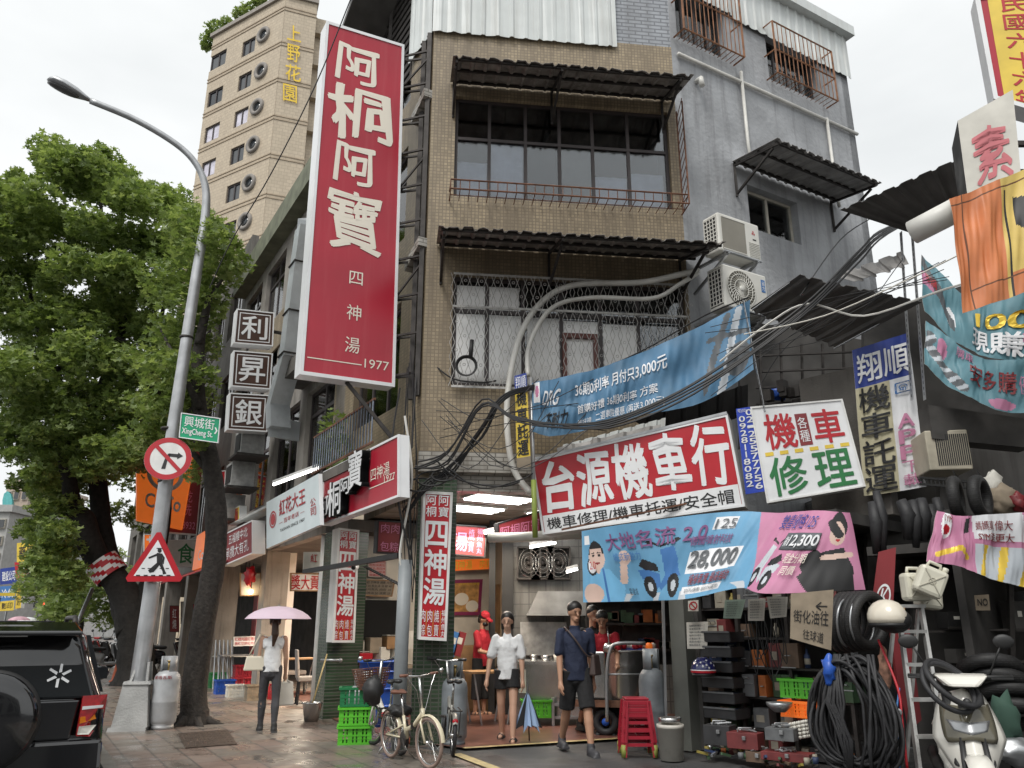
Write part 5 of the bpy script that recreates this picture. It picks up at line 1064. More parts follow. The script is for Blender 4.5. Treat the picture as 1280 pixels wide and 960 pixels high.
# helmets
def helmet(c, label, paint, yaw, r=.14, group=None, extra=None):
    t = thing('helmet', label, 'helmet', c, group); Mz = Matrix.Rotation(yaw, 3, 'Z')
    m = MB(paint); m.lathe([(r*.98, -r*.35), (r*1.04, -r*.1), (r*1.02, r*.15), (r*.9, r*.5), (r*.66, r*.78), (r*.35, r*.95), (.004, r)], c, 26, Mz@Matrix.Diagonal((1.0, 1.15, 1.0))); m.build('shell', None, t)
    m = MB(M['ink']); m.lathe([(r*.9, -r*.6), (r*1.0, -r*.5), (r*1.0, -r*.36), (r*.85, -r*.4)], c, 26, Mz@Matrix.Diagonal((1.0, 1.15, 1.0))); m.build('trim', None, t)
    if extra: extra(t, V(c), r)
def stars(t, c, r):
    m = MB(M['whiteclean'])
    for az, el in ((2.6, .5), (3.1, .35), (3.6, .55), (3.0, .75), (3.4, .25), (2.3, .3), (3.9, .3), (2.9, .12)):
        d = V((math.sin(az)*math.cos(el)*1.0, math.cos(az)*math.cos(el)*1.15, math.sin(el)))*r*1.035; Mx = d.to_track_quat('Z', 'Y').to_matrix()
        m.add([c+d+Mx@V(((.016 if k % 2 else .007)*math.cos(k*PI/5), (.016 if k % 2 else .007)*math.sin(k*PI/5), .004)) for k in range(10)], [tuple(range(10))])
    m.build('star', None, t); m = MB(M['red2']); m.lathe([(r*1.055, -r*.3), (r*1.075, -r*.12)], c, 26, Matrix.Diagonal((1, 1.15, 1)), cap=False); m.use(M['whiteclean']); m.lathe([(r*1.075, -r*.12), (r*1.066, -r*.04)], c, 26, Matrix.Diagonal((1, 1.15, 1)), cap=False); m.build('stripe', None, t)
helmet(on(879, 836, .15), 'dark blue open helmet with white stars and a red stripe', pm('helmet_blue', (.015, .02, .12), .15, coat=.6), 0, .135, 'helmets hanging at the repair shop', stars)
def visor(t, c, r): 
    m = MB(M['ink']); m.ball(c+V((.05, 0, -.03)), (r*1.02, r*1.1, r*.75)); m.use(pm('amber_edge', (.45, .22, .06), .3)); m.tube([c+V((.12+.03*math.cos(a), .06*math.sin(a)*1.2, .10*math.cos(a+.6)-.03)) for a in [k*PI/6-.5 for k in range(7)]], .012, 6); m.build('visor', None, t)
helmet(atY(1109, 771, 7.6), 'cream open helmet with a black lower half hung by the ladder top', pm('helmet_cream', (.72, .66, .55), .25, coat=.5), .3, .155, 'helmets hanging at the repair shop', visor)
# ladder
lt = thing('stepladder', 'tall grey aluminium stepladder leaning with five flat rungs in view', 'ladder', atY(1165, 985, 7.0))
A, B, A2_, B2_ = atY(1122, 757, 7.9), atY(1151, 757, 7.9), atY(1152, 985, 7.3), atY(1188, 985, 7.3)
for a, b in ((A, A2_), (B, B2_)): m = MB(M['alu']); m.bar(a, b, .06, .03); m.build('rail', None, lt)
for a, b in ((A, A2_), (B, B2_)): m = MB(M['alu']); m.bar(a+V((.02, .1, -.03)), b+V((-.02, .7, .1)), .04, .025); m.build('rear_rail', None, lt)
for k in range(5): f = .16+k*.195; m = MB(M['alu']); a = A+(A2_-A)*f; b = B+(B2_-B)*f; m.bar(a, b, .075, .03); m.build('rung', None, lt)
m = MB(M['alu']); m.hexa([A+V((-.03, .12, -.02)), A+V((-.03, -.04, -.02)), B+V((.03, -.04, -.02)), B+V((.03, .12, -.02)), A+V((-.03, .12, .01)), A+V((-.03, -.04, .01)), B+V((.03, -.04, .01)), B+V((.03, .12, .01))]); m.build('top_cap', None, lt)
# tyre stack wrapped, cardboard, hose coil
tt = thing('tyre_bundle', 'bundle of new motorcycle tyres hanging behind the lettered cardboard', 'tyre bundle', atY(1065, 778, 8.0))
for k in range(6):
    m = MB(M['tyre']); torus(m, atY(1054+k*6.5, 778-k*.5, 8.2-k*.06), .25-.004*k, .048, facing(2.35+.05*k, -.15), 36, 9); m.build('tyre', None, tt)
m = MB(M['galv']); torus(m, atY(1060, 778, 8.0), .22, .012, facing(2.4, -.1), 36, 6); torus(m, atY(1078, 776, 7.9), .225, .010, facing(2.45, -.1), 36, 6); m.build('foil_band', None, tt)
def scrawl(t, fn):
    pass
sign('cardboard_notice', 'torn grey cardboard with hand painted black characters and an arrow', 'notice', PL(atY(1014, 775, 7.75), 95), [(989, 742), (1042, 737), (1039, 813), (988, 798)], M['card'], M['card'],
     [('街化油往', (.06, .36, .9, .62), 'ink', {}), ('往球道', (.3, .74, .8, .93), 'ink', {}), ('←', (.58, .2, .86, .36), 'ink', {})], .015, 0)
m = MB(M['rubber']); c0 = atY(1066, 893, 7.5); Mx = Matrix.Rotation(rad(-35), 3, 'Z')
for k in range(34):
    w = R.uniform(.17, .32); h = R.uniform(.37, .49); ph = R.uniform(-.1, .1); oy = -.1+.2*R.random(); ox = R.uniform(-.09, .09); r = R.uniform(.011, .017); pts = []
    for i in range(30):
        a = 2*PI*i/30; x = w*math.cos(a)*(1-.22*math.sin(a))+ox; z = h*math.sin(a); pts.append(c0+Mx@V((x+ph*z, oy+.06*math.sin(a*2+k)+.05*math.cos(a+k), z)))
    m.tube(pts, r, 6, True)
for k in range(14):
    a = R.uniform(-.3, .3); m.tube([c0+Mx@V((a, -.12, .5)), c0+Mx@V((a*1.3+R.uniform(-.1, .1), -.17, .1)), c0+Mx@V((a*1.1+R.uniform(-.1, .1), -.16, -.2)), c0+Mx@V((a*.6, -.12, -.5))], .013, 6)
tag(m.build('hose_coil'), 'big hanging coil of black rubber inner tubes below the cardboard notice', 'hose coil')
lump('plastic_bag', 'blue plastic wrap tied at the top of the rubber coil', 'bag', atY(1036, 838, 7.45), (.05, .06, .13), M['blue'], .25)
m = MB(M['rubber'])
for k in range(4): torus(m, atY(1103+k*3, 905, 7.7+.08*k), .32, .05, facing(2.0+.1*k), 34, 8)
tag(m.build('tyre_bundle'), 'row of treaded tyres standing just behind the rubber coil', 'tyre bundle')
lump('rag', 'stained brown and white rag tied to the post by the ladder', 'rag', atY(1106, 835, 7.8), (.05, .05, .18), pm('rag', (.30, .16, .11), .9, var=.6, scale=18), .2)
wire([atY(1098, 800, 7.8), atY(1122, 860, 7.6), atY(1128, 905, 7.5), atY(1134, 960, 7.4)], .012, 'red2', 'strap', 'red strap hanging down alongside the ladder', 'strap')
wire([atY(1124, 860, 7.6), atY(1118, 920, 7.5), atY(1126, 925, 7.5), atY(1124, 965, 7.5)], .009, 'pblue', 'cord', 'blue cord knotted near the ladder foot', 'cord')
m = MB(M['galv'])
for k, (u, v) in enumerate(((1112, 888), (1123, 890))): m.lathe([(.012, -.02), (.03, -.02), (.03, .02), (.012, .02)], atY(u, v, 7.5), 14, facing(PI+.3)); m.tube([atY(u, v, 7.52), atY(u-2, 960, 7.5)], .012, 6)
tag(m.build('handle_rods'), 'two thin rods with grey round caps beside the ladder', 'rods')
# inside, right of the ladder
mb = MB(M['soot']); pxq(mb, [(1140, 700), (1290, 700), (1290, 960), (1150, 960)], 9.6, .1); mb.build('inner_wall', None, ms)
sign('wall_poster', 'red poster with one orange gold character deep in the repair shop', 'poster', PL(atY(1240, 780, 9.3), 95), [(1212, 757), (1252, 757), (1256, 801), (1216, 800)], M['red2'], M['soot'], [('大', (.25, .2, .75, .75), 'orange', dict(bold=.04))], .03, .02)
sign('small_sign', 'small yellowed sign reading NO on the dark beam', 'sign', PL(atY(1229, 753, 8.6), 100), [(1218, 744), (1236, 743), (1238, 763), (1220, 763)], M['card'], M['card'], [('NO', (.15, .25, .85, .7), 'ink', dict(bold=.03))], .02, 0)
for k, (u, v, az, l) in enumerate(((1237, 838, .3, 'topmost tyre of the leaning stack behind the white scooter'), (1247, 855, .5, 'second tyre from the top of the leaning stack behind the white scooter'), (1262, 872, .4, 'third tyre down in the leaning stack behind the white scooter'), (1270, 893, .5, 'lowest tyre in the leaning stack behind the white scooter'))):
    m = MB(M['tyre']); torus(m, atY(u, v, 8.1), .23, .065, facing(az, 1.1), 30, 9); tag(m.build('tyre'), l, 'tyre', 'tyres stacked behind the white scooter')
lump('cloth_bag', 'crumpled dark green cloth bag behind the white scooter', 'bag', atY(1258, 900, 7.0), (.10, .10, .2), pm('green_cloth', (.03, .07, .05), .8), .25)
lump('plastic_sheet', 'crumpled grey plastic sheet over the scooter behind', 'sheet', atY(1268, 938, 6.9), (.2, .12, .1), M['galv'], .25)
for k, (u, v, w, h, l, mm) in enumerate(((1190, 775, .22, .16, 'dark plastic drawer box on the shelf right of the ladder', 'black'), (1205, 820, .3, .14, 'grey bag on the bench behind the white scooter', 'soot'), (1268, 770, .16, .3, 'dark cabinet in the depth of the repair shop', 'soot'), (1280, 745, .1, .1, 'round grey tin on the shelf at the edge', 'galv'))):
    m = MB(M[mm]); c = atY(u, v, 8.9); m.box(c, (w, .2, h), .1); m.use(M['paper']); m.box(c+V((0, -.102, .02)), (w*.3, .004, h*.2), .1); m.use(M['iron']); m.bar(c+V((-w/2, -.11, -h/2)), c+V((w/2, -.11, -h/2)), .02); tag(m.build('storage_box', bevel=.01), l, 'box', 'boxes on the shop shelves')
m = MB(M['iron'])
for v in (790, 830): m.bar(atY(1150, v, 9.1), atY(1290, v-4, 8.9), .3, .02)
for u in (1212, 1262): m.bar(atY(u, 700, 8.8), atY(u+6, 960, 8.8), .05)
tag(m.build('shelf_rack'), 'black iron rack deep in the shop to the right of the ladder', 'rack')
# ---------------------------------------------------------------- shelves of the repair shop between the post and the tyre bundle
sr = thing('parts_shelf', 'dark steel parts shelf crammed with boxes in the repair shop front', 'shelf', F4.p(.4, 0, -.5))
m = MB(M['iron'])
for z in (.28, .62, .95, 1.28, 1.62, 1.95): m.pbox(F4, .05, 1.9, z-.012, z+.012, -.8, -.35)
m.build('board', None, sr)
for s_ in (.04, .55, 1.2, 1.88): m = MB(M['iron']); m.pbox(F4, s_-.02, s_+.02, 0, 2.4, -.4, -.34); m.build('upright', None, sr)
cl = [pm('shelf_%s' % n, c, .6, var=.25, scale=8, dirt=.3) for n, c in (('grey', (.12, .125, .13)), ('brown', (.14, .09, .06)), ('blue', (.03, .05, .12)), ('red', (.16, .03, .03)), ('cream', (.33, .30, .24)), ('green', (.05, .10, .05)), ('black', (.03, .03, .032)), ('yellow', (.30, .24, .05)), ('orange', (.40, .12, .03)))]
cn = ['grey', 'brown', 'blue', 'red', 'cream', 'green', 'black', 'yellow', 'orange']; rowname = ['floor', 'lowest', 'second', 'third', 'fourth', 'fifth', 'top']; cnt = {}
for zi, z in enumerate((0.01, .295, .635, .965, 1.295, 1.635, 1.965)):
    x = .08
    while x < 1.8:
        w = R.uniform(.07, .24) if zi else R.uniform(.12, .3); h = R.uniform(.08, .27); k = R.randrange(9); d = R.uniform(.12, .3)
        kind = R.choice(('box', 'box', 'case', 'bottle', 'drawer'))
        if kind == 'bottle': w = .08; h = R.uniform(.16, .24)
        if abs(x-.55) < .0: pass
        c = F4.p(x+w/2, z+h/2, -.42-R.uniform(0, .12)); m = MB(cl[k]); 
        if kind == 'bottle':
            r = .035; m.lathe([(r, 0), (r, h*.65), (r*.4, h*.8), (r*.4, h)], c-V((0, 0, h/2)), 12); m.use(cl[4]); m.lathe([(r*1.02, h*.2), (r*1.02, h*.5)], c-V((0, 0, h/2)), 12, cap=False); nm = 'oil_bottle'; word = 'oil bottle'
        else:
            m.box(c, (w, d, h), F4.yaw+R.uniform(-.12, .12)); f = lambda a, b, o=.0: c+F4.d*(a*w)+V((0, 0, b*h))+F4.n*(d/2+.006+o)
            m.use(cl[4] if kind == 'box' else M['galv'])
            if kind == 'box': m.add([f(-.3, -.2), f(.2, -.2), f(.2, .15), f(-.3, .15)], [(0, 1, 2, 3)])
            elif kind == 'case': m.tube([f(-.2, .3), f(-.2, .38, .03), f(.2, .38, .03), f(.2, .3)], .008, 5); m.box(f(0, .1), (w, .008, .012), F4.yaw)
            else: m.bar(f(-.45, -.48, .01), f(.45, -.48, .01), .012); m.tube([f(-.15, 0), f(-.15, 0, .025), f(.15, 0, .025), f(.15, 0)], .007, 5)
            nm = {'box': 'cardboard_box', 'case': 'tool_case', 'drawer': 'drawer'}[kind]; word = nm.replace('_', ' ')
        key = (cn[k], word, rowname[zi]); cnt[key] = cnt.get(key, 0)+1
        if cnt[key] == 1:
            where = 'left half' if x < .9 else 'right half'
            lab = f'{cn[k]} {word} on the {rowname[zi]} shelf of the parts shelf' if zi else f'{cn[k]} {word} on the floor under the parts shelf'
            tag(m.build(nm, bevel=.006 if kind != 'bottle' else 0), lab, word.split()[-1], 'goods on the parts shelf')
        else: bpy.data.meshes
        x += w+R.uniform(.01, .06)
# things in front of the shelf
for k in range(6):
    z = .45+k*.17; c = F4.p(.42, z, -.2); m = MB(cl[6]); w, d, h = .42, .3, .11
    m.box(c+V((0, 0, -h/2)), (w, d, .012), F4.yaw)
    for a, b in ((1, 0), (-1, 0), (0, 1), (0, -1)): m.box(c+F4.d*(a*w/2)+F4.n*(b*d/2), (.012 if a else w, .012 if b else d, h), F4.yaw)
    m.use(cl[0]); m.bar(c+F4.d*(-w/2)+F4.n*(d/2+.01)+V((0, 0, h/2)), c+F4.d*(w/2)+F4.n*(d/2+.01)+V((0, 0, h/2)), .02)
    for j in range(5): m.use(R.choice(cl)); m.box(c+F4.d*R.uniform(-.15, .15)+F4.n*R.uniform(-.1, .1)+V((0, 0, .01)), (.08, .06, .08), R.random())
    tag(m.build('parts_tray'), 'black metal tray, %s in the tower of six beside the starred helmet' % ('lowest', 'second from the floor', 'third from the floor', 'fourth from the floor', 'fifth from the floor', 'topmost')[k], 'tray', 'trays stacked in the repair shop')
for i, (q, lab) in enumerate((([(858, 778), (885, 777), (884, 811), (859, 811)], 'white handwritten list on a card beside the shop post'), ([(906, 750), (932, 749), (926, 773), (904, 773)], 'greenish sheet of paper hanging under the long banner'), ([(935, 749), (957, 748), (955, 776), (935, 776)], 'cream sheet of paper hanging between two other papers under the banner'), ([(958, 746), (985, 746), (983, 771), (963, 773)], 'white sheet of paper hanging next to the lettered cardboard'))):
    sign('paper_notice', lab, 'paper', PL(F4.at(q[0][0], 790, .05), 110), q, M['paper'] if i != 1 else pm('green_paper', (.28, .36, .30), .8), M['paper'], [(R.choice(('機車材料價目', '保養登記單', '輪胎規格表'))+'一二', (.12, .1+.12*k, .88, .17+.12*k), 'pgrey', {}) for k in range(7)], .006, 0, 'papers hung in the repair shop')
def plate(mb, f): ring(mb, f, (.5, .5), .3, .4, 1.0); mb.add([f(.25, .3), f(.32, .24), f(.76, .7), f(.7, .76)], [(0, 3, 2, 1)])
sign('small_sign', 'small round red prohibition plate at the top of the shop post', 'sign', PL(F4.at(868, 755, .1), 110), [(860, 751), (873, 750), (873, 764), (860, 764)], M['paper'], M['paper'], [(plate, None, 'red2')], .01, 0)
for k in range(9):
    a = on(935+R.uniform(-5, 40), 765+R.uniform(-10, 10), -.05); l = R.uniform(.35, .8); pts = [a, a+V((R.uniform(-.05, .05), 0, -l*.5)), a+V((R.uniform(-.1, .1), -.03, -l)), a+V((R.uniform(.03, .12), -.03, -l*.55)), a+V((.05, 0, 0))]
    m = MB(M['cable']); m.tube([spl(pts, i/20) for i in range(21)], .006, 5); tag(m.build('cable'), 'one of the thin black cables looped from the shop ceiling before the shelf', 'cable', 'cables looped before the shelf')
def crate(name, c, sz, yaw, mat, label, group=None, cat='crate'):
    w, d, h = sz; Mz = Matrix.Rotation(yaw, 3, 'Z'); c = V(c); t = thing(name, label, cat, c, group); m = MB(mat); g = lambda x, y, z: c+Mz@V((x, y, z))
    m.box(g(0, 0, .012), (w-.02, d-.02, .02), yaw)
    for sx_, sy_ in ((0, 1), (0, -1), (1, 0), (-1, 0)):
        L_ = w if sy_ else d; n = 7 if sy_ else 5
        for z, hh in ((h*.06, h*.12), (h*.5, h*.09), (h*.93, h*.14), (h*.3, h*.03), (h*.72, h*.03)): m.box(g(sx_*(w/2-.008), sy_*(d/2-.008), z), (.016 if sx_ else L_, .016 if sy_ else L_-.03, hh), yaw)
        for k in range(n):
            p = -L_/2+L_*(k+.5)/n; ww = L_/n*.45 if k % 2 else L_/n*.95; m.box(g(sx_*(w/2-.009) or p, sy_*(d/2-.009) or p, h/2), (.012 if sx_ else ww, .012 if sy_ else ww, h*.9), yaw)
    m.box(g(0, 0, h-.012), (w+.02, .02, .024), yaw, None) if False else None
    for sx_, sy_ in ((0, 1), (0, -1), (1, 0), (-1, 0)): m.box(g(sx_*(w/2+.004), sy_*(d/2+.004), h-.014), (.03 if sx_ else w+.036, .03 if sy_ else d-.024, .028), yaw)
    m.build('body', None, t); return t
crate('plastic_crate', on(1005, 872, -.25)+V((0, 0, .0)), (.4, .3, .2), F4.yaw, M['green'], 'green plastic crate on top of an orange one inside the repair shop', 'crates in the repair shop')
crate('plastic_crate', on(1005, 890, -.25)+V((0, 0, -.05)), (.4, .3, .17), F4.yaw, M['orange'], 'orange plastic crate under a green one inside the repair shop', 'crates in the repair shop')
m = MB(M['paper']); c = on(1000, 915, .1)
for k in range(5):
    for i in range(6):
        for j in range(4): m.ball(c+F4.d*(i*.05-.12)+F4.n*(j*.05)+V((0, 0, k*.035-.08+i*.012)), (.02, .02, .02), None, 6)
m.pbox(F4, 0, 0, 0, 0, 0, 0)
tag(m.build('egg_tray'), 'stack of pale moulded egg trays leaning in front of the orange crate', 'egg tray')
m = MB(M['galv']); m.lathe([(.06, 0), (.13, .06), (.14, .10), (.13, .10), (.055, .015)], on(975, 890, .05), 20); tag(m.build('metal_bowl'), 'shallow grey metal bowl lying among parts in the repair shop', 'bowl')
for k, (u, v, w, h, mm, lab) in enumerate(((900, 918, .3, .2, 6, 'black tool chest at the foot of the shelf, nearest the white bucket'), (932, 925, .34, .16, 3, 'dark red tool box on the floor beside the black tool chest'), (978, 917, .3, .12, 0, 'open grey tool box full of spanners in front of the shelf'), (985, 945, .5, .08, 3, 'long dark red metal box lying flat at the kerb of the repair shop'), (948, 945, .2, .1, 1, 'low brown wooden box at the front of the repair shop'))):
    c = on(u, v, .3); m = MB(cl[mm]); m.box(c, (w, .22, h), F4.yaw+.2); m.use(M['galv']); m.tube([c+V((-.08, 0, h/2)), c+V((-.07, 0, h/2+.04)), c+V((.07, 0, h/2+.04)), c+V((.08, 0, h/2))], .01, 6); m.box(c+V((-.05, -.12, h*.2)), (.04, .02, .04), F4.yaw)
    for j in range(5): m.bar(c+V((R.uniform(-.12, .12), R.uniform(-.08, .08), h/2+.01)), c+V((R.uniform(-.12, .12), R.uniform(-.08, .08), h/2+.03)), .015)
    tag(m.build('tool_box', bevel=.008), lab, 'tool box', 'tool boxes on the shop floor')
m = MB(M['rubber'])
for k in range(60):
    c = on(R.uniform(880, 1020), R.uniform(925, 958), R.uniform(.0, .5)); c.z = R.uniform(.02, .12); m.use(R.choice(cl+[M['rubber'], M['galv']])); a = R.random()*6
    if k % 3: m.bar(c, c+V((.12*math.cos(a), .12*math.sin(a), .03)), .025)
    else: m.lathe([(.03, 0), (.03, .06)], c, 8)
tag(m.build('scrap_parts'), 'litter of small engine parts and scrap on the ground before the shelf', 'scrap', None, 'stuff')
# ---------------------------------------------------------------- lamp post and its signs
LB = gnd(163, 912); lp = thing('street_lamp', 'tall leaning galvanised street lamp on a cast base, carrying traffic signs', 'street lamp', LB)
LY = LB.y
def lat(u, v, y=None): return atY(u, v, y or LY)
M['lampm'] = pm('lamp_metal', (.44, .45, .46), .4, .6, var=.15, scale=5, dirt=.35, dcol=(.2, .2, .2))
m = MB(M['lampm']); pts = [lat(172, 862), lat(190, 735), lat(209, 590), lat(228, 460), lat(246, 340), lat(256, 275), lat(257, 235, LY-.05), lat(245, 205, LY-.15), lat(220, 180, LY-.3), lat(170, 150, LY-.6), lat(113, 126, LY-.9)]
q = [spl(pts, i/50) for i in range(51)]; m.tube(q, [.13-.075*min(1, i/34) for i in range(51)], 14); m.build('pole', None, lp)
m = MB(pm('cast_base', (.36, .36, .35), .6, .3, var=.2, bump=.3, dirt=.5)); b = LB
def frust(m, c, w0, w1, z0, z1, yaw): 
    Mz = Matrix.Rotation(yaw, 3, 'Z'); m.hexa([c+Mz@V((a*w, d*w, z)) for z, w in ((z0, w0/2), (z1, w1/2)) for a, d in ((-1, -1), (1, -1), (1, 1), (-1, 1))])
frust(m, b+V((.0, 0, 0)), .52, .50, -.02, .05, .2); frust(m, b+V((.03, 0, 0)), .48, .34, .05, .62, .2); frust(m, b+V((.05, 0, 0)), .38, .36, .62, .66, .2)
for k in range(4): a = .2+PI/2*k+PI/4; m.bar(b+V((.06+.16*math.cos(a), .16*math.sin(a), .64)), b+V((.09+.10*math.cos(a), .10*math.sin(a), .92)), .035)
m.build('base', None, lp)
a = lat(113, 126, LY-.9); e = lat(60, 100, LY-1.2); d = (e-a).normalized(); X = d.cross(V((0, 0, 1))).normalized(); Zc = X.cross(d)
m = MB(M['lampm']); Mx = Matrix((X, d, Zc)).transposed(); vs = []
for t_, w, h in ((0, .04, .035), (.12, .07, .06), (.3, .13, .10), (.55, .17, .12), (.75, .16, .11), (.86, .08, .06), (.9, .02, .02)):
    L_ = (e-a).length/.88; vs.append([a+Mx@V((w*math.cos(k*PI/8), L_*t_, h*(math.sin(k*PI/8) if math.sin(k*PI/8) > 0 else .35*math.sin(k*PI/8)))) for k in range(16)])
m.add([p for r_ in vs for p in r_], [(i*16+k, i*16+(k+1) % 16, (i+1)*16+(k+1) % 16, (i+1)*16+k) for i in range(6) for k in range(16)]+[tuple(range(15, -1, -1)), tuple(range(96, 112))], True); lh = m.build('lamp_head', None, lp)
m = MB(pm('lamp_lens', (.10, .10, .10), .25)); m.ball(a+d*(e-a).length*.62-Zc*.045, (.10, .26, .03), Mx); m.build('lens', None, lh)
for u, v in ((233, 424), (210, 538), (206, 604)): m = MB(M['iron']); c = lat(u, v-2); m.lathe([(.105, -.02), (.11, 0), (.105, .02)], c, 14); m.build('strap', None, lp)
PS = PL((0, LY-.16), 90)
sign('street_sign', 'small green street name sign with white lettering on the lamp post', 'sign', PL(atY(225, 535, LY-.16), 97), [(227, 516), (276, 523), (273, 554), (224, 547)], pm('sign_green', (.0, .30, .14), .35), M['whiteclean'], [('興城街', (.1, .1, .86, .52), 'whiteclean', {}), ('XingCheng St.', (.06, .58, .84, .88), 'whiteclean', dict(bold=.03)), ('›', (.88, .4, .95, .65), 'whiteclean', dict(bold=.04))], .015, .012)
def disc(name, label, u, v, r, Y):
    c = atY(u, v, Y); t = thing(name, label, 'sign', c); Mx = facing(PI-.25, .12)@Matrix.Identity(3); g = lambda x, y, o: c+Mx@V((x, y, o))
    # facing() sends +z to the viewer; x runs to the viewer's left or right, so find right and up
    n = Mx@V((0, 0, 1)); rt = V((0, 0, 1)).cross(n).normalized(); up = n.cross(rt); g = lambda x, y, o: c+rt*x+up*y+n*o
    B_ = Matrix((rt, up, n)).transposed()
    m = MB(M['white']); m.lathe([(r, -.012), (r, 0), (.001, 0)], c, 40, B_, False); m.build('plate', None, t)
    m = MB(M['red2']); K = 44; vs = []
    for i in range(K):
        a = 2*PI*i/K; vs += [g(r*.995*math.cos(a), r*.995*math.sin(a), .003), g(r*.76*math.cos(a), r*.76*math.sin(a), .003)]
    m.add(vs, [(2*i, (2*i+2) % (2*K), (2*i+3) % (2*K), 2*i+1) for i in range(K)]); w = r*.085; s_ = r*.78*.7071
    m.add([g(-s_-w*.7, s_-w*.7, .006), g(s_-w*.7, -s_-w*.7, .006), g(s_+w*.7, -s_+w*.7, .006), g(-s_+w*.7, s_+w*.7, .006)], [(0, 1, 2, 3)]); m.build('ring', None, t)
    m = MB(M['ink']); 
    for P in ([(-.22, -.5), (-.05, -.5), (.0, .02), (-.12, .02)], [(-.12, .0), (.06, .0), (.10, .22), (-.02, .22)], [(-.0, .10), (.42, .06), (.42, .22), (.0, .24)], [(.38, -.02), (.62, .14), (.40, .30)]): m.add([g(x*r, y*r, .0045) for x, y in P], [tuple(range(len(P)))])
    m.build('arrow', None, t)
disc('traffic_sign', 'round red and white no turning sign with a black arrow on the lamp post', 210, 573, .345, LY-.2)
Yt = LY-.2; tri = [(199, 661), (154, 727), (230, 727)]
PT = PL(atY(195, 700, Yt), 84); t = thing('traffic_sign', 'red bordered triangular pedestrian warning sign on the lamp post', 'sign', PT.at(195, 727)); P = [PT.at(*x) for x in tri]; ce = sum(P, V())/3
def inset(k, o): return [ce+(p-ce)*k+PT.n*o for p in P]
m = MB(M['red2']); vs = []
for k in range(3):
    p = P[k]; u1 = (P[(k+1) % 3]-p).normalized(); u2 = (P[(k+2) % 3]-p).normalized(); vs += [p+u2*.06, p+u1*.06]
m.prism([v-PT.n*.012 for v in vs], PT.n*.012); m.build('plate', None, t)
m = MB(M['whiteclean']); m.add(inset(.68, .004), [(0, 1, 2)]); m.build('field', None, t)
m = MB(M['ink']); g = lambda u, v: PT.at(u, v, .008); S_ = lambda pts, w=.0: m.add([g(*p) for p in pts], [tuple(range(len(pts)))])
m.add([g(199.5+2.6*math.cos(k), 688+3*math.sin(k)) for k in [i*PI/6 for i in range(12)]], [tuple(range(12))]); S_([(195.5, 686), (203.5, 686), (203, 685), (196, 684.8)])
S_([(196, 691), (203, 692), (203.5, 703), (200, 706), (196, 704)]); S_([(185.5, 696.5), (196, 692), (197, 694.5), (186, 698.5)]); S_([(202.5, 692), (206, 697), (204.5, 705), (203, 705), (203.5, 698)]); S_([(196.5, 703), (200.5, 705), (192, 715), (187, 716), (185, 713)]); S_([(198, 704), (202.5, 703), (206, 713), (208, 717), (203.5, 718), (203, 714)])
for k in range(5): S_([(177+k*7.5, 710), (181+k*7.5, 710), (181+k*7.5, 711), (177+k*7.5, 711)]); S_([(170+k*9.5, 718.5), (175+k*9.5, 718.5), (175+k*9.5, 719.7), (170+k*9.5, 719.7)])
m.build('pictogram', None, t)
# gas cylinders
def cylinder(loc, h, r, mat, label, yaw=0., mark=None):
    t = thing('gas_cylinder', label, 'gas cylinder', loc, 'steel gas cylinders'); m = MB(mat)
    m.lathe([(r*.86, 0), (r*.86, .05), (r*.8, .05), (r*.97, .09), (r, .13), (r, h*.36), (r*1.015, h*.37), (r, h*.38), (r, h*.66), (r*.93, h*.73), (r*.7, h*.78), (r*.4, h*.8)], loc, 28); m.build('body', None, t)
    m = MB(mat); K = 20; pr = r*.62
    vs = []; fs = []
    for i in range(K+1):
        a = yaw+.5+(2*PI-1.0)*i/K
        for q, z in ((pr, h*.765), (pr, h), (pr-.008, h), (pr-.008, h*.765)): vs.append(V(loc)+V((q*math.cos(a), q*math.sin(a), z)))
    for i in range(K):
        for j in range(4): fs.append((i*4+j, i*4+4+j, i*4+4+(j+1) % 4, i*4+(j+1) % 4))
    m.add(vs, fs, True); m.build('collar', None, t)
    m = MB(pm('brass', (.35, .25, .10), .4, .8)); m.tube([V(loc)+V((0, 0, h*.79)), V(loc)+V((0, 0, h*.92))], .018, 8); m.lathe([(.03, 0), (.03, .02)], V(loc)+V((0, 0, h*.92)), 10); m.build('valve', None, t)
    if mark:
        m = MB(M['maroon']); 
        def fn(u, v): a = -PI/2-.9+1.8*u; z = h*.735-v*.05; rr = r*(.93+.07*v)*.985+.012; return V(loc)+V((rr*math.cos(a), rr*math.sin(a), z))
        m.text(mark, fn, (.1, 0, .9, 1), .02); m.build('lettering', None, t)
    return t
M['cyl'] = pm('cylinder_paint', (.40, .41, .42), .5, .2, var=.15, scale=6, dirt=.4, dcol=(.2, .17, .14)); M['cyl2'] = pm('cylinder_grey', (.20, .22, .235), .5, .2, var=.2, scale=6, dirt=.35)
cylinder(gnd(202, 911), 1.0, .185, M['cyl'], 'light grey gas cylinder standing between the lamp base and the slim tree', -PI/2, '家用瓦斯')
cylinder(gnd(567, 931), 1.0, .165, M['cyl2'], 'dark grey gas cylinder behind the small folding bike at the corner column', -1.2)
cylinder(gnd(450, 927), .86, .18, M['cyl'], 'pale gas cylinder half hidden behind the white bicycle', -1.2)
cylinder(atY(818, 915, 10.6)*1.0-V((0, 0, atY(818, 915, 10.6).z)), 1.15, .165, M['cyl2'], 'slim grey gas cylinder between the cooking cart and the shop post', -1.2)
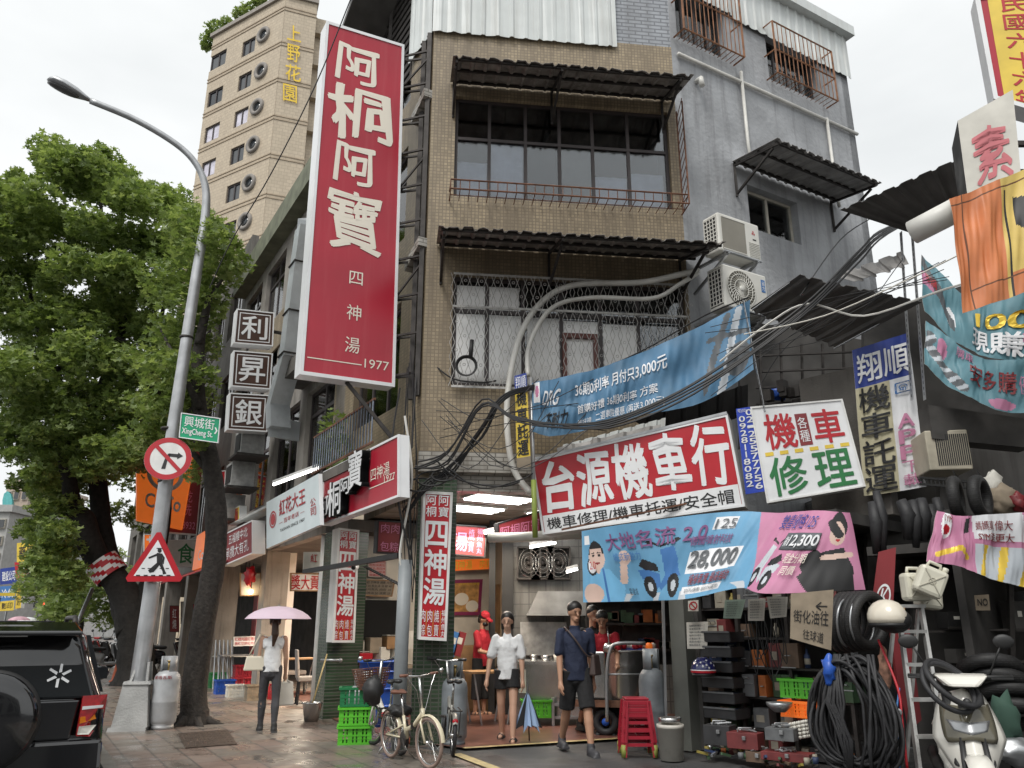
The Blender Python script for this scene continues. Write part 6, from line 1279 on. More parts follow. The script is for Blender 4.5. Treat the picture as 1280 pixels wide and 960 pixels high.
# ---------------------------------------------------------------- trees
M['bark'] = pm('bark', (.035, .03, .026), .9, var=.4, scale=14, bump=1.0, bs=22); M['bark2'] = pm('bark_far', (.02, .018, .016), .9, var=.4, scale=10, bump=.8, bs=18)
def limb(m, pts, rs, n=12, it=6):
    P = [V(p) for p in pts]; N = it*(len(P)-1); q = []; rr = []
    for i in range(N+1):
        f = i/N*(len(P)-1); j = min(int(f), len(P)-2); q.append(spl(P, i/N)); rr.append((rs[j]+(rs[j+1]-rs[j])*(f-j))*R.uniform(.96, 1.05))
    m.tube(q, rr, n)
B1 = gnd(240, 905); t1 = thing('street_tree', 'slim dark trunked street tree between the gas cylinder and the shop fronts', 'tree', B1); y = B1.y
m = MB(M['bark']); limb(m, [B1+V((0, 0, -.05)), B1+V((.02, 0, .12)), atY(243, 860, y), atY(254, 780, y), atY(268, 700, y), atY(270, 640, y), atY(264, 580, y), atY(250, 520, y+.1), atY(248, 440, y+.1), atY(262, 370, y)], [.30, .22, .19, .185, .18, .17, .15, .13, .10, .05])
for e_ in ([(250, 510), (225, 460), (200, 410)], [(248, 430), (262, 375), (285, 340)], [(250, 520), (215, 500), (180, 480)], [(262, 590), (235, 560), (210, 540)]): limb(m, [atY(*e_[0], y), atY(*e_[1], y+R.uniform(-.4, .4)), atY(*e_[2], y+R.uniform(-.8, .8))], [.07, .045, .015], 7)
for k in range(7): a = k*.9; limb(m, [B1+V((.1*math.cos(a), .1*math.sin(a), .12)), B1+V((.3*math.cos(a), .3*math.sin(a), .02)), B1+V((.5*math.cos(a), .5*math.sin(a), -.02))], [.09, .06, .02], 6, 3)
m.build('trunk', None, t1)
m = MB()
def clump(m, u, v, Y, r, n, size): leafs(m, atY(u, v, Y), (r, r, r*.72), n, size, M['lf'])
for u, v, r, n in ((240, 500, .5, 230), (222, 470, .7, 400), (240, 430, .55, 300), (262, 375, .42, 200), (240, 385, .6, 340), (268, 340, .55, 300), (292, 330, .36, 130), (255, 305, .55, 280), (220, 350, .7, 380), (225, 420, .7, 380), (195, 450, .6, 300), (205, 510, .6, 300), (185, 545, .5, 230), (238, 545, .36, 130), (250, 590, .3, 90), (292, 308, .3, 90), (235, 280, .45, 180), (270, 290, .4, 140), (262, 470, .25, 60)): clump(m, u, v, y+R.uniform(-.6, 1.0), r, n, .15)
m.build('crown', None, t1)
B2 = gnd(168, 856); y2 = B2.y; t2 = thing('street_tree', 'big old leaning street tree with a red and white striped band', 'tree', B2)
m = MB(M['bark2']); limb(m, [B2+V((0, 0, -.1)), B2+V((0, 0, .3)), atY(168, 790, y2), atY(160, 750, y2), atY(142, 722, y2-.1), atY(118, 692, y2-.2), atY(103, 650, y2-.3), atY(92, 632, y2-.4), atY(80, 560, y2-.6), atY(70, 460, y2-.8)], [.68, .48, .42, .40, .34, .31, .32, .22, .2, .12], 14)
limb(m, [atY(166, 790, y2), atY(150, 745, y2+.3), atY(132, 680, y2+.5), atY(124, 620, y2+.5), atY(120, 520, y2+.4), atY(150, 420, y2), atY(160, 330, y2-.4)], [.40, .3, .27, .25, .2, .14, .06])
limb(m, [atY(168, 770, y2), atY(196, 700, y2+.3), atY(206, 600, y2+.2), atY(190, 480, y2), atY(205, 380, y2)], [.3, .2, .18, .12, .05])
for e_ in ([(120, 520), (60, 430), (20, 360)], [(124, 600), (60, 540), (10, 500)], [(150, 420), (100, 320), (80, 250)], [(150, 430), (130, 300), (125, 230)], [(190, 490), (160, 430), (60, 400)], [(70, 470), (40, 380), (35, 300)], [(80, 560), (40, 590), (15, 600)]): limb(m, [atY(*e_[0], y2), atY(*e_[1], y2+R.uniform(-1, 1)), atY(*e_[2], y2+R.uniform(-2, 2))], [.12, .07, .02], 7)
m.build('trunk', None, t2)
m = MB()
for a, b in ((.0, 1),):
    P = [atY(142, 722, y2-.1), atY(118, 692, y2-.2)]; ax = (P[1]-P[0]).normalized(); Mx = ax.to_track_quat('Z', 'Y').to_matrix(); L_ = (P[1]-P[0]).length; K = 24
    for i in range(8):
        for k in range(K):
            m.use(M['red2'] if ((k+i*1.2) % 4.8) < 2.4 else M['whiteclean']); q = [P[0]+Mx@V((.43*math.cos(2*PI*(k+dk)/K), .43*math.sin(2*PI*(k+dk)/K), L_*(.06+(i+di)*.075))) for dk, di in ((0, 0), (1, 0), (1, 1), (0, 1))]; m.add(q, [(0, 1, 2, 3)])
m.build('striped_band', None, t2)
m = MB(); GL = [(30, 240), (75, 215), (120, 225), (165, 245), (205, 262), (245, 280), (20, 290), (60, 285), (105, 275), (150, 290), (195, 305), (235, 315), (10, 345), (50, 340), (95, 335), (140, 345), (185, 355), (15, 400), (60, 395), (105, 390), (150, 400), (195, 405), (20, 455), (65, 450), (110, 445), (155, 455), (200, 460), (30, 505), (75, 505), (120, 500), (165, 510), (20, 545), (65, 550), (110, 550), (155, 560), (195, 565), (75, 595), (110, 590), (70, 640), (65, 670), (55, 705), (80, 690), (110, 200), (72, 196), (75, 725), (60, 620), (45, 660), (-20, 300), (-25, 380), (-20, 460), (-15, 240), (40, 600)]
for u, v in GL:
    r = R.uniform(.62, .9) if v < 600 else R.uniform(.42, .65)
    for _ in range(2): clump(m, u+R.uniform(-14, 14), v+R.uniform(-10, 10), y2+R.uniform(-2.4, 2.2)-(.8 if v < 500 else 0), r, int(330*r*r/.5), .21)
for u, v in ((120, 640), (150, 640), (180, 650), (125, 745), (140, 770), (110, 760), (95, 650), (165, 600), (195, 620)): clump(m, u, v, y2+3.2, .6, 150, .2)
CR = [(0, 225), (75, 190), (130, 190), (215, 240), (262, 290), (255, 400), (225, 520), (190, 580), (110, 610), (60, 690), (20, 600), (-30, 500), (-30, 300)]
k = 0
while k < 190:
    u, v = R.uniform(-30, 262), R.uniform(190, 690)
    if pip(u, v, CR): k += 1; clump(m, u, v, y2+R.uniform(-2.8, -.2), R.uniform(.3, .55), 95, .17)
for u, v in ((75, 192), (80, 200), (122, 205), (150, 225), (18, 215), (185, 240), (50, 222), (125, 192), (215, 255), (20, 235)):
    for _ in range(2): clump(m, u+R.uniform(-8, 8), v+R.uniform(-6, 6), y2-1, .3, 40, .2)
m.build('crown', None, t2)
# ---------------------------------------------------------------- black car
def car():
    dv = -F1.d; H = V((dv.x, dv.y, 0)).normalized(); Rt = V((H.y, -H.x, 0)); yr = 7.15; zr = -.16
    right_rear = atY(131, 900, yr); o = V((right_rear.x, right_rear.y, zr))-Rt*.905; yaw = math.atan2(H.y, H.x)-PI/2
    t = thing('parked_car', 'shiny black off-roader with a spare wheel on its tailgate, parked along the kerb', 'car', o)
    g = lambda x, y, z: o+Rt*x+H*y+V((0, 0, z)); Mz = Matrix((Rt, H, V((0, 0, 1)))).transposed()
    P = pm('car_black', (.006, .006, .007), .12, var=.05, coat=1.0); GL_ = glass('car_glass', (.012, .014, .016), .04); TR_ = pm('car_trim', (.015, .015, .015), .55)
    def ring_(y, zb, zs, zt, wb, ws, wt):
        pts = [(-wb, zb), (-ws*1.0, zb+.12), (-ws*1.02, zb+(zs-zb)*.5), (-ws, zs-.05), (-ws*.97, zs)]; top = [(-wt-(ws*.97-wt)*.45, zs+(zt-zs)*.5), (-wt-.03, zt-.10), (-wt+.08, zt-.03), (-wt*.4, zt)]
        L_ = pts+top; return [g(x, y, z) for x, z in L_]+[g(-x, y, z) for x, z in reversed(L_)]
    st = [(-.02, .42, 1.0, 1.50, .78, .84, .60), (.05, .34, 1.0, 1.58, .84, .89, .63), (.25, .30, 1.0, 1.60, .86, .905, .66), (.8, .26, .99, 1.605, .87, .91, .67), (1.6, .24, .97, 1.61, .87, .91, .67), (2.3, .24, .96, 1.58, .87, .91, .66), (2.9, .24, .96, 1.50, .87, .91, .62), (3.25, .24, .97, 1.2, .87, .91, .66), (3.45, .25, .95, 1.02, .86, .905, .72), (4.1, .28, .85, .92, .82, .87, .66), (4.3, .36, .72, .76, .72, .78, .6)]
    V_ = [ring_(*s) for s in st]; n = len(V_[0]); m = MB(P)
    m.add([p for r_ in V_ for p in r_], [(i*n+k, i*n+(k+1) % n, (i+1)*n+(k+1) % n, (i+1)*n+k) for i in range(len(st)-1) for k in range(n)]+[tuple(range(n-1, -1, -1)), tuple(range((len(st)-1)*n, len(st)*n))], True); m.build('body', None, t)
    m = MB(GL_); m.hexa([g(-.80, -.055, 1.01), g(.80, -.055, 1.01), g(.80, .1, 1.01), g(-.80, .1, 1.01), g(-.63, .01, 1.49), g(.63, .01, 1.49), g(.63, .15, 1.49), g(-.63, .15, 1.49)]); w = m.build('rear_window', None, t, bevel=.02)
    m = MB(M['whiteclean'])
    for k in range(6):
        if k == 3: pass
        a = k*PI/3+.2; c = V((.52, 0, 1.19)); u1 = V((math.cos(a), 0, math.sin(a))); u2 = V((-u1.z, 0, u1.x)); q = [c+u1*.018+u2*.012, c+u1*.085+u2*.03, c+u1*.09+u2*.012, c+u1*.03-u2*.006]
        m.add([g(p.x, -.068-.005+(p.z-1.03)*.2, p.z) for p in q], [(0, 1, 2, 3)])
    m.build('sticker', None, w)
    m = MB(P); m.hexa([g(-.64, -.20, 1.50), g(.64, -.20, 1.50), g(.62, .25, 1.58), g(-.62, .25, 1.56), g(-.64, -.20, 1.535), g(.64, -.20, 1.535), g(.60, .25, 1.61), g(-.60, .25, 1.61)]); m.build('spoiler', None, t, bevel=.02)
    m = MB(TR_); m.hexa([g(-.9, -.10, .34), g(.9, -.10, .34), g(.9, .2, .34), g(-.9, .2, .34), g(-.9, -.08, .62), g(.9, -.08, .62), g(.9, .2, .62), g(-.9, .2, .62)]); m.use(P); m.hexa([g(-.91, -.12, .46), g(.91, -.12, .46), g(.92, .25, .46), g(-.92, .25, .46), g(-.90, -.10, .70), g(.90, -.10, .70), g(.91, .25, .70), g(-.91, .25, .70)]); b = m.build('bumper', None, t, bevel=.03)
    m = MB(M['red2']); m.hexa([g(.45, -.125, .44), g(.75, -.125, .44), g(.75, -.1, .44), g(.45, -.1, .44), g(.45, -.125, .49), g(.75, -.125, .49), g(.75, -.1, .49), g(.45, -.1, .49)]); m.build('reflector', None, b)
    m = MB(P); m.hexa([g(-.66, -.052, .70), g(.66, -.052, .70), g(.66, .05, .70), g(-.66, .05, .70), g(-.70, -.05, 1.0), g(.70, -.05, 1.0), g(.70, .05, 1.0), g(-.70, .05, 1.0)]); m.build('tailgate', None, t, bevel=.015)
    My = Mz@Matrix.Rotation(PI/2, 3, 'X'); sp = g(.06, -.05, .88)
    m = MB(P); m.lathe([(.335, .0), (.36, .04), (.365, .16), (.35, .205), (.31, .232), (.2, .25), (.001, .256)], sp, 44, My); w = m.build('spare_wheel_cover', None, t)
    m = MB(TR_); m.lathe([(.355, .15), (.374, .16), (.374, .19), (.345, .20)], sp, 44, My, cap=False); m.build('trim_ring', None, w)
    for sg in (1, -1):
        rl = pm('lamp_red', (.40, .008, .012), .12, coat=.8, var=.3, scale=30); m = MB(rl)
        def q(a, b, z): return g(sg*a, b, z)
        F_ = [(.71, -.055, 1.03), (.895, .02, 1.03), (.925, .20, 1.0), (.90, .12, .84), (.80, -.05, .72), (.70, -.07, .73)]
        m.prism([q(*f) for f in F_], Rt*sg*.004-H*.022); l = m.build('tail_light', None, t)
        m = MB(pm('lamp_amber', (.75, .22, .02), .12, coat=.6)); m.prism([q(*f)-H*.0235+Rt*sg*.004 for f in ((.71, -.066, .82), (.85, .02, .85), (.855, .03, .88), (.71, -.062, .87))], -H*.006); m.use(M['whiteclean']); m.prism([q(*f)-H*.0235+Rt*sg*.004 for f in ((.715, -.062, .925), (.87, .012, .93), (.875, .014, .95), (.715, -.06, .95))], -H*.006); m.use(M['paper']); m.prism([q(*f)-H*.0235+Rt*sg*.004 for f in ((.705, -.069, .74), (.79, -.045, .735), (.84, .01, .8), (.71, -.066, .80))], -H*.006); m.build('indicator', None, l)
        m = MB(GL_)
        for y0_, y1_ in ((.35, .85), (.95, 1.75), (1.85, 2.75)):
            m.hexa([g(sg*.893, y0_, 1.03), g(sg*.893, y1_, 1.03), g(sg*.80, y1_, 1.03), g(sg*.80, y0_, 1.03), g(sg*.735, y0_+.05, 1.5), g(sg*.735, y1_-.12 if y1_ > 2 else y1_, 1.5), g(sg*.66, y1_, 1.5), g(sg*.66, y0_+.05, 1.5)])
        m.build('side_window', None, t)
        m = MB(M['iron']); m.tube([g(sg*.60, .45, 1.60), g(sg*.60, .55, 1.65), g(sg*.60, 2.0, 1.66), g(sg*.6, 2.15, 1.60)], .022, 8); m.build('roof_rail', None, t)
        m = MB(P); m.ball(g(sg*1.02, 2.72, 1.08), (.12, .09, .085), Mz); mi = m.build('wing_mirror', None, t); m = MB(GL_); m.box(g(sg*1.02, 2.635, 1.08), (.18, .012, .12), yaw); m.build('mirror_glass', None, mi)
        m = MB(P); m.bar(g(sg*.9, 2.74, 1.03), g(sg*.98, 2.72, 1.06), .05); m.build('mirror_arm', None, t)
        m = MB(TR_)
        for y in (.85, 3.5): m.lathe([(.40, 0), (.40, .02), (.36, .025)], g(sg*.90, y, .36)-Rt*(0 if sg > 0 else .025), 26, Mz@Matrix.Rotation(PI/2*sg, 3, 'Y'), cap=False)
        m.build('wheel_arch', None, t)
        for y in (.85, 3.5):
            Mw = Mz@Matrix.Rotation(PI/2*sg, 3, 'Y'); w = MB(M['rubber']); torus(w, g(sg*.82, y, .345), .26, .085, Mw, 30, 10, 1.25); wo_ = w.build('wheel', None, t); w = MB(M['steel']); w.lathe([(.0, .05), (.05, .06), (.2, .04), (.23, .07), (.23, -.05)], g(sg*.85, y, .345), 24, Mw, cap=False); w.build('rim', None, wo_)
    m = MB(M['ink']); m.tube([g(.0, .35, 1.66), g(.0, .30, 1.80)], .012, 8); m.use(M['yellow']); m.box(g(0, .29, 1.83), (.22, .03, .025), yaw); m.build('antenna', None, t)
    m = MB(TR_); m.box(g(0, 1.2, 1.615), (.9, 1.1, .01), yaw); m.build('sunroof', None, t)
    m = MB(M['steel']); m.box(g(0, -.12, 1.52-.02), (.5, .01, .015), yaw); m.build('brake_light', None, t)
    return t, g, Rt, H
car_t, cg, cRt, cH = car()
c2 = dup(car_t, car_t.location+cH*5.6-cRt*.05, 0, 'dark grey car with roof rails parked farther along the kerb beyond the black off-roader', None, {'car_black': pm('car_grey', (.06, .065, .07), .2, coat=.8)})
for ch in c2.children:
    if ch.name.startswith(('spare', 'antenna')):
        for s_ in list(ch.children): bpy.data.objects.remove(s_)
        bpy.data.objects.remove(ch)
# ---------------------------------------------------------------- scooters
def scooter(loc, yaw, paint, label, group=None):
    """local: heads along +x"""
    t = thing('motor_scooter', label, 'scooter', (0, 0, 0), group); sk = M['black']; m = MB(paint)
    def sf(u, v, o=0.):
        a = abs(2*u-1); w = .24+.22*min(1, v/.42) if v < .42 else .46-.18*((v-.42)/.58)**1.5
        return V((.63+o-.27*v-.15*a**1.8-.05*(1-v)*a, (u-.5)*w*1.08, .42+.54*v-.05*a))
    m.sheet(sf, 16, 14, -.03); m.build('front_shield', None, t)
    m = MB(sk); m.hexa([V((.50, -.13, .42)), V((.50, .13, .42)), V((.40, .15, .42)), V((.40, -.15, .42)), V((.33, -.13, .93)), V((.33, .13, .93)), V((.26, .15, .93)), V((.26, -.15, .93))]); m.build('leg_shield', None, t, bevel=.02)
    m = MB(paint); m.cap((-.15, .0, .50), (-.75, 0, .66), .15, .09); m.cap((-.2, .1, .42), (-.7, .1, .60), .08, .06); m.cap((-.2, -.1, .42), (-.7, -.1, .60), .08, .06); m.box((.05, 0, .30), (.62, .30, .10)); m.cap((-.15, 0, .33), (-.25, 0, .5), .14, .14); m.build('body', None, t, remesh=.02, smooth=5)
    m = MB(sk); m.cap((-.1, 0, .74), (-.42, 0, .77), .12, .125); m.cap((-.42, 0, .79), (-.75, 0, .82), .12, .09)
    for i, p in enumerate(m.v): m.v[i] = V((p.x, p.y, .76+(p.z-.76)*.55))
    m.build('seat', None, t, remesh=.02, smooth=4)
    for x, rr in ((.64, .235), (-.58, .235)):
        w = MB(M['rubber']); Mx = Matrix.Rotation(PI/2, 3, 'X'); torus(w, (x, 0, rr), rr-.055, .055, Mx, 28, 9); wo_ = w.build('wheel', None, t); w = MB(M['galv']); w.lathe([(.03, -.03), (.05, -.03), (.06, -.012), (.15, -.02), (.165, -.03), (.165, .03), (.15, .02), (.06, .012), (.05, .03), (.03, .03)], (x, 0, rr), 22, Mx); w.build('rim', None, wo_)
    m = MB(paint); vs = []; fs = []; K = 12
    for i in range(K+1):
        a = rad(-12+185*i/K)
        for yy, q in ((-.085, .255), (-.06, .29), (0, .30), (.06, .29), (.085, .255)): vs.append(V((.64+q*math.cos(a), yy, .235+q*math.sin(a))))
    for i in range(K):
        for j in range(4): fs.append((i*5+j, i*5+j+1, i*5+6+j, i*5+5+j))
    m.add(vs, fs, True); m.build('front_fender', None, t)
    m = MB(sk); m.tube([(.64, .09, .24), (.50, .07, .62)], .022, 8); m.tube([(.64, -.09, .24), (.50, -.07, .62)], .022, 8); m.build('fork', None, t)
    m = MB(paint); m.hexa([V(q) for q in ((.48, -.10, .97), (.48, .10, .97), (.28, .12, .97), (.28, -.12, .97), (.42, -.19, 1.05), (.42, .19, 1.05), (.29, .20, 1.07), (.29, -.20, 1.07))]); m.build('handlebar_cover', None, t, bevel=.03)
    m = MB(sk); m.tube([(.30, -.36, 1.04), (.35, -.2, 1.04), (.35, .2, 1.04), (.30, .36, 1.04)], .017, 8); m.tube([(.33, -.36, 1.03), (.40, -.2, 1.03)], .007, 5); m.tube([(.33, .36, 1.03), (.40, .2, 1.03)], .007, 5); m.build('handlebar', None, t)
    for sg in (1, -1):
        m = MB(sk); m.tube([(.34, sg*.2, 1.05), (.36, sg*.27, 1.2), (.36, sg*.30, 1.26)], .008, 6); m.ball((.36, sg*.33, 1.30), (.018, .075, .055)); m.build('mirror', None, t)
    m = MB(glass('headlamp', (.12, .11, .08), .06)); m.sheet(lambda u, v: sf(.12+.76*u*(1-.0*v) if 0 else .5+(u-.5)*(.66+.2*v), .36+.40*v+.1*abs(2*u-1)*v, .012), 12, 8, .012); hl = m.build('headlight', None, t); m = MB(M['galv']); m.sheet(lambda u, v: sf(.5+(u-.5)*(.45+.2*v), .42+.15*v+.08*abs(2*u-1), .026), 10, 4, .003); m.build('reflector', None, hl)
    m = MB(sk); m.ball((.52, 0, .87), (.03, .03, .03)); m.box((.50, 0, .84), (.05, .12, .03)); m.build('horn_cover', None, t)
    m = MB(M['red2']); m.ball((-.84, 0, .64), (.03, .09, .04)); m.build('tail_light', None, t)
    m = MB(sk); m.tube([(-.2, -.14, .26), (-.5, -.16, .28), (-.82, -.16, .36)], [.02, .05, .055], 8); m.cap((-.3, .12, .27), (-.58, .12, .25), .085, .07); m.build('exhaust', None, t)
    m = MB(M['iron']); m.tube([(-.12, .12, .22), (-.2, .2, .015)], .012, 6); m.build('stand', None, t)
    t.location = V(loc); t.rotation_euler = (0, 0, yaw); return t
pw = pm('scooter_white', (.68, .66, .60), .22, var=.04, coat=.5, dirt=.15, dcol=(.4, .38, .33))
sa = math.atan2(-.93, -.36); p = atY(1212, 893, 6.35); sc0 = scooter((p.x-math.cos(sa)*.56, p.y-math.sin(sa)*.56, 0), sa, pw, 'white scooter with a black inner tube slung on its handlebar at the repair shop')
m = MB(M['rubber']); hb = V((p.x-math.cos(sa)*.2, p.y-math.sin(sa)*.2, 1.0)); torus(m, hb+V((-.10, -.06, .0)), .21, .022, facing(PI-.5, .75), 30, 8); torus(m, hb+V((-.14, -.07, -.03)), .2, .02, facing(PI-.3, .6), 30, 8); tag(m.build('inner_tube'), 'black rubber inner tube slung over the handlebar of the white scooter', 'inner tube')
pb = pm('scooter_black', (.015, .015, .017), .25, coat=.6); pg = pm('scooter_silver', (.40, .41, .42), .3, .4, coat=.4); pr_ = pm('scooter_red', (.25, .02, .02), .25, coat=.5)
for u, v, a, mm, l in ((205, 838, .5, pb, 'black scooter parked behind the lamp post, between it and the slim tree'), (222, 833, .2, pw, 'white nosed scooter parked just behind the slim trunk'), (236, 829, .7, pg, 'silver scooter parked farthest back along the shop fronts'), (128, 842, .9, pg, 'silver scooter parked against the big leaning trunk'), (118, 836, 1.1, pb, 'black scooter at the kerb between the car mirror and the big trunk'), (108, 832, 1.2, pr_, 'dark red scooter parked at the kerb beyond the black scooter')):
    o_ = dup(sc0, gnd(u, v), a, l, None, {'scooter_white': mm}); o_['group'] = 'scooters parked on the pavement'
sc0['group'] = 'scooters parked on the pavement'
# ---------------------------------------------------------------- bicycles
def bike(loc, yaw, paint, saddle, wr, label, basket=False, rack=True, tyre='rubber', lean=0., steer=0.):
    """local: heads along +x ; a folding bicycle"""
    t = thing('folding_bicycle', label, 'bicycle', (0, 0, 0), 'bicycles parked at the corner column'); b = .50
    Ms = Matrix.Rotation(steer, 3, 'Z'); hx = V((b-.08, 0, 0)); S = lambda x, y, z: hx+Ms@(V((x, y, z))-hx)
    for x in (b, -b):
        f = S if x > 0 else (lambda x, y, z: V((x, y, z))); Mx = (Ms if x > 0 else Matrix.Identity(3))@Matrix.Rotation(PI/2, 3, 'X'); c = f(x, 0, wr)
        w = MB(M[tyre]); torus(w, c, wr-.022, .022, Mx, 34, 8); wo_ = w.build('wheel', None, t)
        w = MB(M['steel']); torus(w, c, wr-.045, .011, Mx, 30, 6); w.build('rim', None, wo_)
        w = MB(M['steel']); w.lathe([(.022, -.045), (.022, .045)], c, 10, Mx)
        for k in range(20): a = 2*PI*k/20; w.tube([c+Mx@V((.02*math.cos(a+1), .02*math.sin(a+1), .03*(-1)**k)), c+Mx@V(((wr-.05)*math.cos(a), (wr-.05)*math.sin(a), 0))], .0018, 3)
        w.build('spokes', None, wo_)
        w = MB(paint); vs = []; fs = []; K = 9
        for i in range(K+1):
            a = rad((5 if x > 0 else 20)+125*i/K)
            for yy, q in ((-.028, .012), (0, .03), (.028, .012)): vs.append(f(x+(wr+q)*math.cos(a), yy, wr+(wr+q)*math.sin(a)))
        for i in range(K):
            for j in range(2): fs.append((i*3+j, i*3+j+1, i*3+4+j, i*3+3+j))
        w.add(vs, fs, True); w.build('fender', None, t)
    m = MB(paint); bb = V((-.06, 0, .27)); hd = V((b-.13, 0, .56)); st_ = V((-.14, 0, .52))
    m.tube([hd+V((-.02, 0, .02)), V((.14, 0, .43)), bb+V((.0, 0, .1)), bb], .028, 9); m.tube([bb, st_], .02, 8); m.tube([bb, V((-b, .06, wr))], .012, 6); m.tube([bb, V((-b, -.06, wr))], .012, 6); m.tube([st_+V((0, 0, -.1)), V((-b, .055, wr))], .01, 6); m.tube([st_+V((0, 0, -.1)), V((-b, -.055, wr))], .01, 6); m.tube([hd+V((.0, 0, -.06)), hd+V((-.02, 0, .08))], .03, 9); m.use(M['iron']); m.box((.14, 0, .43), (.05, .07, .07)); m.build('frame', None, t)
    m = MB(paint); m.tube([S(b, .055, wr), S(b-.10, .05, .50), S(b-.13, 0, .54)], .014, 7); m.tube([S(b, -.055, wr), S(b-.10, -.05, .50), S(b-.13, 0, .54)], .014, 7); m.build('fork', None, t)
    m = MB(M['steel']); m.tube([hd+V((-.02, 0, .06)), S(b-.2, 0, 1.0)], .017, 8); m.tube([S(b-.2, -.26, 1.02), S(b-.19, 0, 1.0), S(b-.2, .26, 1.02)], .012, 8); h_ = m.build('handlebar', None, t)
    m = MB(saddle)
    for sg in (1, -1): m.tube([S(b-.205, sg*.27, 1.022), S(b-.2, sg*.16, 1.018)], .018, 8)
    m.build('grip', None, h_)
    m = MB(M['steel']); m.ball(S(b-.17, .3, 1.05), (.03, .03, .03)); m.tube([S(b-.16, .2, 1.01), S(b-.12, .12, .9), S(b-.12, .03, .62)], .004, 5); m.tube([S(b-.16, -.2, 1.01), S(b-.1, -.1, .85), S(b-.12, -.03, .60)], .004, 5); m.build('bell', None, h_)
    m = MB(M['steel']); m.tube([st_, st_+V((-.06, 0, .24))], .014, 8); m.build('seat_post', None, t)
    m = MB(saddle); c = st_+V((-.07, 0, .27)); m.cap(c+V((-.09, .05, 0)), c+V((.13, 0, .0)), .05, .022); m.cap(c+V((-.09, -.05, 0)), c+V((.13, 0, 0)), .05, .022)
    for i, p in enumerate(m.v): m.v[i] = V((p.x, p.y, c.z+(p.z-c.z)*.6))
    m.build('saddle', None, t, remesh=.011, smooth=3)
    m = MB(M['iron']); m.lathe([(.075, -.004), (.08, 0), (.075, .004)], bb+V((0, -.05, 0)), 20, Matrix.Rotation(PI/2, 3, 'X')); m.bar(bb+V((0, -.06, 0)), bb+V((.1, -.07, -.12)), .018); m.bar(bb+V((0, .06, 0)), bb+V((-.1, .07, .12)), .018); m.box(bb+V((.1, -.11, -.12)), (.08, .07, .02)); m.box(bb+V((-.1, .11, .12)), (.08, .07, .02)); m.build('crank', None, t)
    if rack:
        m = MB(M['iron'])
        for yy in (-.06, 0, .06): m.tube([(-.25, yy, .50), (-.72, yy, .50)], .007, 5)
        m.tube([(-b, .06, wr), (-.6, .06, .5)], .006, 5); m.tube([(-b, -.06, wr), (-.6, -.06, .5)], .006, 5); m.box((-.72, 0, .5), (.014, .14, .014)); m.build('rack', None, t)
    m = MB(M['red2']); m.ball((-b-wr*.75, 0, wr*1.75), (.018, .035, .03)); m.build('reflector', None, t)
    if basket:
        m = MB(M['bask']); z0, z1 = .66, .90; cx = b+.03
        for k in range(9): z = z0+(z1-z0)*k/8; w_ = .10+.045*k/8; m.tube([S(cx+sx_*w_, sy_*w_*1.35, z) for sx_, sy_ in ((-1, -1), (1, -1), (1, 1), (-1, 1))], .006, 4, True)
        for k in range(32):
            a = 2*PI*k/32; ca, sa_ = math.cos(a), math.sin(a); q = 1/max(abs(ca), abs(sa_)); m.tube([S(cx+.10*ca*q, .135*sa_*q, z0), S(cx+.145*ca*q, .195*sa_*q, z1)], .006, 4)
        m.box(S(cx, 0, z0), (.2, .26, .008)); m.build('basket', None, t)
    m = MB(M['steel']); m.tube([bb+V((-.1, 0, -.08)), bb+V((-.18, .2, -.27))], .009, 6); m.build('kickstand', None, t)
    t.location = V(loc); t.rotation_euler = (lean, 0, yaw); return t
M['bask'] = pm('brown_wicker', (.13, .055, .035), .7, var=.4, scale=20); brn = pm('brown_leather', (.16, .07, .045), .5, var=.2); gr_ = pm('tan_rubber', (.25, .18, .15), .7, var=.2, scale=12)
M['tanr'] = gr_
def aim(f, r): d = f-r; return math.atan2(d.y, d.x)
f_, r_ = gnd(535, 962), gnd(486, 945); bike((f_+r_)/2+V((.02, -.05, 0)), aim(f_, r_)+.06, pm('cream_paint', (.62, .56, .40), .3, var=.05, coat=.4), brn, .28, 'cream folding bicycle with a brown saddle and tan tyres', False, True, 'tanr', .04, .1)
bpy.data.objects['folding_bicycle'].scale = (.9, .9, .9)
f_, r_ = gnd(470, 928), gnd(506, 948); bike((f_+r_)/2+V((-.03, .0, 0)), aim(f_, r_)+.08, pm('white_paint_bike', (.66, .64, .58), .3, var=.05, coat=.4), pm('black_saddle', (.03, .03, .03), .4), .25, 'white bicycle with a black saddle and black front bag, nearest the green crates', True, True, 'rubber', -.05, .3)
f_, r_ = gnd(545, 925), gnd(558, 953); bike((f_+r_)/2+V((.1, 0, 0)), aim(f_, r_), pm('grey_paint_bike', (.30, .29, .26), .35, .3), pm('black_saddle2', (.025, .025, .025), .4), .22, 'small dark folding bicycle with a black saddle, nearest the shop opening', False, True, 'rubber', .03, -.5)
lump('rack_bag', 'black bag strapped on the rack of the white bicycle', 'bag', atY(500, 888, 9.75), (.13, .12, .07), M['black'], .25)
lump('front_bag', 'black bag hanging on the front of the white bicycle', 'bag', atY(466, 863, 10.1), (.12, .11, .15), M['black'], .2)
lump('brick', 'broken red brick on the paving under the bicycles', 'brick', gnd(515, 930)+V((0, 0, .04)), (.12, .06, .045), pm('brick_red', (.30, .08, .04), .85, var=.3, scale=20), .1)
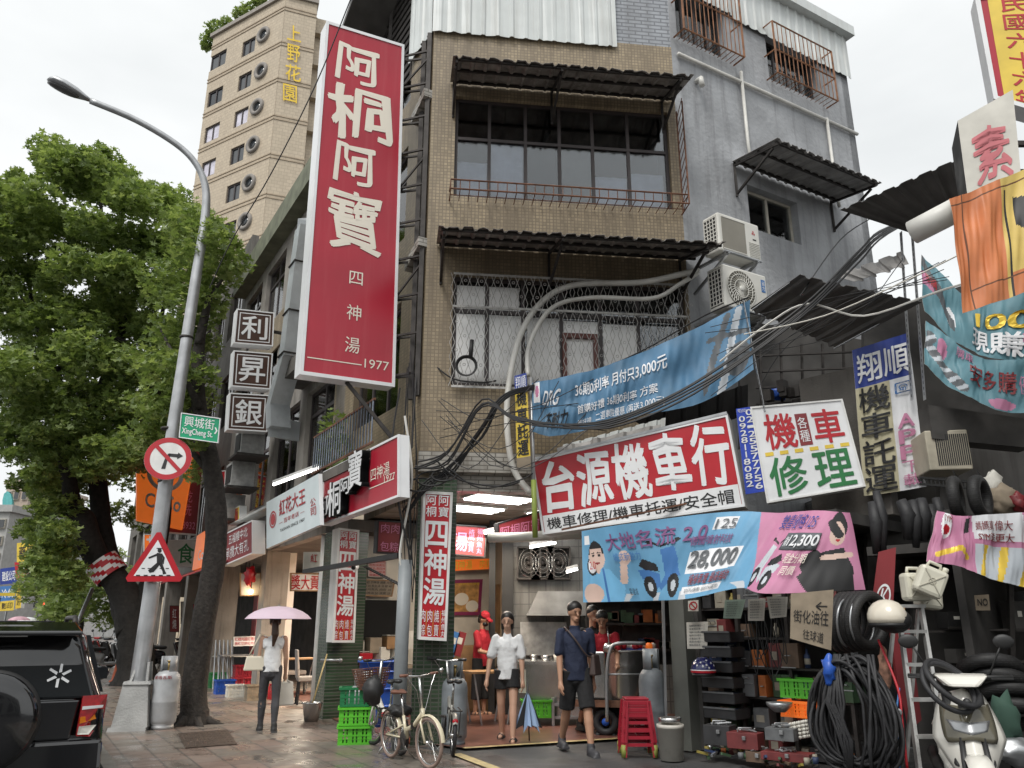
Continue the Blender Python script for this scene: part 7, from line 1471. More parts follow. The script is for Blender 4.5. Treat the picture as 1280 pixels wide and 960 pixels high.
# crates, basket, bucket
cy = .0; base = gnd(443, 929); yw = rad(90-A3)-.35
crate('plastic_crate', base, (.42, .32, .215), yw, M['green'], 'bright green plastic crate at the bottom of the stack beside the bicycles', 'green crates stacked by the column')
crate('plastic_crate', base+V((0, 0, .222)), (.42, .32, .215), yw, M['green'], 'bright green plastic crate in the middle of the stack beside the bicycles', 'green crates stacked by the column')
crate('plastic_crate', base+V((0, 0, .444)), (.42, .32, .23), yw, M['dkgreen'], 'dark green plastic crate on top of the two bright green ones', 'green crates stacked by the column')
bp = gnd(470, 908); t = thing('plastic_basket', 'big round blue plastic basket behind the green crates', 'basket', bp); m = MB(M['blue']); m.lathe([(.24, 0), (.26, .3), (.28, .62), (.29, .9), (.32, .9), (.32, .93), (.28, .93), (.27, .88), (.23, .02)], bp, 30)
for k in range(3): m.lathe([(.262+.012*k, .28+.24*k), (.285+.012*k, .29+.24*k), (.262+.012*k, .31+.24*k)], bp, 30, cap=False)
m.build('body', None, t)
bp = gnd(389, 902); t = thing('steel_bucket', 'shiny steel bucket with a bamboo broom handle standing in it, before the white post', 'bucket', bp); m = MB(M['steel']); m.lathe([(.10, 0), (.15, .28), (.16, .285), (.155, .27), (.11, .02)], bp, 26); m.build('body', None, t); m = MB(pm('bamboo', (.45, .34, .15), .5)); m.tube([bp+V((-.05, -.03, .03)), bp+V((.16, .1, 1.0))], .012, 8); tag(m.build('broom_stick'), 'yellow bamboo stick leaning out of the steel bucket', 'stick')
m = MB(M['galv']); c = F1.p(SA+.5, .9, .1)+F1.d*.03; m.tube([c, c+V((.32, -.05, 0))], .022, 8); m.ball(c+V((.33, -.05, 0)), .035); tag(m.build('wall_tap'), 'grey steel pipe tap sticking out of the green column', 'tap')
# stools
def stool(c, sc, label, mat):
    c = V(c); t = thing('plastic_stool', label, 'stool', c, 'stack of red plastic stools'); m = MB(mat); w0, w1, h = .17*sc, .125*sc, .44*sc
    m.box(c+V((0, 0, h)), (w1*2.1, w1*2.1, .022)); m.box(c+V((0, 0, h-.04)), (w1*2.16, w1*2.16, .05)); m.box(c+V((0, 0, h*.45)), (w0*1.75, .02, .03)) ; m.box(c+V((0, 0, h*.45)), (.02, w0*1.75, .03)); m.build('seat', None, t, bevel=.006)
    for a, b in ((1, 1), (1, -1), (-1, 1), (-1, -1)):
        m = MB(mat); lo = c+V((a*w0, b*w0, 0)); hi = c+V((a*w1, b*w1, h-.02)); m.bar(lo+V((-a*.02, 0, 0)), hi+V((-a*.02, 0, 0)), .055, .018); m.bar(lo+V((0, -b*.02, 0)), hi+V((0, -b*.02, 0)), .018, .055); m.build('leg', None, t)
    m = MB(mat)
    for z in (.28, .62):
        w = w0+(w1-w0)*z
        for a, b in ((1, 0), (-1, 0), (0, 1), (0, -1)): m.box(c+V((a*w, b*w, h*z)), (.014 if a else w*2, .014 if b else w*2, .035))
    m.build('stretcher', None, t); return t
sp_ = gnd(797, 944); M['stl'] = pm('stool_red', (.30, .015, .03), .35, var=.1)
for k in range(3): stool(sp_+V((0, 0, .075*k)), 1.05, ('lowest', 'middle', 'topmost')[k]+' of the nested dark red plastic stools by the cooking cart', M['stl'])
m = MB(pm('tape_green', (.22, .24, .05), .6))
for a, b in ((1, 1), (1, -1), (-1, 1), (-1, -1)): m.lathe([(.035, 0), (.032, .13)], sp_+V((a*.175, b*.175, 0)), 8)
m.build('foot_tape', None, bpy.data.objects['plastic_stool'])
bp = gnd(840, 950); t = thing('paint_bucket', 'dirty white paint bucket with a metal bowl on top beside the shop post', 'bucket', bp); m = MB(pm('dirty_white', (.50, .48, .43), .6, dirt=.8, dcol=(.16, .13, .10))); m.lathe([(.125, 0), (.145, .33), (.152, .335), (.152, .37), (.148, .37), (.13, .02)], bp, 26); m.build('body', None, t)
m = MB(M['steel']); m.lathe([(.09, .36), (.125, .40), (.13, .44), (.12, .44), (.08, .37)], bp, 22); tag(m.build('metal_bowl'), 'metal bowl resting on the dirty white bucket', 'bowl')
# cooking cart
cc = gnd(770, 921); cc.y += .35; ct = thing('cooking_cart', 'stainless steel cooking cart with a wide round cauldron and push handle', 'cart', cc); yw = -.25; Mz = Matrix.Rotation(yw, 3, 'Z'); g = lambda x, y, z: cc+Mz@V((x, y, z))
m = MB(M['steel']); m.box(g(-.28, 0, .78), (.5, .7, .62), yw); m.build('cabinet', None, ct, bevel=.02)
m = MB(M['steel']); m.lathe([(.34, .42), (.36, .45), (.36, 1.06), (.385, 1.08), (.385, 1.11), (.35, 1.11), (.33, 1.05), (.0, 1.03)], g(.22, -.05, 0), 36); m.build('cauldron', None, ct)
m = MB(M['iron']); m.box(g(0, 0, .40), (1.3, .85, .05), yw); m.use(M['rust']); m.box(g(0, -.43, .42), (1.3, .02, .09), yw); m.build('deck', None, ct)
for x in (-.05, .5):
    for yy in (-.3, .3): m = MB(M['rubber']); torus(m, g(x, yy, .18), .13, .05, Mz@Matrix.Rotation(PI/2, 3, 'X'), 22, 8); w_ = m.build('wheel', None, ct); m = MB(M['blue']); m.lathe([(.05, -.04), (.05, .04)], g(x, yy, .18), 16, Mz@Matrix.Rotation(PI/2, 3, 'X')); m.build('hub', None, w_)
m = MB(M['galv']); m.tube([spl([g(.0, -.52, .2), g(.02, -.54, .8), g(.08, -.54, 1.12), g(.2, -.53, 1.2), g(.55, -.45, 1.2)], i/16) for i in range(17)], .025, 8); m.tube([g(.02, -.53, .8), g(.5, -.45, .8)], .015, 6); m.build('push_handle', None, ct)
def pot(c, r, h, label, handles=True, lid=False):
    t = thing('cooking_pot', label, 'pot', c, 'pots at the kitchen front'); m = MB(M['steel']); m.lathe([(r*.95, 0), (r, .02), (r, h), (r*1.05, h+.01), (r*1.05, h+.02), (r*.97, h+.015), (r*.9, .03)], c, 28); m.build('body', None, t)
    if handles:
        for sg in (1, -1): m = MB(M['steel']); m.tube([V(c)+V((sg*r, -.05, h*.8)), V(c)+V((sg*(r+.05), -.03, h*.8)), V(c)+V((sg*(r+.05), .03, h*.8)), V(c)+V((sg*r, .05, h*.8))], .009, 6); m.build('handle', None, t)
    return t
pot(g(-.34, -.1, 1.09), .11, .25, 'tall steel pot standing on the steel cabinet of the cooking cart'); pot(g(-.12, .22, 1.09), .14, .15, 'low steel pot beside the tall pot, in front of the red shirted cook')
m = MB(M['steel']); m.ball(g(.05, -.45, 1.14), (.09, .09, .075)); m.tube([g(.05, -.45, 1.2), g(.02, -.38, 1.42)], .01, 6); tag(m.build('ladle'), 'steel ladle resting upright at the rim of the cauldron', 'ladle')
b_ = thing('plastic_box', 'dark blue plastic tub piled with red and white produce behind the cauldron', 'tub', atY(790, 880, 11.9)); c = atY(792, 828, 11.9); m = MB(M['dkblue']); m.box(c, (.6, .4, .38)); m.build('body', None, b_, bevel=.03)
m = MB(M['red2']); 
for k in range(30): m.use(R.choice((M['red2'], M['paper'], M['orange']))); m.ball(c+V((R.uniform(-.3, .3), R.uniform(-.2, .2), .22)), .05, None, 6)
m.build('produce', None, b_)
# kitchen front
kt = thing('kitchen_counter', 'stainless kitchen counter with pans along the tiled wall', 'counter', atY(700, 880, 13.2)); m = MB(M['steel']); a = atY(645, 830, 13.4); b = atY(740, 832, 13.0)
m.hexa([V((a.x, a.y-.3, .1)), V((b.x+.4, b.y-.3, .1)), V((b.x+.4, b.y+.5, .1)), V((a.x, a.y+.5, .1)), V((a.x, a.y-.3, .86)), V((b.x+.4, b.y-.3, .86)), V((b.x+.4, b.y+.5, .86)), V((a.x, a.y+.5, .86))]); m.build('body', None, kt)
m = MB(M['paper']); 
for k in range(7): m.box(V((a.x+.1+k*.16, a.y-.33, .62)), (.10, .03, R.uniform(.25, .45)))
m.build('towel', None, kt)
m = MB(M['steel']); m.hexa([V((a.x-.05, a.y-.35, .86)), V((b.x+.45, b.y-.35, .86)), V((b.x+.45, b.y+.55, .86)), V((a.x-.05, a.y+.55, .86)), V((a.x-.05, a.y-.35, .91)), V((b.x+.45, b.y-.35, .91)), V((b.x+.45, b.y+.55, .91)), V((a.x-.05, a.y+.55, .91))]); m.build('worktop', None, kt)
for k in range(8):
    c = V((a.x+.1+k*.19, a.y+R.uniform(-.2, .3), .91)); m = MB(R.choice((M['steel'], M['galv'], M['paper'], M['maroon']))); r = R.uniform(.05, .1); h = R.uniform(.06, .2); m.lathe([(r*.8, 0), (r, h), (r*.94, h), (r*.75, .01)], c, 16); tag(m.build('kitchen_bowl'), ('%s vessel on the kitchen counter' % ('first', 'second', 'third', 'fourth', 'fifth', 'sixth', 'seventh', 'eighth')[k])+' counted from the dark post', 'bowl', 'vessels on the kitchen counter')
crate('plastic_crate', V((a.x+.3, a.y-.45, .12)), (.42, .3, .25), .1, M['green'], 'green plastic crate under the kitchen counter behind the walkers', None)
m = MB(M['galv']); zz = a.y-.5
for z in (.12, .3): m.bar(V((a.x+.55, zz, z)), V((a.x+1.6, zz-.1, z)), .04)
for x in (.55, 1.1, 1.6): m.bar(V((a.x+x, zz-.05, 0)), V((a.x+x, zz-.05, .4)), .04)
tag(m.build('low_rack'), 'low metal rack on the red floor under the kitchen counter', 'rack')
for k, u in enumerate((661, 678, 698)):
    c = KB.at(u, 704, .12); t = thing('wall_fan', ('first', 'second', 'third')[k]+' of the three square wall fans counted from the dark post', 'fan', c, 'wall fans over the kitchen'); m = MB(M['iron']); w = .2
    for x, z in ((0, 1), (0, -1), (1, 0), (-1, 0)): m.box(c+V((x*w, 0, z*.27)), (.03 if x else w*2, .2, .03 if z else .54))
    m.build('housing', None, t); m = MB(M['black']); m.box(c+V((0, .11, 0)), (.4, .01, .54)); m.build('back', None, t); m = MB(M['iron']); Mx = Matrix.Rotation(PI/2, 3, 'X')
    for j in range(4): m.box(c+Mx@V((.08*math.cos(j*PI/2+.4), .13*math.sin(j*PI/2+.4), 0)), (.1, .02, .14), M=Matrix.Rotation(j*PI/2+.3, 3, 'Y'))
    m.ball(c, (.05, .04, .05)); m.build('blades', None, t); m = MB(M['steel'])
    for q in (.08, .13, .18): m.tube([c+V((q*math.cos(2*PI*i/20), -.1, q*1.35*math.sin(2*PI*i/20))) for i in range(20)], .006, 4, True)
    m.build('guard', None, t)
m = MB(pm('hood_dull', (.16, .16, .155), .45, .4, var=.3, scale=4, dirt=.5)); m.hexa([KB.p(.3, 1.6, .6), KB.p(1.7, 1.6, .6), KB.p(1.7, 1.6, .02), KB.p(.3, 1.6, .02), KB.p(.5, 2.0, .5), KB.p(1.5, 2.0, .5), KB.p(1.5, 2.0, .02), KB.p(.5, 2.0, .02)]); m.use(M['alu']); m.pbox(KB, .2, 1.0, .95, 1.5, .02, .12); m.use(M['maroon']); m.pbox(KB, 1.1, 1.6, .95, 1.4, .02, .2); tag(m.build('extractor_hood'), 'dull steel hood and warming cabinet against the kitchen tiles', 'hood')
m = MB(M['iron'])
for k in range(9): u = 745+k*11; m.bar(atY(u, 752, 12.6), atY(u, 830, 12.6), R.uniform(.03, .16), .3)
for v in (752, 780, 812): m.bar(atY(740, v, 12.55), atY(838, v, 12.55), .5, .03)
for k in range(16): m.use(R.choice(cl)); m.box(atY(R.uniform(748, 834), R.choice((774, 806, 770)), 12.45), (R.uniform(.06, .16), .15, R.uniform(.08, .2)))
tag(m.build('kitchen_shelf'), 'dark metal kitchen shelving with jars behind the cart', 'shelving')
# things on the shop's white wall and avenue frontage
m = MB(M['wood']); c = GB.p(GB.sz(572, 840)[0], 0, .35)
m.box(c+V((0, 0, .55)), (.9, .4, 1.1)); m.use(M['card']); m.box(c+V((.35, -.05, 1.2)), (.4, .45, .25)); m.box(c+V((.35, -.05, .9)), (.42, .5, .3)); m.box(c+V((.35, -.05, .55)), (.42, .5, .3)); tag(m.build('wooden_cabinet', bevel=.01), 'light wooden cabinet with cardboard boxes behind the man in the red cap', 'cabinet')
for k, mm in enumerate(('pblue', 'maroon')): m = MB(M[mm]); c2_ = atY(567+k*8, 805, 13.6); m.box(c2_, (.12, .02, .38), M=Matrix.Rotation(.25, 3, 'Y')); m.use(M['paper']); m.box(c2_+V((0, -.012, .05)), (.08, .004, .1), M=Matrix.Rotation(.25, 3, 'Y')); tag(m.build('magazine'), ('blue' if k == 0 else 'dark red')+' covered magazine on the wooden rack beside the corner column', 'magazine', 'magazines on the rack')
# dining chairs, folding tables in the avenue shops
def chair(c, yaw, label):
    t = thing('dining_chair', label, 'chair', c, 'grey padded dining chairs'); Mz = Matrix.Rotation(yaw, 3, 'Z'); c = V(c); g = lambda x, y, z: c+Mz@V((x, y, z)); f = pm('grey_fabric', (.26, .25, .24), .8)
    m = MB(f); m.box(g(0, 0, .46), (.42, .42, .09), yaw); m.build('seat', None, t, bevel=.02); m = MB(f); m.hexa([g(-.2, .17, .46), g(.2, .17, .46), g(.2, .23, .46), g(-.2, .23, .46), g(-.19, .23, 1.0), g(.19, .23, 1.0), g(.19, .28, 1.0), g(-.19, .28, 1.0)]); m.build('backrest', None, t, bevel=.02)
    for a, b in ((1, 1), (1, -1), (-1, 1), (-1, -1)): m = MB(M['black']); m.bar(g(a*.17, b*.17, .42), g(a*.18, b*.19, 0), .035); m.build('leg', None, t)
chair(gnd(383, 880), 1.9, 'grey padded dining chair nearest the white post'); chair(gnd(366, 868), 2.1, 'grey padded dining chair beyond the one by the white post')
def table(c, yaw, w, d, h, mat, label, items=0):
    t = thing('folding_table', label, 'table', c, 'tables along the shop fronts'); Mz = Matrix.Rotation(yaw, 3, 'Z'); c = V(c); g = lambda x, y, z: c+Mz@V((x, y, z)); m = MB(mat); m.box(g(0, 0, h), (w, d, .03), yaw); m.build('table_top', None, t)
    for a, b in ((1, 1), (1, -1), (-1, 1), (-1, -1)): m = MB(M['galv']); m.bar(g(a*(w/2-.06), b*(d/2-.05), h), g(a*(w/2-.06)*.6, b*(d/2-.05), 0), .025); m.build('leg', None, t)
table(gnd(352, 868)+V((.3, .2, 0)), .5, .9, .6, .74, M['wood'], 'dark dining table between the padded chairs')
table(gnd(306, 862), .5, 1.3, .6, .78, M['galv'], 'steel stall table by the woman with the umbrella'); table(gnd(288, 856), .5, 1.0, .6, .7, M['paper'], 'pale stall table farther back beside the folded metal stands')
sign('price_board', 'white price board with rows of red characters standing on the steel stall table', 'sign', PL(atY(306, 801, gnd(306, 862).y-.1), A3), [(292, 796), (322, 795), (322, 807), (292, 808)], M['whiteclean'], M['white'], [('紅糟肉圓紅糟肉', (.05, .1, .95, .45), 'red2', {}), ('圓紅豆餅紅肉圓', (.05, .55, .95, .9), 'red2', {})], .03, .01)
crate('plastic_crate', gnd(309, 862)+V((0, -.3, .0)), (.5, .35, .3), .5, pm('crate_red', (.45, .03, .05), .4), 'red plastic crate under the steel stall table'); crate('plastic_crate', gnd(309, 862)+V((0, -.3, .31)), (.5, .35, .26), .5, M['stl'], 'dark red plastic crate stacked on the red one under the stall table')
m = MB(M['galv'])
for k in range(5): x = 270+k*5; y_ = gnd(280, 862).y; m.bar(atY(x, 800, y_), atY(x-4+k, 862, y_-.2), .025); m.bar(atY(x, 800, y_), atY(x+8-k, 862, y_+.2), .025)
tag(m.build('folded_stands'), 'bundle of folded grey metal stands beside the slim trunk', 'stand')
tr_ = gnd(432, 880)
table(F1.p(-1.6, 0, -2.0), .4, .8, .6, .75, M['wood'], 'wooden folding table inside the shop behind the blue basket')
for k in range(6):
    m = MB(R.choice((M['card'], M['paper'], M['red2'], M['wood']))); c = GB.p(GB.sz(445+k*10, 800)[0], .9+.02*k+.2*(k % 2), .45); m.box(c, (.22, .22, .2+.05*(k % 3)), R.random()); m.use(M['paper']); m.box(c+V((0, 0, .12)), (.2, .2, .01), R.random()); tag(m.build('carton', bevel=.008), ('brown', 'white', 'red', 'pale', 'stacked', 'small')[k]+' carton on the counter deep between the two green columns, '+('first', 'second', 'third', 'fourth', 'fifth', 'sixth')[k]+' along', 'carton', 'cartons on the inner counter')
m = MB(M['steel']); m.pbox(GB, .1, 1.7, .1, .75, .3, .75); m.use(M['card']); m.pbox(GB, .08, 1.72, .75, .79, .25, .8); tag(m.build('counter'), 'steel serving counter deep inside between the two green columns', 'counter')
m = MB(M['dark']); a_, b_ = GB.sz(438, 750)[0], GB.sz(503, 750)[0]; m.pbox(GB, a_, b_, GB.sz(470, 800)[1], GB.sz(470, 750)[1], .0, .03); tag(m.build('dark_sheet'), 'dark opening in the inner wall below the menu board', 'hatch')  # flat black sheet, the dark interior put into its colour
# grey drainpipe on the corner column, its steel bar and camera
m = MB(pm('grey_pipe', (.22, .24, .25), .5, dirt=.3)); a = atY(506, 705, 10.45); m.tube([V((a.x, a.y, 0)), V((a.x, a.y, 1.2)), atY(507, 700, 10.45)], .085, 14); tag(m.build('drain_pipe'), 'thick grey upright pipe in front of the corner column behind the bicycles', 'pipe')
m = MB(M['black']); a = F1.p(SA+.1, 2.32, .35); b = F1.p(-.1, 2.32, .2); m.bar(a, b, .07); m.build
bt = tag(m.build('steel_bar'), 'black steel bar spanning the two soup signs, with a small camera on it', 'bar')
m = MB(M['whiteclean']); c = atY(444, 708, F1.p(-2.2, 0, .3).y); m.cap(c+V((0, .06, 0)), c+V((.0, -.08, -.02)), .05, .05); m.use(M['ink']); m.ball(c+V((0, -.125, -.025)), (.035, .02, .035)); tag(m.build('security_camera'), 'small white security camera hanging under the black steel bar', 'camera')
m = MB(M['black']); a0_ = c+V((.15, 0, 0)); b0_ = atY(508, 735, 10.6)
n_ = 18
for k in range(n_): p = a0_+(b0_-a0_)*(k/n_); torus(m, p+(b0_-a0_)/n_/2, .035, .009, (b0_-a0_).to_track_quat('X' if k % 2 else 'Y', 'Z').to_matrix(), 10, 5)
tag(m.build('chain'), 'black chain running from the camera down to the grey upright pipe', 'chain')
for k in range(3): c = F1.p(-9.0+k*.35, 2.25-.05*k, .2); m = MB(M['warm']); m.ball(c, .05, None, 10); m.use(M['ink']); m.tube([c+V((0, 0, .04)), c+V((0, 0, .6))], .01, 5); tag(m.build('bulb_lamp'), ('nearest', 'middle', 'farthest')[2-k]+' of three warm bulbs glowing in the stall behind the umbrella', 'bulb', 'warm bulbs in the stall')
lump('lantern', 'cluster of small red lanterns hanging beside the warm bulbs', 'lantern', F1.p(-8.3, 2.5, .25), (.12, .12, .2), M['red2'], .25)
m = MB(pm('awning_red', (.24, .03, .03), .7, var=.3, streak=.4)); P = [F1.at(317, 700, .5), F1.at(228, 730, .5)]
m.sheet(lambda u, v: F1.p(-9.0-u*8.5, 3.0-.55*v, .2+1.3*v), 20, 4, .02); tag(m.build('shop_awning'), 'faded red fabric shop awning along the avenue front behind the slim trunk', 'awning')
m = MB(M['soot']); m.pbox(F1, -30, -8.6, 0, 2.9, -3.2, -3.1); m.use(M['wood'])
for k in range(10): x = -9.4-k*1.6; m.use((M['wood'], M['card'], M['red2'], M['gletter'], M['paper'])[k % 5]); m.pbox(F1, x-.5, x, .5+.3*(k % 2), 2.4, -.6-.25*(k % 3), -.5-.25*(k % 3))
tag(m.build('shop_displays'), 'row of upright panels and boards along the arcade shops behind the slim trunk', 'displays')
for k, (u0, v0, u1, v1, mm, s_, lab) in enumerate(((212, 757, 224, 790, 'maroon', '紅燒', 'dark red vertical poster between the lamp post and the slim trunk'), (226, 752, 240, 780, 'paper', '菜單', 'white poster with small pictures beside the dark red poster'), (241, 755, 254, 800, 'red2', '肉燥飯', 'red vertical board with characters just behind the slim trunk'))):
    sign('wall_board', lab, 'board', PL(F1.at(u1, 770, -.3), A3), [(u0, v0), (u1, v0), (u1, v1), (u0, v1)], M[mm], M['iron'], [(s_, (.3, .1, .7, .9), 'whiteclean' if mm != 'paper' else 'gletter', V3)], .04, .01)
cn_ = gnd(146, 852); m = MB(pm('cone_orange', (.45, .10, .04), .6, var=.2)); m.lathe([(.2, 0), (.2, .03), (.15, .035), (.04, .75), (.035, .75)], cn_, 18); tag(m.build('traffic_cone'), 'faded orange traffic cone standing by the big trunk', 'cone')
for k in range(3):
    c = F1.at(312-k*12, 555+k*40, .55); t = thing('air_conditioner', ('boxy window air conditioner under the lowest brown box sign', 'grey air conditioner box on the dark terrace behind the slim tree', 'lower air conditioner box on the dark terrace by the grey white box sign')[k], 'air conditioner', c, 'air conditioners on the terrace'); m = MB(M['alu']); m.box(c, (.7, .5, .55), F1.yaw); m.build('casing', None, t); m = MB(M['ink']); m.box(c+F1.n*.26, (.5, .01, .4), F1.yaw); m.build('grille', None, t); m = MB(M['iron']); m.box(c+V((0, 0, -.32)), (.9, .7, .05), F1.yaw); m.build('shelf', None, t)
# lit interiors of the avenue shops and a second row of signs
for k, (s_, z, e) in enumerate(((-5.2, 2.85, 190), (-9.5, 2.75, 150), (-1.6, 2.9, 60))):
    c = F1.p(s_, z, -2.0); t = thing('ceiling_light', ('long ceiling tube in the white pillared shop', 'ceiling tube in the stall beside the umbrella', 'ceiling tube between the two green columns')[k], 'ceiling light', c, 'tube lights in the avenue shops'); m = MB(M['lamp']); m.tube([c-F1.d*.5, c+F1.d*.5], .02, 8); m.build('tube', None, t); m = MB(M['white']); m.bar(c-F1.d*.55+V((0, 0, .04)), c+F1.d*.55+V((0, 0, .04)), .08, .03); m.build('batten', None, t)
    la = bpy.data.lights.new('shop_light', 'AREA'); la.energy = e; la.size = 1.2; la.color = (1, .84, .66); lo = bpy.data.objects.new('shop_light', la); COL.objects.link(lo); lo.location = c+V((0, 0, -.08))
m = MB(pm('cream_wall', (.62, .50, .36), .6, var=.15)); m.pbox(F1, -8.0, -3.6, 0, 3.0, -3.5, -3.4); m.use(M['wood'])
for k in range(6): x = -7.8+k*.72; m.use((M['wood'], M['red2'], M['paper'], M['card'], M['orange'], M['wood'])[k]); m.pbox(F1, x, x+.5, 1.1+.2*(k % 2), 2.2, -3.4, -3.36)
tag(m.build('shop_wall'), 'warm cream back wall with framed boards inside the white pillared shop', 'wall')
for k, (q, fm, st, tm, lab) in enumerate((([(262, 590), (282, 588), (280, 640), (261, 642)], 'red2', '滷肉', 'yellow', 'narrow red upright sign with yellow characters behind the slim trunk'), ([(180, 668), (200, 668), (199, 700), (180, 700)], 'orange', '茶', 'whiteclean', 'small orange sign with one white character beside the grey white box sign'), ([(285, 640), (300, 632), (300, 650), (285, 657)], 'yellow', '牛肉麵', 'red2', 'small yellow fascia above the maroon fascia'))):
    sign('hanging_sign', lab, 'sign', PL(F1.at(q[1][0], q[1][1], .25), A3) if k < 2 else F1.off(.5), q, M[fm], M['white'], [(st, (.15, .08, .85, .92), tm, dict(vert=k == 0, bold=.03))], .15, .02)
for k, (u, v, mm, w, h) in enumerate(((262, 868, 'blue', .4, .3), (275, 872, 'paper', .35, .25), (300, 876, 'card', .4, .3), (318, 874, 'stl', .3, .3), (255, 860, 'gletter', .4, .35))):
    crate('goods_crate', gnd(u, v)+F1.n*-.3, (w, .3, h), .5, M[mm], ('blue', 'pale', 'brown', 'dark red', 'deep green')[k]+' goods crate on the pavement along the avenue stalls', 'goods crates along the stalls')
# ---------------------------------------------------------------- people
def person(loc, yaw, H, label, skin, hair, top, bottom, shoes, pose, toptype='tee', bottype='shorts', hairtype='short', cap=None, mask=False, slim=1., group=None):
    """local: faces +y, stands on z=0; yaw turns it"""
    t = thing('person', label, 'person', (0, 0, 0), group)
    P = dict(lean=.0, larm=(0, .12, .15), rarm=(0, .12, .15), lleg=(0, 0), rleg=(0, 0), head=(0, 0)); P.update(pose)
    hip = H*.515; U, Lw = H*.245, H*.235; sw = .205*H/1.7*slim; hw = .085*H/1.7
    def leg(sg, a, k):
        h = V((sg*hw, 0, hip)); kn = h+V((sg*.01, math.sin(a)*U, -math.cos(a)*U)); an = kn+V((0, math.sin(a-k)*Lw, -math.cos(a-k)*Lw)); return h, kn, an
    Ll = leg(-1, *P['lleg']); Rl = leg(1, *P['rleg']); mz = min(Ll[2].z, Rl[2].z)-.075*H/1.7
    up = V((0, math.sin(P['lean']), math.cos(P['lean']))); pel = V((0, 0, hip)); chest = pel+up*H*.20; nb = pel+up*H*.295; hd = nb+up*H*.102+V((0, .015, 0))
    def arm(sg, spec):
        sh = nb+V((sg*sw*.86, 0, -.035*H)); a, ab, e = spec[:3]; d = V((sg*math.sin(ab), math.sin(a)*math.cos(ab), -math.cos(a)*math.cos(ab))); el = sh+d*H*.172
        ang = a+e; inn = spec[3] if len(spec) > 3 else 0.; d2 = V((sg*(math.sin(ab)*.4-inn), math.sin(ang), -math.cos(ang))).normalized(); wr = el+d2*H*.15; return sh, el, wr, d2
    La = arm(-1, P['larm']); Ra = arm(1, P['rarm']); k = H/1.7
    b = MB(skin)
    b.cap(pel+V((0, 0, -.02)), pel+up*.12, .10*k*slim, .08*k*slim); b.cap(pel+up*.12, chest, .08*k*slim, .09*k*slim); b.cap(chest+V((-.05*k, 0, .02)), nb+V((-sw*.62, 0, -.06)), .06*k, .045*k); b.cap(chest+V((.05*k, 0, .02)), nb+V((sw*.62, 0, -.06)), .06*k, .045*k)
    b.cap(nb+V((0, -.01, -.03)), hd+V((0, -.02, -.05*k)), .052*k, .05*k)
    az, el_ = P['head']; Mh = Matrix.Rotation(az, 3, 'Z')@Matrix.Rotation(el_, 3, 'X'); hq = lambda x, y, z: hd+Mh@(V((x, y, z))*k)
    b.ball(hq(0, -.005, .035), (.080*k, .094*k, .095*k), Mh, 16); b.cap(hq(0, .03, -.045), hq(0, .045, -.06), .055*k, .042*k); b.cap(hq(0, .085, .02), hq(0, .102, -.012), .009*k, .014*k); b.ball(hq(0, .088, -.048), (.024*k, .012*k, .009*k), Mh, 8)
    for sg in (1, -1): b.ball(hq(sg*.076, -.005, .005), (.012*k, .022*k, .034*k), Mh, 8)
    for (h, kn, an), sg in ((Ll, -1), (Rl, 1)):
        b.cap(h, kn, .083*k*slim, .056*k); b.cap(kn, kn+(an-kn)*.35, .053*k, .057*k*(.9+.1*slim)); b.cap(kn+(an-kn)*.35, an, .055*k, .036*k); f = V((0, 1, 0)); b.cap(an+V((0, -.03, -.045*k)), an+V((sg*.015, .13*k, -.055*k)), .036*k, .030*k)
    for (sh, el, wr, d2), sg in ((La, -1), (Ra, 1)):
        b.cap(sh, el, .050*k, .038*k); b.cap(el, wr, .040*k, .026*k); x = V((0, 1, 0)) if abs(d2.y) < .7 else V((0, 0, 1)); x = (x-d2*x.dot(d2)).normalized(); y = d2.cross(x)*sg
        pc = wr+d2*.05*k; b.cap(wr, pc+d2*.02*k, .026*k, .036*k)
        for j, l in enumerate((.062, .07, .066, .05)):
            o_ = wr+d2*.085*k+x*(.028-.0187*j)*k; m_ = o_+d2*l*.55*k-y*.006; b.cap(o_, m_, .0105*k, .0095*k, 7); b.cap(m_, m_+d2*l*.45*k-y*.022*k, .0095*k, .008*k, 7)
        b.cap(wr+d2*.03*k+x*.02*k, wr+d2*.07*k+x*.05*k-y*.012, .013*k, .010*k, 7); b.cap(wr+d2*.07*k+x*.05*k-y*.012, wr+d2*.105*k+x*.052*k-y*.02, .010*k, .008*k, 7)
    b.build('body', None, t, remesh=.0085, smooth=2)
    def shell(name, m, fn, sm=3, vox=.0105): q = MB(m); fn(q); return q.build(name, None, t, remesh=vox, smooth=sm)
    loose = {'tee': 1.17, 'polo': 1.14, 'sleeveless': 1.08}[toptype]
    def topf(q):
        hem = pel+up*(-.085 if toptype != 'sleeveless' else -.04)*k
        q.tube([hem, pel+up*.02, pel+up*.12, chest], [.158*k*slim, .152*k*slim, .132*k*slim*loose, .12*k*slim*loose], 16); q.cap(pel+up*.12, chest, .118*k*slim*loose, .128*k*slim*loose)
        for sg in (1, -1): q.cap(chest+V((sg*.075*k, 0, .03)), nb+V((sg*sw*.74, 0, -.06)), .10*k*loose*.95, .058*k)
        q.cap(nb+V((0, 0, -.05)), nb+V((0, 0, .0)), .075*k, .058*k)
        if toptype != 'sleeveless':
            for sh, el, wr, d2 in (La, Ra): q.cap(sh+V((0, 0, .005)), sh+(el-sh)*.72, .067*k, .060*k*loose)
        if toptype == 'polo': q.lathe([(.058*k, -.02), (.066*k, .03), (.058*k, .035)], nb, 14)
        for i, p in enumerate(q.v):
            d = p-pel; q.v[i] = V((p.x, pel.y+(p.y-pel.y-up.y*max(0, d.z))*.88+up.y*max(0, d.z), p.z)) if abs(p.x) < sw*1.05 else p
        w = R.random()*6
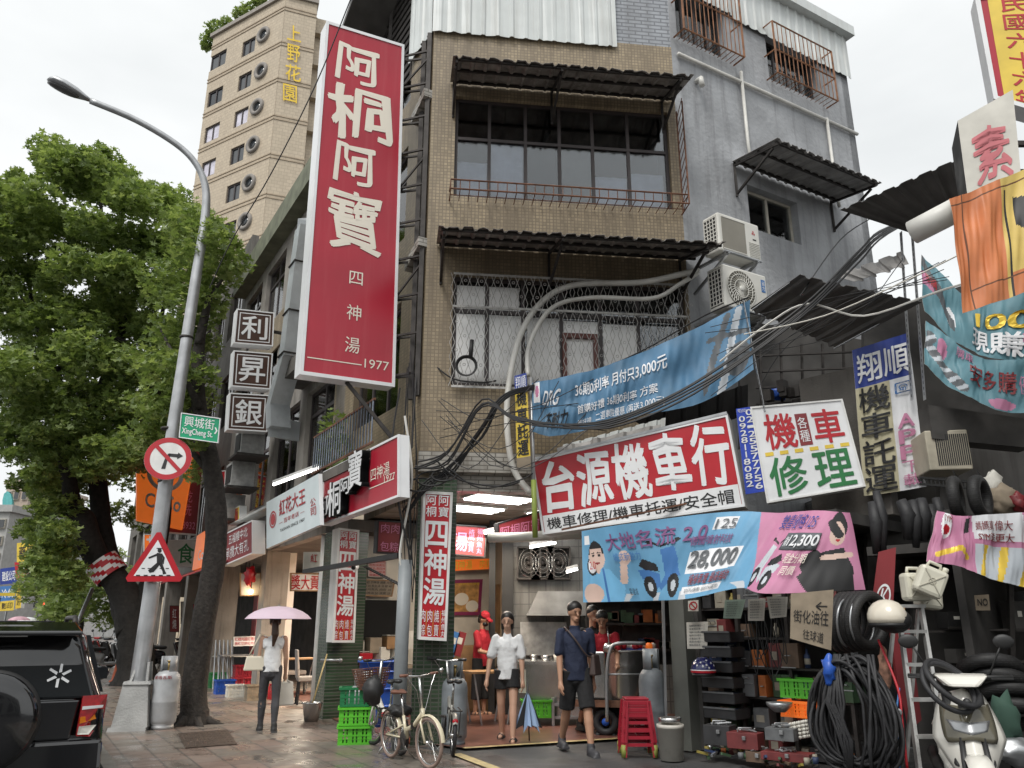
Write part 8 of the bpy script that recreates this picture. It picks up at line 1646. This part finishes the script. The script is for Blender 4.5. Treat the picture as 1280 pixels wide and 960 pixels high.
        for i, p in enumerate(q.v): q.v[i] = p+V((.006*math.sin(p.z*38+w+p.x*20), .008*math.sin(p.z*31+p.x*25+w), 0))
    shell('top', top, topf)
    def botf(q):
        q.cap(pel+V((0, 0, -.05)), pel+V((0, 0, .05)), .132*k*slim, .108*k*slim)
        for h, kn, an in (Ll, Rl):
            if bottype == 'leggings': q.cap(h, kn, .092*k*slim, .062*k); q.cap(kn, kn+(an-kn)*.35, .059*k, .064*k); q.cap(kn+(an-kn)*.35, an+V((0, 0, .01)), .062*k, .042*k)
            elif bottype == 'short': q.tube([h+V((0, 0, .04)), h+(kn-h)*.25, h+(kn-h)*.5], [.108*k*slim, .106*k*slim, .112*k*slim], 14)
            elif bottype == 'shorts': q.tube([h+V((0, 0, .04)), h+(kn-h)*.5, h+(kn-h)*.98], [.105*k, .098*k, .096*k], 14)
            else: q.tube([h+V((0, 0, .04)), kn, kn+(an-kn)*.55], [.105*k, .094*k, .09*k], 14)
        for i, p in enumerate(q.v): q.v[i] = p+V((.004*math.sin(p.z*45+p.y*30), .006*math.sin(p.z*40+p.x*35), 0))
    shell('bottoms', bottom, botf)
    for (h, kn, an), sg, a in ((Ll, -1, P['lleg']), (Rl, 1, P['rleg'])):
        q = MB(shoes); tilt = V((0, 1, 0)); sole = an.z-.075*k
        if bottype == 'short' or (shoes.name.startswith('sandal')):
            q.box(an+V((sg*.01, .05*k, -.088*k)), (.085*k, .26*k, .022)); 
            for dy in (.09, .03, -.045): q.tube([an+V((sg*.01+.045*k*math.cos(b_), dy*k, -.075*k+.055*k*math.sin(b_))) for b_ in [i*PI/6 for i in range(7)]], .009*k, 5)
            q.build('sandal', None, t)
        else:
            q.cap(an+V((0, -.025*k, -.05*k)), an+V((sg*.015, .15*k, -.062*k)), .05*k, .040*k); q.cap(an+V((0, -.01, -.03*k)), an+V((0, -.01, .02*k)), .05*k, .046*k); q.box(an+V((sg*.008, .055*k, -.092*k)), (.09*k, .27*k, .03*k)); q.build('shoe', None, t, remesh=.0095, smooth=2)
    q = MB(hair)
    if hairtype == 'short' or hairtype == 'pony' or hairtype == 'bob':
        q.ball(hq(0, -.017, .062), (.091*k, .099*k, .088*k), Mh, 18)
        for sg in (1, -1): q.cap(hq(sg*.072, -.01, .06), hq(sg*.07, -.03, .0), .02*k, .016*k, 8)
        q.cap(hq(0, -.075, .02), hq(0, -.07, -.05), .055*k, .035*k)
    if hairtype == 'pony':
        q.cap(hq(0, -.09, .08), hq(0, -.12, -.02), .035*k, .05*k); q.cap(hq(0, -.12, -.02), hq(.01, -.13, -.17), .05*k, .055*k); q.cap(hq(.01, -.13, -.17), hq(-.01, -.13, -.33), .052*k, .02*k)
    if hairtype == 'bob':
        for sg in (1, -1): q.cap(hq(sg*.07, -.02, .05), hq(sg*.068, -.02, -.09), .028*k, .022*k)
    if hairtype: q.build('hair', None, t, remesh=.009, smooth=2)
    q = MB(M['ink'])
    for sg in (1, -1): q.ball(hq(sg*.031, .083, .02), (.010*k, .005*k, .0045*k), Mh, 8); q.cap(hq(sg*.02, .086, .038), hq(sg*.044, .079, .039), .0035*k, .003*k, 6)
    q.build('eyes', None, t)
    if cap:
        q = MB(cap); q.lathe([(.088*k, .0), (.092*k, .03*k), (.08*k, .08*k), (.045*k, .11*k), (.001, .118*k)], hq(0, -.01, .05), 18, Mh); q.cap(hq(-.03, .08, .058), hq(.03, .13, .045), .03*k, .03*k); q.cap(hq(.03, .08, .058), hq(-.03, .13, .045), .03*k, .03*k); q.build('cap', None, t)
    if mask: q = MB(M['ink']); q.ball(hq(0, .06, -.04), (.062*k, .05*k, .045*k), Mh, 12); q.build('face_mask', None, t)
    t.location = V(loc)-V((0, 0, mz)); t.rotation_euler = (0, 0, yaw); t['mz'] = 0
    Mz = Matrix.Rotation(yaw, 3, 'Z'); W = lambda p: V(t.location)+Mz@p
    return t, dict(lw=W(La[2]), rw=W(Ra[2]), lh=W(La[2]+La[3]*.09), rh=W(Ra[2]+Ra[3]*.09), head=W(hd), neck=W(nb), pel=W(pel), lsh=W(La[0]), rsh=W(Ra[0]), M=Mz)
cw = pm('cloth_white', (.66, .67, .68), .85, var=.05, bump=.9, bs=11); cn_v = pm('cloth_navy', (.015, .022, .05), .85, var=.15, bump=.9, bs=11); ck = pm('cloth_black', (.012, .012, .013), .85, var=.2, bump=.9, bs=11); cr_ = pm('cloth_red', (.38, .012, .025), .8, var=.1, bump=.9, bs=11); cg_ = pm('cloth_charcoal', (.045, .045, .05), .8, var=.15, bump=.9, bs=11)
shb = pm('shoe_black', (.02, .02, .02), .6); san = pm('sandal_black', (.018, .018, .018), .6); shg = pm('clog_grey', (.05, .05, .055), .55)
p1, d1_ = person(gnd(333, 914), PI*.02+.25, 1.60, 'woman in a white sleeveless top and dark leggings walking away under a lilac umbrella', M['skin'], M['hairb'], cw, cg_, shb, dict(lleg=(.14, .02), rleg=(-.16, .12), larm=(.25, .10, .9), rarm=(.1, .14, .35)), 'sleeveless', 'leggings', 'pony', slim=.92)
p2, d2_ = person(gnd(634, 926), PI-.12, 1.62, 'woman in a loose white tee and black shorts carrying a folded umbrella', M['skin'], M['hair'], cw, ck, san, dict(lleg=(.22, .05), rleg=(-.16, .2), larm=(.0, .14, .12), rarm=(.12, .28, .1), head=(0, -.1)), 'tee', 'short', 'bob', slim=.92)
p3_, d3_ = person(gnd(722, 940), PI+.22, 1.74, 'man in a navy polo and black shorts striding out with a brown shoulder bag', M['skin2'], M['hair'], cn_v, ck, shg, dict(lleg=(.30, .06), rleg=(-.22, .35), larm=(-.15, .10, .25), rarm=(.15, .12, .15), head=(.1, -.15)), 'polo', 'shorts', 'short')
p4, d4_ = person(gnd(745, 917), PI+.4, 1.72, 'man in a black tee walking just behind the man in the navy polo', M['skin2'], M['hair'], ck, ck, shb, dict(lleg=(.2, .1), rleg=(-.2, .3), larm=(.05, .12, .2), rarm=(0, .12, .2)), 'tee', 'shorts', 'short')
p5, d5_ = person(gnd(600, 894), -PI/2-.5, 1.66, 'man in a red cap, red tee and black mask by the white shop wall', M['skin2'], M['hair'], cr_, ck, san, dict(lleg=(.03, .02), rleg=(-.04, .02), larm=(.25, .08, 1.15), rarm=(.25, .08, 1.15, .2), head=(0, -.45), lean=.06), 'tee', 'three', 'short', cap=cr_, mask=True)
pk = atY(756, 850, 11.9); p6, d6_ = person((pk.x, pk.y, 0), PI/2+1.4, 1.66, 'cook in a red tee bending over the steel pots at the kitchen front', M['skin2'], M['hair'], cr_, ck, shb, dict(lean=.3, larm=(.6, .1, .5), rarm=(.6, .1, .5), head=(0, -.4)), 'tee', 'three', 'short')
# what they carry
def umbrella_open(c, label, mat):
    t = thing('umbrella', label, 'umbrella', c); m = MB(mat); K = 8; n = 5; vs = []; fs = []
    for i in range(n+1):
        f = i/n
        for k in range(K*3):
            a = 2*PI*k/(K*3); sc_ = 1-.07*f*(1-math.cos(a*K))/2*2; r = .50*math.sin(f*1.25)/math.sin(1.25)*sc_; vs.append(V(c)+V((r*math.cos(a), r*math.sin(a), .21*(math.cos(f*1.45)-math.cos(1.45))+.02*f*f*(1 if k % 3 == 0 else 1.3)*0)))
    for i in range(n):
        for k in range(K*3): fs.append((i*K*3+k, i*K*3+(k+1) % (K*3), (i+1)*K*3+(k+1) % (K*3), (i+1)*K*3+k))
    m.add(vs, fs, True); m.build('canopy', None, t)
    m = MB(M['steel'])
    for k in range(K): a = 2*PI*k/K; m.tube([V(c)+V((.02*math.cos(a), .02*math.sin(a), .17)), V(c)+V((.27*math.cos(a), .27*math.sin(a), .125)), V(c)+V((.49*math.cos(a), .49*math.sin(a), .0))], .004, 4)
    m.build('rib', None, t); m = MB(M['steel']); m.tube([V(c)+V((0, 0, .22)), V(c)+V((-.02, 0, -.55))], .008, 6); m.build('shaft', None, t); m = MB(M['iron']); m.tube([V(c)+V((-.02, 0, -.52)), V(c)+V((-.02, 0, -.62))], .016, 8); m.build('handle', None, t)
uc = d1_['head']+V((.0, .12, .06)); umbrella_open(uc, 'lilac open umbrella held over the woman in dark leggings', pm('lilac_cloth', (.58, .46, .54), .7, var=.05))
def bag(c, w, h, d, yaw, mat, label, straps, name='shoulder_bag'):
    t = thing(name, label, 'bag', c); c = V(c); Mz = Matrix.Rotation(yaw, 3, 'Z'); m = MB(mat); m.hexa([c+Mz@V(q) for q in ((-w*.5, -d/2, 0), (w*.5, -d/2, 0), (w*.5, d/2, 0), (-w*.5, d/2, 0), (-w*.4, -d*.25, h), (w*.4, -d*.25, h), (w*.4, d*.25, h), (-w*.4, d*.25, h))]); m.build('body', None, t, bevel=.02)
    m = MB(mat); m.tube(straps, .011, 6); m.build('strap', None, t)
M['bagc'] = pm('bag_cream', (.60, .55, .44), .55, var=.08); c = d1_['pel']+d1_['M']@V((-.24, .0, -.02)); bag(c, .30, .2, .12, .25, M['bagc'], 'cream handbag under the left arm of the woman with the umbrella', [c+V((-.1, 0, .18)), d1_['lsh']+V((-.03, -.06, .06)), d1_['lsh']+V((-.03, .06, .06)), c+V((.1, 0, .18))])
c = d1_['rh']+V((.02, 0, -.36)); bag(c, .26, .33, .1, .6, M['paper'], 'pale shopping bag carried in the right hand of the woman with the umbrella', [c+V((-.06, 0, .32)), d1_['rh'], c+V((.06, 0, .32))], 'shopping_bag')
M['bagb'] = pm('bag_brown', (.06, .04, .035), .5, var=.2); c = d3_['pel']+d3_['M']@V((-.23, .06, -.03)); bag(c, .24, .24, .09, d3_['M'].to_euler().z+.9, M['bagb'], 'brown leather shoulder bag hanging at the hip of the man in the navy polo', [spl([c+V((0, .0, .23)), d3_['pel']+d3_['M']@V((-.1, .15, .2)), d3_['neck']+d3_['M']@V((.05, .145, -.12)), d3_['neck']+d3_['M']@V((.14, .02, .01)), d3_['neck']+d3_['M']@V((.05, -.15, -.15)), c+V((0, 0, .23))], i/24) for i in range(25)])
h_ = d2_['lh']; t = thing('folded_umbrella', 'half folded light blue and black umbrella held by the woman in the white tee', 'umbrella', h_); m = MB(pm('umbrella_blue', (.30, .42, .62), .7)); b0 = h_+V((.06, -.02, -.05)); 
for k in range(10):
    m.use(M['ink'] if k in (0, 3, 6) else m.mats[0]); a0, a1 = 2*PI*k/10, 2*PI*(k+1)/10; f = lambda a, r, z: b0+V((r*math.cos(a)+.0, r*math.sin(a)*.6, z))
    m.add([b0+V((0, 0, .02)), f(a0, .10, -.22), f(a0, .19, -.44-.05*(k % 2)), f((a0+a1)/2, .10, -.40), f(a1, .15, -.42), f(a1, .09, -.22)], [(0, 1, 2, 3), (0, 3, 4, 5)])
m.build('canopy', None, t); m = MB(M['black']); m.tube([b0+V((0, 0, .12)), b0+V((.02, 0, -.62))], .01, 6); m.build('shaft', None, t)
# ---------------------------------------------------------------- cables
def cab(pts, r, label, grp='overhead cables in front of the corner building', mat='cable'): wire([atY(*p) for p in pts], r, mat, 'overhead_cable', label, 'cable', grp, 5, 5)
for k in range(6):
    j = lambda s: R.uniform(-s, s)
    cab([(505+j(6), 640+j(6), 10.5), (535, 605+j(6), 10.5), (560+j(6), 590+j(5), 10.5), (600+j(4), 540+j(8), 10.4), (625+j(4), 502+j(5), 10.3), (660, 486+j(4), 10.4), (720+j(4), 478+j(4), 10.8)], .014, 'one of the tangled black cables rising from the corner column to the lower grille', 'tangled cables at the corner column')
for k in range(5):
    cab([(520+R.uniform(-5, 5), 585+R.uniform(-8, 8), 10.45), (560, 575+R.uniform(-14, 10), 10.4), (603, 505+R.uniform(-6, 6), 10.2), (642, 523+R.uniform(-3, 3), 9.9), (690, 530+R.uniform(-3, 5), 9.6), (760, 525+k*2.5, 9.2), (850, 487+k*3+R.uniform(-3, 3), 8.9), (940, 430+k*3+R.uniform(-4, 4), 8.7), (1015, 372+k*3+R.uniform(-3, 3), 8.7), (1075, 310+k*4+R.uniform(-6, 6), 9.2), (1110, 284+k*2, 10), (1190, 262-k*3, 12.5)], .013, 'one strand of the black cable bundle crossing the faded blue banner', 'black cable bundle across the blue banner')
cab([(440, -5, 9), (395, 105, 9.3), (340, 215, 9.7), (290, 300, 10.5), (262, 360, 11.5)], .009, 'single thin cable running diagonally across the beige tower')
cab([(900, 452, 9.3), (960, 405, 9), (1010, 380, 8.8), (1080, 395, 8.8), (1180, 362, 8), (1290, 330, 7)], .013, 'thick pale cable sagging in front of the corrugated awning', mat='pvc')
cab([(930, 418, 8.6), (1030, 395, 8.2), (1130, 352, 7.6), (1200, 318, 7.2)], .008, 'white twisted rope crossing the corrugated awning', mat='paper')
cab([(1000, 370, 9), (1050, 300, 9.5), (1090, 272, 9.8)], .008, 'thin wire rising from the awning to the grey wall')
cab([(552, 170, 11.2), (540, 330, 11.2), (533, 430, 11), (560, 470, 10.8), (600, 478, 10.8), (620, 476, 10.9)], .012, 'black cable hanging in a loop along the brown corner')
cab([(555, 262, 11.0), (535, 300, 11.1), (528, 400, 11.1), (520, 480, 10.8), (515, 560, 10.6)], .011, 'cable running down the brown corner beside the red signboard')
cab([(500, 485, 10.6), (490, 560, 10.5), (500, 640, 10.4), (512, 700, 10.4), (505, 790, 10.5)], .013, 'dark cable hanging down past the red fascia end')
cab([(506, 520, 10.5), (515, 600, 10.45), (500, 690, 10.4), (508, 720, 10.4)], .016, 'pale plastic conduit running down beside the red fascia end', mat='pvc')
cab([(545, 575, 10.4), (575, 600, 10.4), (625, 608, 10.4), (650, 602, 10.4)], .012, 'short cable sagging under the pale tiled lintel')
cab([(730, 470, 10.6), (800, 440, 10.4), (880, 395, 10.2), (935, 372, 9.6)], .011, 'thin cable along the top of the faded blue banner')
cab([(560, 585, 10.4), (600, 610, 10.4), (650, 600, 10.4), (668, 590, 10.5)], .01, 'second sagging cable under the pale tiled lintel')
for k in range(9):
    a = R.uniform(520, 560); b = R.uniform(640, 780); cab([(a, R.uniform(480, 600), 10.5), ((a+b)/2, R.uniform(510, 590), 10.2), (b, R.uniform(455, 540), 10.2)], .006, 'one of the loose thin wires strung between the corner column and the banner pole', 'loose thin wires')
for k in range(8):
    a = R.uniform(880, 960); cab([(a, R.uniform(400, 500), 9.3), (R.uniform(1000, 1060), R.uniform(360, 430), 9), (R.uniform(1120, 1200), R.uniform(300, 370), 8.6)], .005, 'one of the loose thin wires strung over the corrugated awning', 'loose thin wires')
for k in range(7):
    a = R.uniform(503, 522); cab([(a, R.uniform(430, 520), 10.9), (a+R.uniform(-8, 10), 600, 10.6), (a+R.uniform(-10, 10), R.uniform(680, 780), 10.5)], .007, 'one of the thin wires hanging down the corner beside the soup sign', 'loose thin wires')
for k, (u, v) in enumerate(((560, 590), (545, 598), (575, 586))): 
    m = MB(M['cable']); torus(m, atY(u-20, v+8, 10.4), .20-.02*k, .012, facing(PI, .9), 24, 6, 1); tag(m.build('cable_coil'), ('largest', 'middle', 'smallest')[k]+' coil of black cable wound round the top of the corner column', 'cable coil', 'cable coils on the column')
m = MB(M['black'])
for k in range(3): torus(m, atY(583, 458, 10.75)+V((0, -.02*k, 0)), .13+.01*k, .01, facing(PI, 0), 24, 6)
m.tube([atY(588, 448, 10.7), atY(590, 425, 10.7)], .03, 8); tag(m.build('cable_coil'), 'coil of black cable hanging on the lower grille', 'cable coil')
# ---------------------------------------------------------------- far street
FL = PL((-24, 30), 149.5)
def block(px, Y, dep, zt_v, mat, label, rows=6, cols=5):
    u0, u1 = px; a = atY(u0, 700, Y); b = atY(u1, 700, Y); z1 = atY((u0+u1)/2, zt_v, Y).z; t = thing('city_building', label, 'building', ((a.x+b.x)/2, Y, 0), 'far buildings down the avenue'); w = b.x-a.x
    m = MB(mat); m.box(((a.x+b.x)/2, Y+dep/2, z1/2), (w, dep, z1)); m.box(((a.x+b.x)/2, Y+dep/2, z1+.3), (w+.6, dep+.6, .6)); m.build('wall', None, t)
    for r_ in range(rows):
        for c_ in range(cols):
            x = a.x+w*(c_+.5)/cols; z = z1*(r_+.9)/(rows+.6); g = MB(M['oldwhite']); ww = w/cols*.62; hh = z1/(rows+.6)*.55; g.box((x, Y-.1, z), (ww, .2, hh)); q = g.build('window', None, t); g = MB(M['glassb']); g.box((x, Y-.22, z), (ww*.85, .06, hh*.85)); g.build('pane', None, q)
    return t, a, b, z1
m1 = pm('far_beige', (.40, .33, .27), .7, var=.1); m2 = pm('far_grey', (.36, .36, .35), .7, var=.12); m3 = pm('far_brown', (.28, .20, .15), .7); m4 = pm('far_white', (.55, .54, .52), .7)
t, a, b, z1 = block((-8, 22), 105, 14, 606, m1, 'far beige block with a tall arched teal window', 9, 3)
m = MB(pm('teal_glass', (.10, .42, .42), .15)); y = 104.6; m.prism([atY(u, v, y) for u, v in ((3, 690), (3, 625), (5, 617), (9, 614), (13, 617), (15, 625), (15, 690))], (0, .5, 0)); m.build('arched_window', None, t)
block((20, 46), 112, 14, 628, m3, 'far brown brick block beyond the teal windowed one', 8, 4); block((4, 30), 88, 10, 655, m4, 'far pale block in front of the beige ones, behind the blue signs', 7, 4); block((28, 60), 95, 10, 660, m2, 'far grey block behind the yellow and red hoardings', 7, 4); block((-40, 2), 70, 12, 640, m2, 'far grey block at the edge of the frame', 7, 3); block((56, 110), 130, 12, 690, m4, 'far white block closing the end of the avenue', 6, 6)
for k, (q, mm, s_, tm, lab) in enumerate((([(21, 679), (44, 676), (44, 702), (21, 704)], 'yellow', '藥局', 'ink', 'far yellow hoarding above the red one'), ([(18, 703), (46, 701), (45, 722), (20, 724)], 'red2', '房屋', 'whiteclean', 'far red hoarding under the yellow one'), ([(0, 711), (22, 708), (21, 729), (0, 731)], 'dkblue', '建設公司', 'whiteclean', 'far dark blue hoarding left of the red one'), ([(0, 733), (20, 732), (18, 750), (0, 752)], 'pblue', '冷氣', 'whiteclean', 'far lower blue sign above the yellow one'), ([(0, 752), (18, 750), (17, 763), (0, 764)], 'yellow', '影印', 'ink', 'far lowest yellow sign by the car roof'), ([(21, 732), (28, 731), (26, 760), (19, 761)], 'gold', '鎖匙', 'ink', 'far narrow yellow upright sign'))):
    sign('hanging_sign', lab, 'sign', PL(atY(q[0][0]+10, q[0][1], 52), 88), q, M[mm], M['white'], [(s_, (.12, .2, .88, .8) if k != 5 else (.2, .1, .8, .9), tm, dict(bold=.03) if k != 5 else V3)], .4, 0, 'far hoardings on the avenue')
for k, (u, v, Y, r, lab) in enumerate(((60, 735, 48, 1.7, 'rounded small tree farthest down the avenue, left of the others'), (80, 745, 44, 1.7, 'middle small tree down the avenue beyond the parked cars'), (105, 740, 38, 1.6, 'small tree down the avenue just left of the big trunk'))):
    c = atY(u, v, Y); t = thing('street_tree', lab, 'tree', (c.x, c.y, 0), 'small trees down the avenue'); m = MB(M['bark2']); m.tube([(c.x, c.y, -.1), (c.x+.1, c.y, 1.5), (c.x, c.y, c.z)], [.15, .12, .05], 7); m.build('trunk', None, t); m = MB()
    for _ in range(9): leafs(m, c+V((R.uniform(-1, 1)*r, R.uniform(-1, 1)*r, R.uniform(-.7, .9)*r)), (.9, .9, .7), 110, .32, M['lf'])
    m.build('crown', None, t)
for k, (u, v) in enumerate(((52, 756), (84, 755))):
    Y = 62+14*k; c = atY(u, v, Y); t = thing('traffic_light', ('far traffic light nearer the yellow hoardings', 'far traffic light nearer the big trunk')[k]+', showing red over the avenue', 'traffic light', c, 'far traffic lights'); m = MB(M['black']); m.box(c, (1.1, .25, .38)); m.build('housing', None, t)
    m = MB(M['galv']); m.tube([c+V((-.5, .1, .1)), c+V((-2.6, .1, .15)), c+V((-2.6, .1, -c.z))], .07, 7); m.build('arm', None, t); m = MB(glow('signal_red', (1, .06, .04), 5)); m.lathe([(.15, 0), (.15, .05)], c+V((.32, -.16, 0)), 14, Matrix.Rotation(PI/2, 3, 'X')); m.build('lens', None, t)
for k, (u, Y, mm) in enumerate(((52, 26, 'pc'), (35, 33, 'pd'), (20, 30, 'pc'), (8, 36, 'pd'))):
    p = gnd(u, 785+1564/Y/1.0*.0+ (CZ+.16)/Y*1060, -.16); o_ = dup(car_t, V((atY(u, 800, Y).x, Y, -.16)), 0, ('silver car', 'white car', 'far silver car', 'far white car')[k]+(' waiting on the avenue just over the black roof', ' on the avenue behind the first silver car', ' on the far lane of the avenue', ' farthest away on the avenue')[k], None, {'car_black': pm('car_paint', ((.35, .36, .37) if mm == 'pc' else (.6, .6, .6)), .2, coat=.8)})
    o_['group'] = 'cars farther down the avenue'
    for ch in list(o_.children):
        if ch.name.startswith(('spare', 'antenna', 'side', 'wheel_arch')):
            for s_ in list(ch.children): bpy.data.objects.remove(s_)
            bpy.data.objects.remove(ch)
pc2 = gnd(110, 842); sgn = atY(88, 780, 24); m = MB(M['galv']); m.tube([(sgn.x-.3, 24, -.16), atY(116, 735, 24)], .06, 8); tag(m.build('sign_post'), 'grey post with a small red mark standing beyond the parked scooters', 'post')
for k, (u, Y, mm, l) in enumerate(((26, 40, cr_, 'far pedestrian in red on the avenue under an umbrella'), (40, 42, cw, 'far pedestrian in white on the avenue'), (98, 30, cn_v, 'far pedestrian in dark blue on the avenue pavement'))):
    q = atY(u, 790, Y); person((q.x, Y, -.15), R.random()*6, 1.66, l, M['skin'], M['hair'], mm, ck, shb, dict(lleg=(.2, .1), rleg=(-.2, .2)), 'tee', 'three', 'short', group='far pedestrians')
for k, (u, Y) in enumerate(((25, 40), (36, 43))): q = atY(u, 770, Y); umbrella_open((q.x, Y, 1.75), ('far pale umbrella over the pedestrian in red', 'far pale umbrella beyond the pedestrian in white')[k], M['pwhite'] if k else pm('rose_cloth', (.5, .3, .35), .7))
# ---------------------------------------------------------------- unseen blocks across the street, behind the viewer, added to darken reflections
for k, (x0, x1, h, mm, lab) in enumerate(((-30, -9, 8, m4, 'grey block across the side street'), (-8.6, 8, 7, m1, 'brown block across the side street'), (8.4, 28, 9, m2, 'beige block across the side street'))):
    t = thing('city_building', lab+', facing the corner building', 'building', ((x0+x1)/2, -18, 0)); m = MB(mm); m.box(((x0+x1)/2, -20, h/2), (x1-x0, 4, h)); m.build('wall', None, t); m = MB(M['glass'])
    for r_ in range(2):
        for c_ in range(6): m.box((x0+(x1-x0)*(c_+.5)/6, -17.98, 1.6+r_*3), (1.6, .06, 1.6 if r_ else 2.4))
    m.build('window_glass', None, t)
# the shop house at the edge that carries the awning skirt and the upper signs
rh = thing('shop_house', 'plain grey shop house carrying the orange awning skirt and the red and yellow signboard', 'building', (9.5, 7.2, 0)); m = MB(M['conc']); m.box((9.9, 7.2, 4.6), (6, 3.4, 9.2)); m.build('wall', None, rh)
for u, v, Y in ((1262, 60, 7.65), (1262, 180, 7.0), (1270, 250, 6.4), (1185, 262, 6.6), (1200, 215, 8.2)):
    a = atY(u, v, Y); m = MB(M['iron']); m.bar(a, V((7.0, a.y, a.z)), .05); m.build('bracket', None, rh)
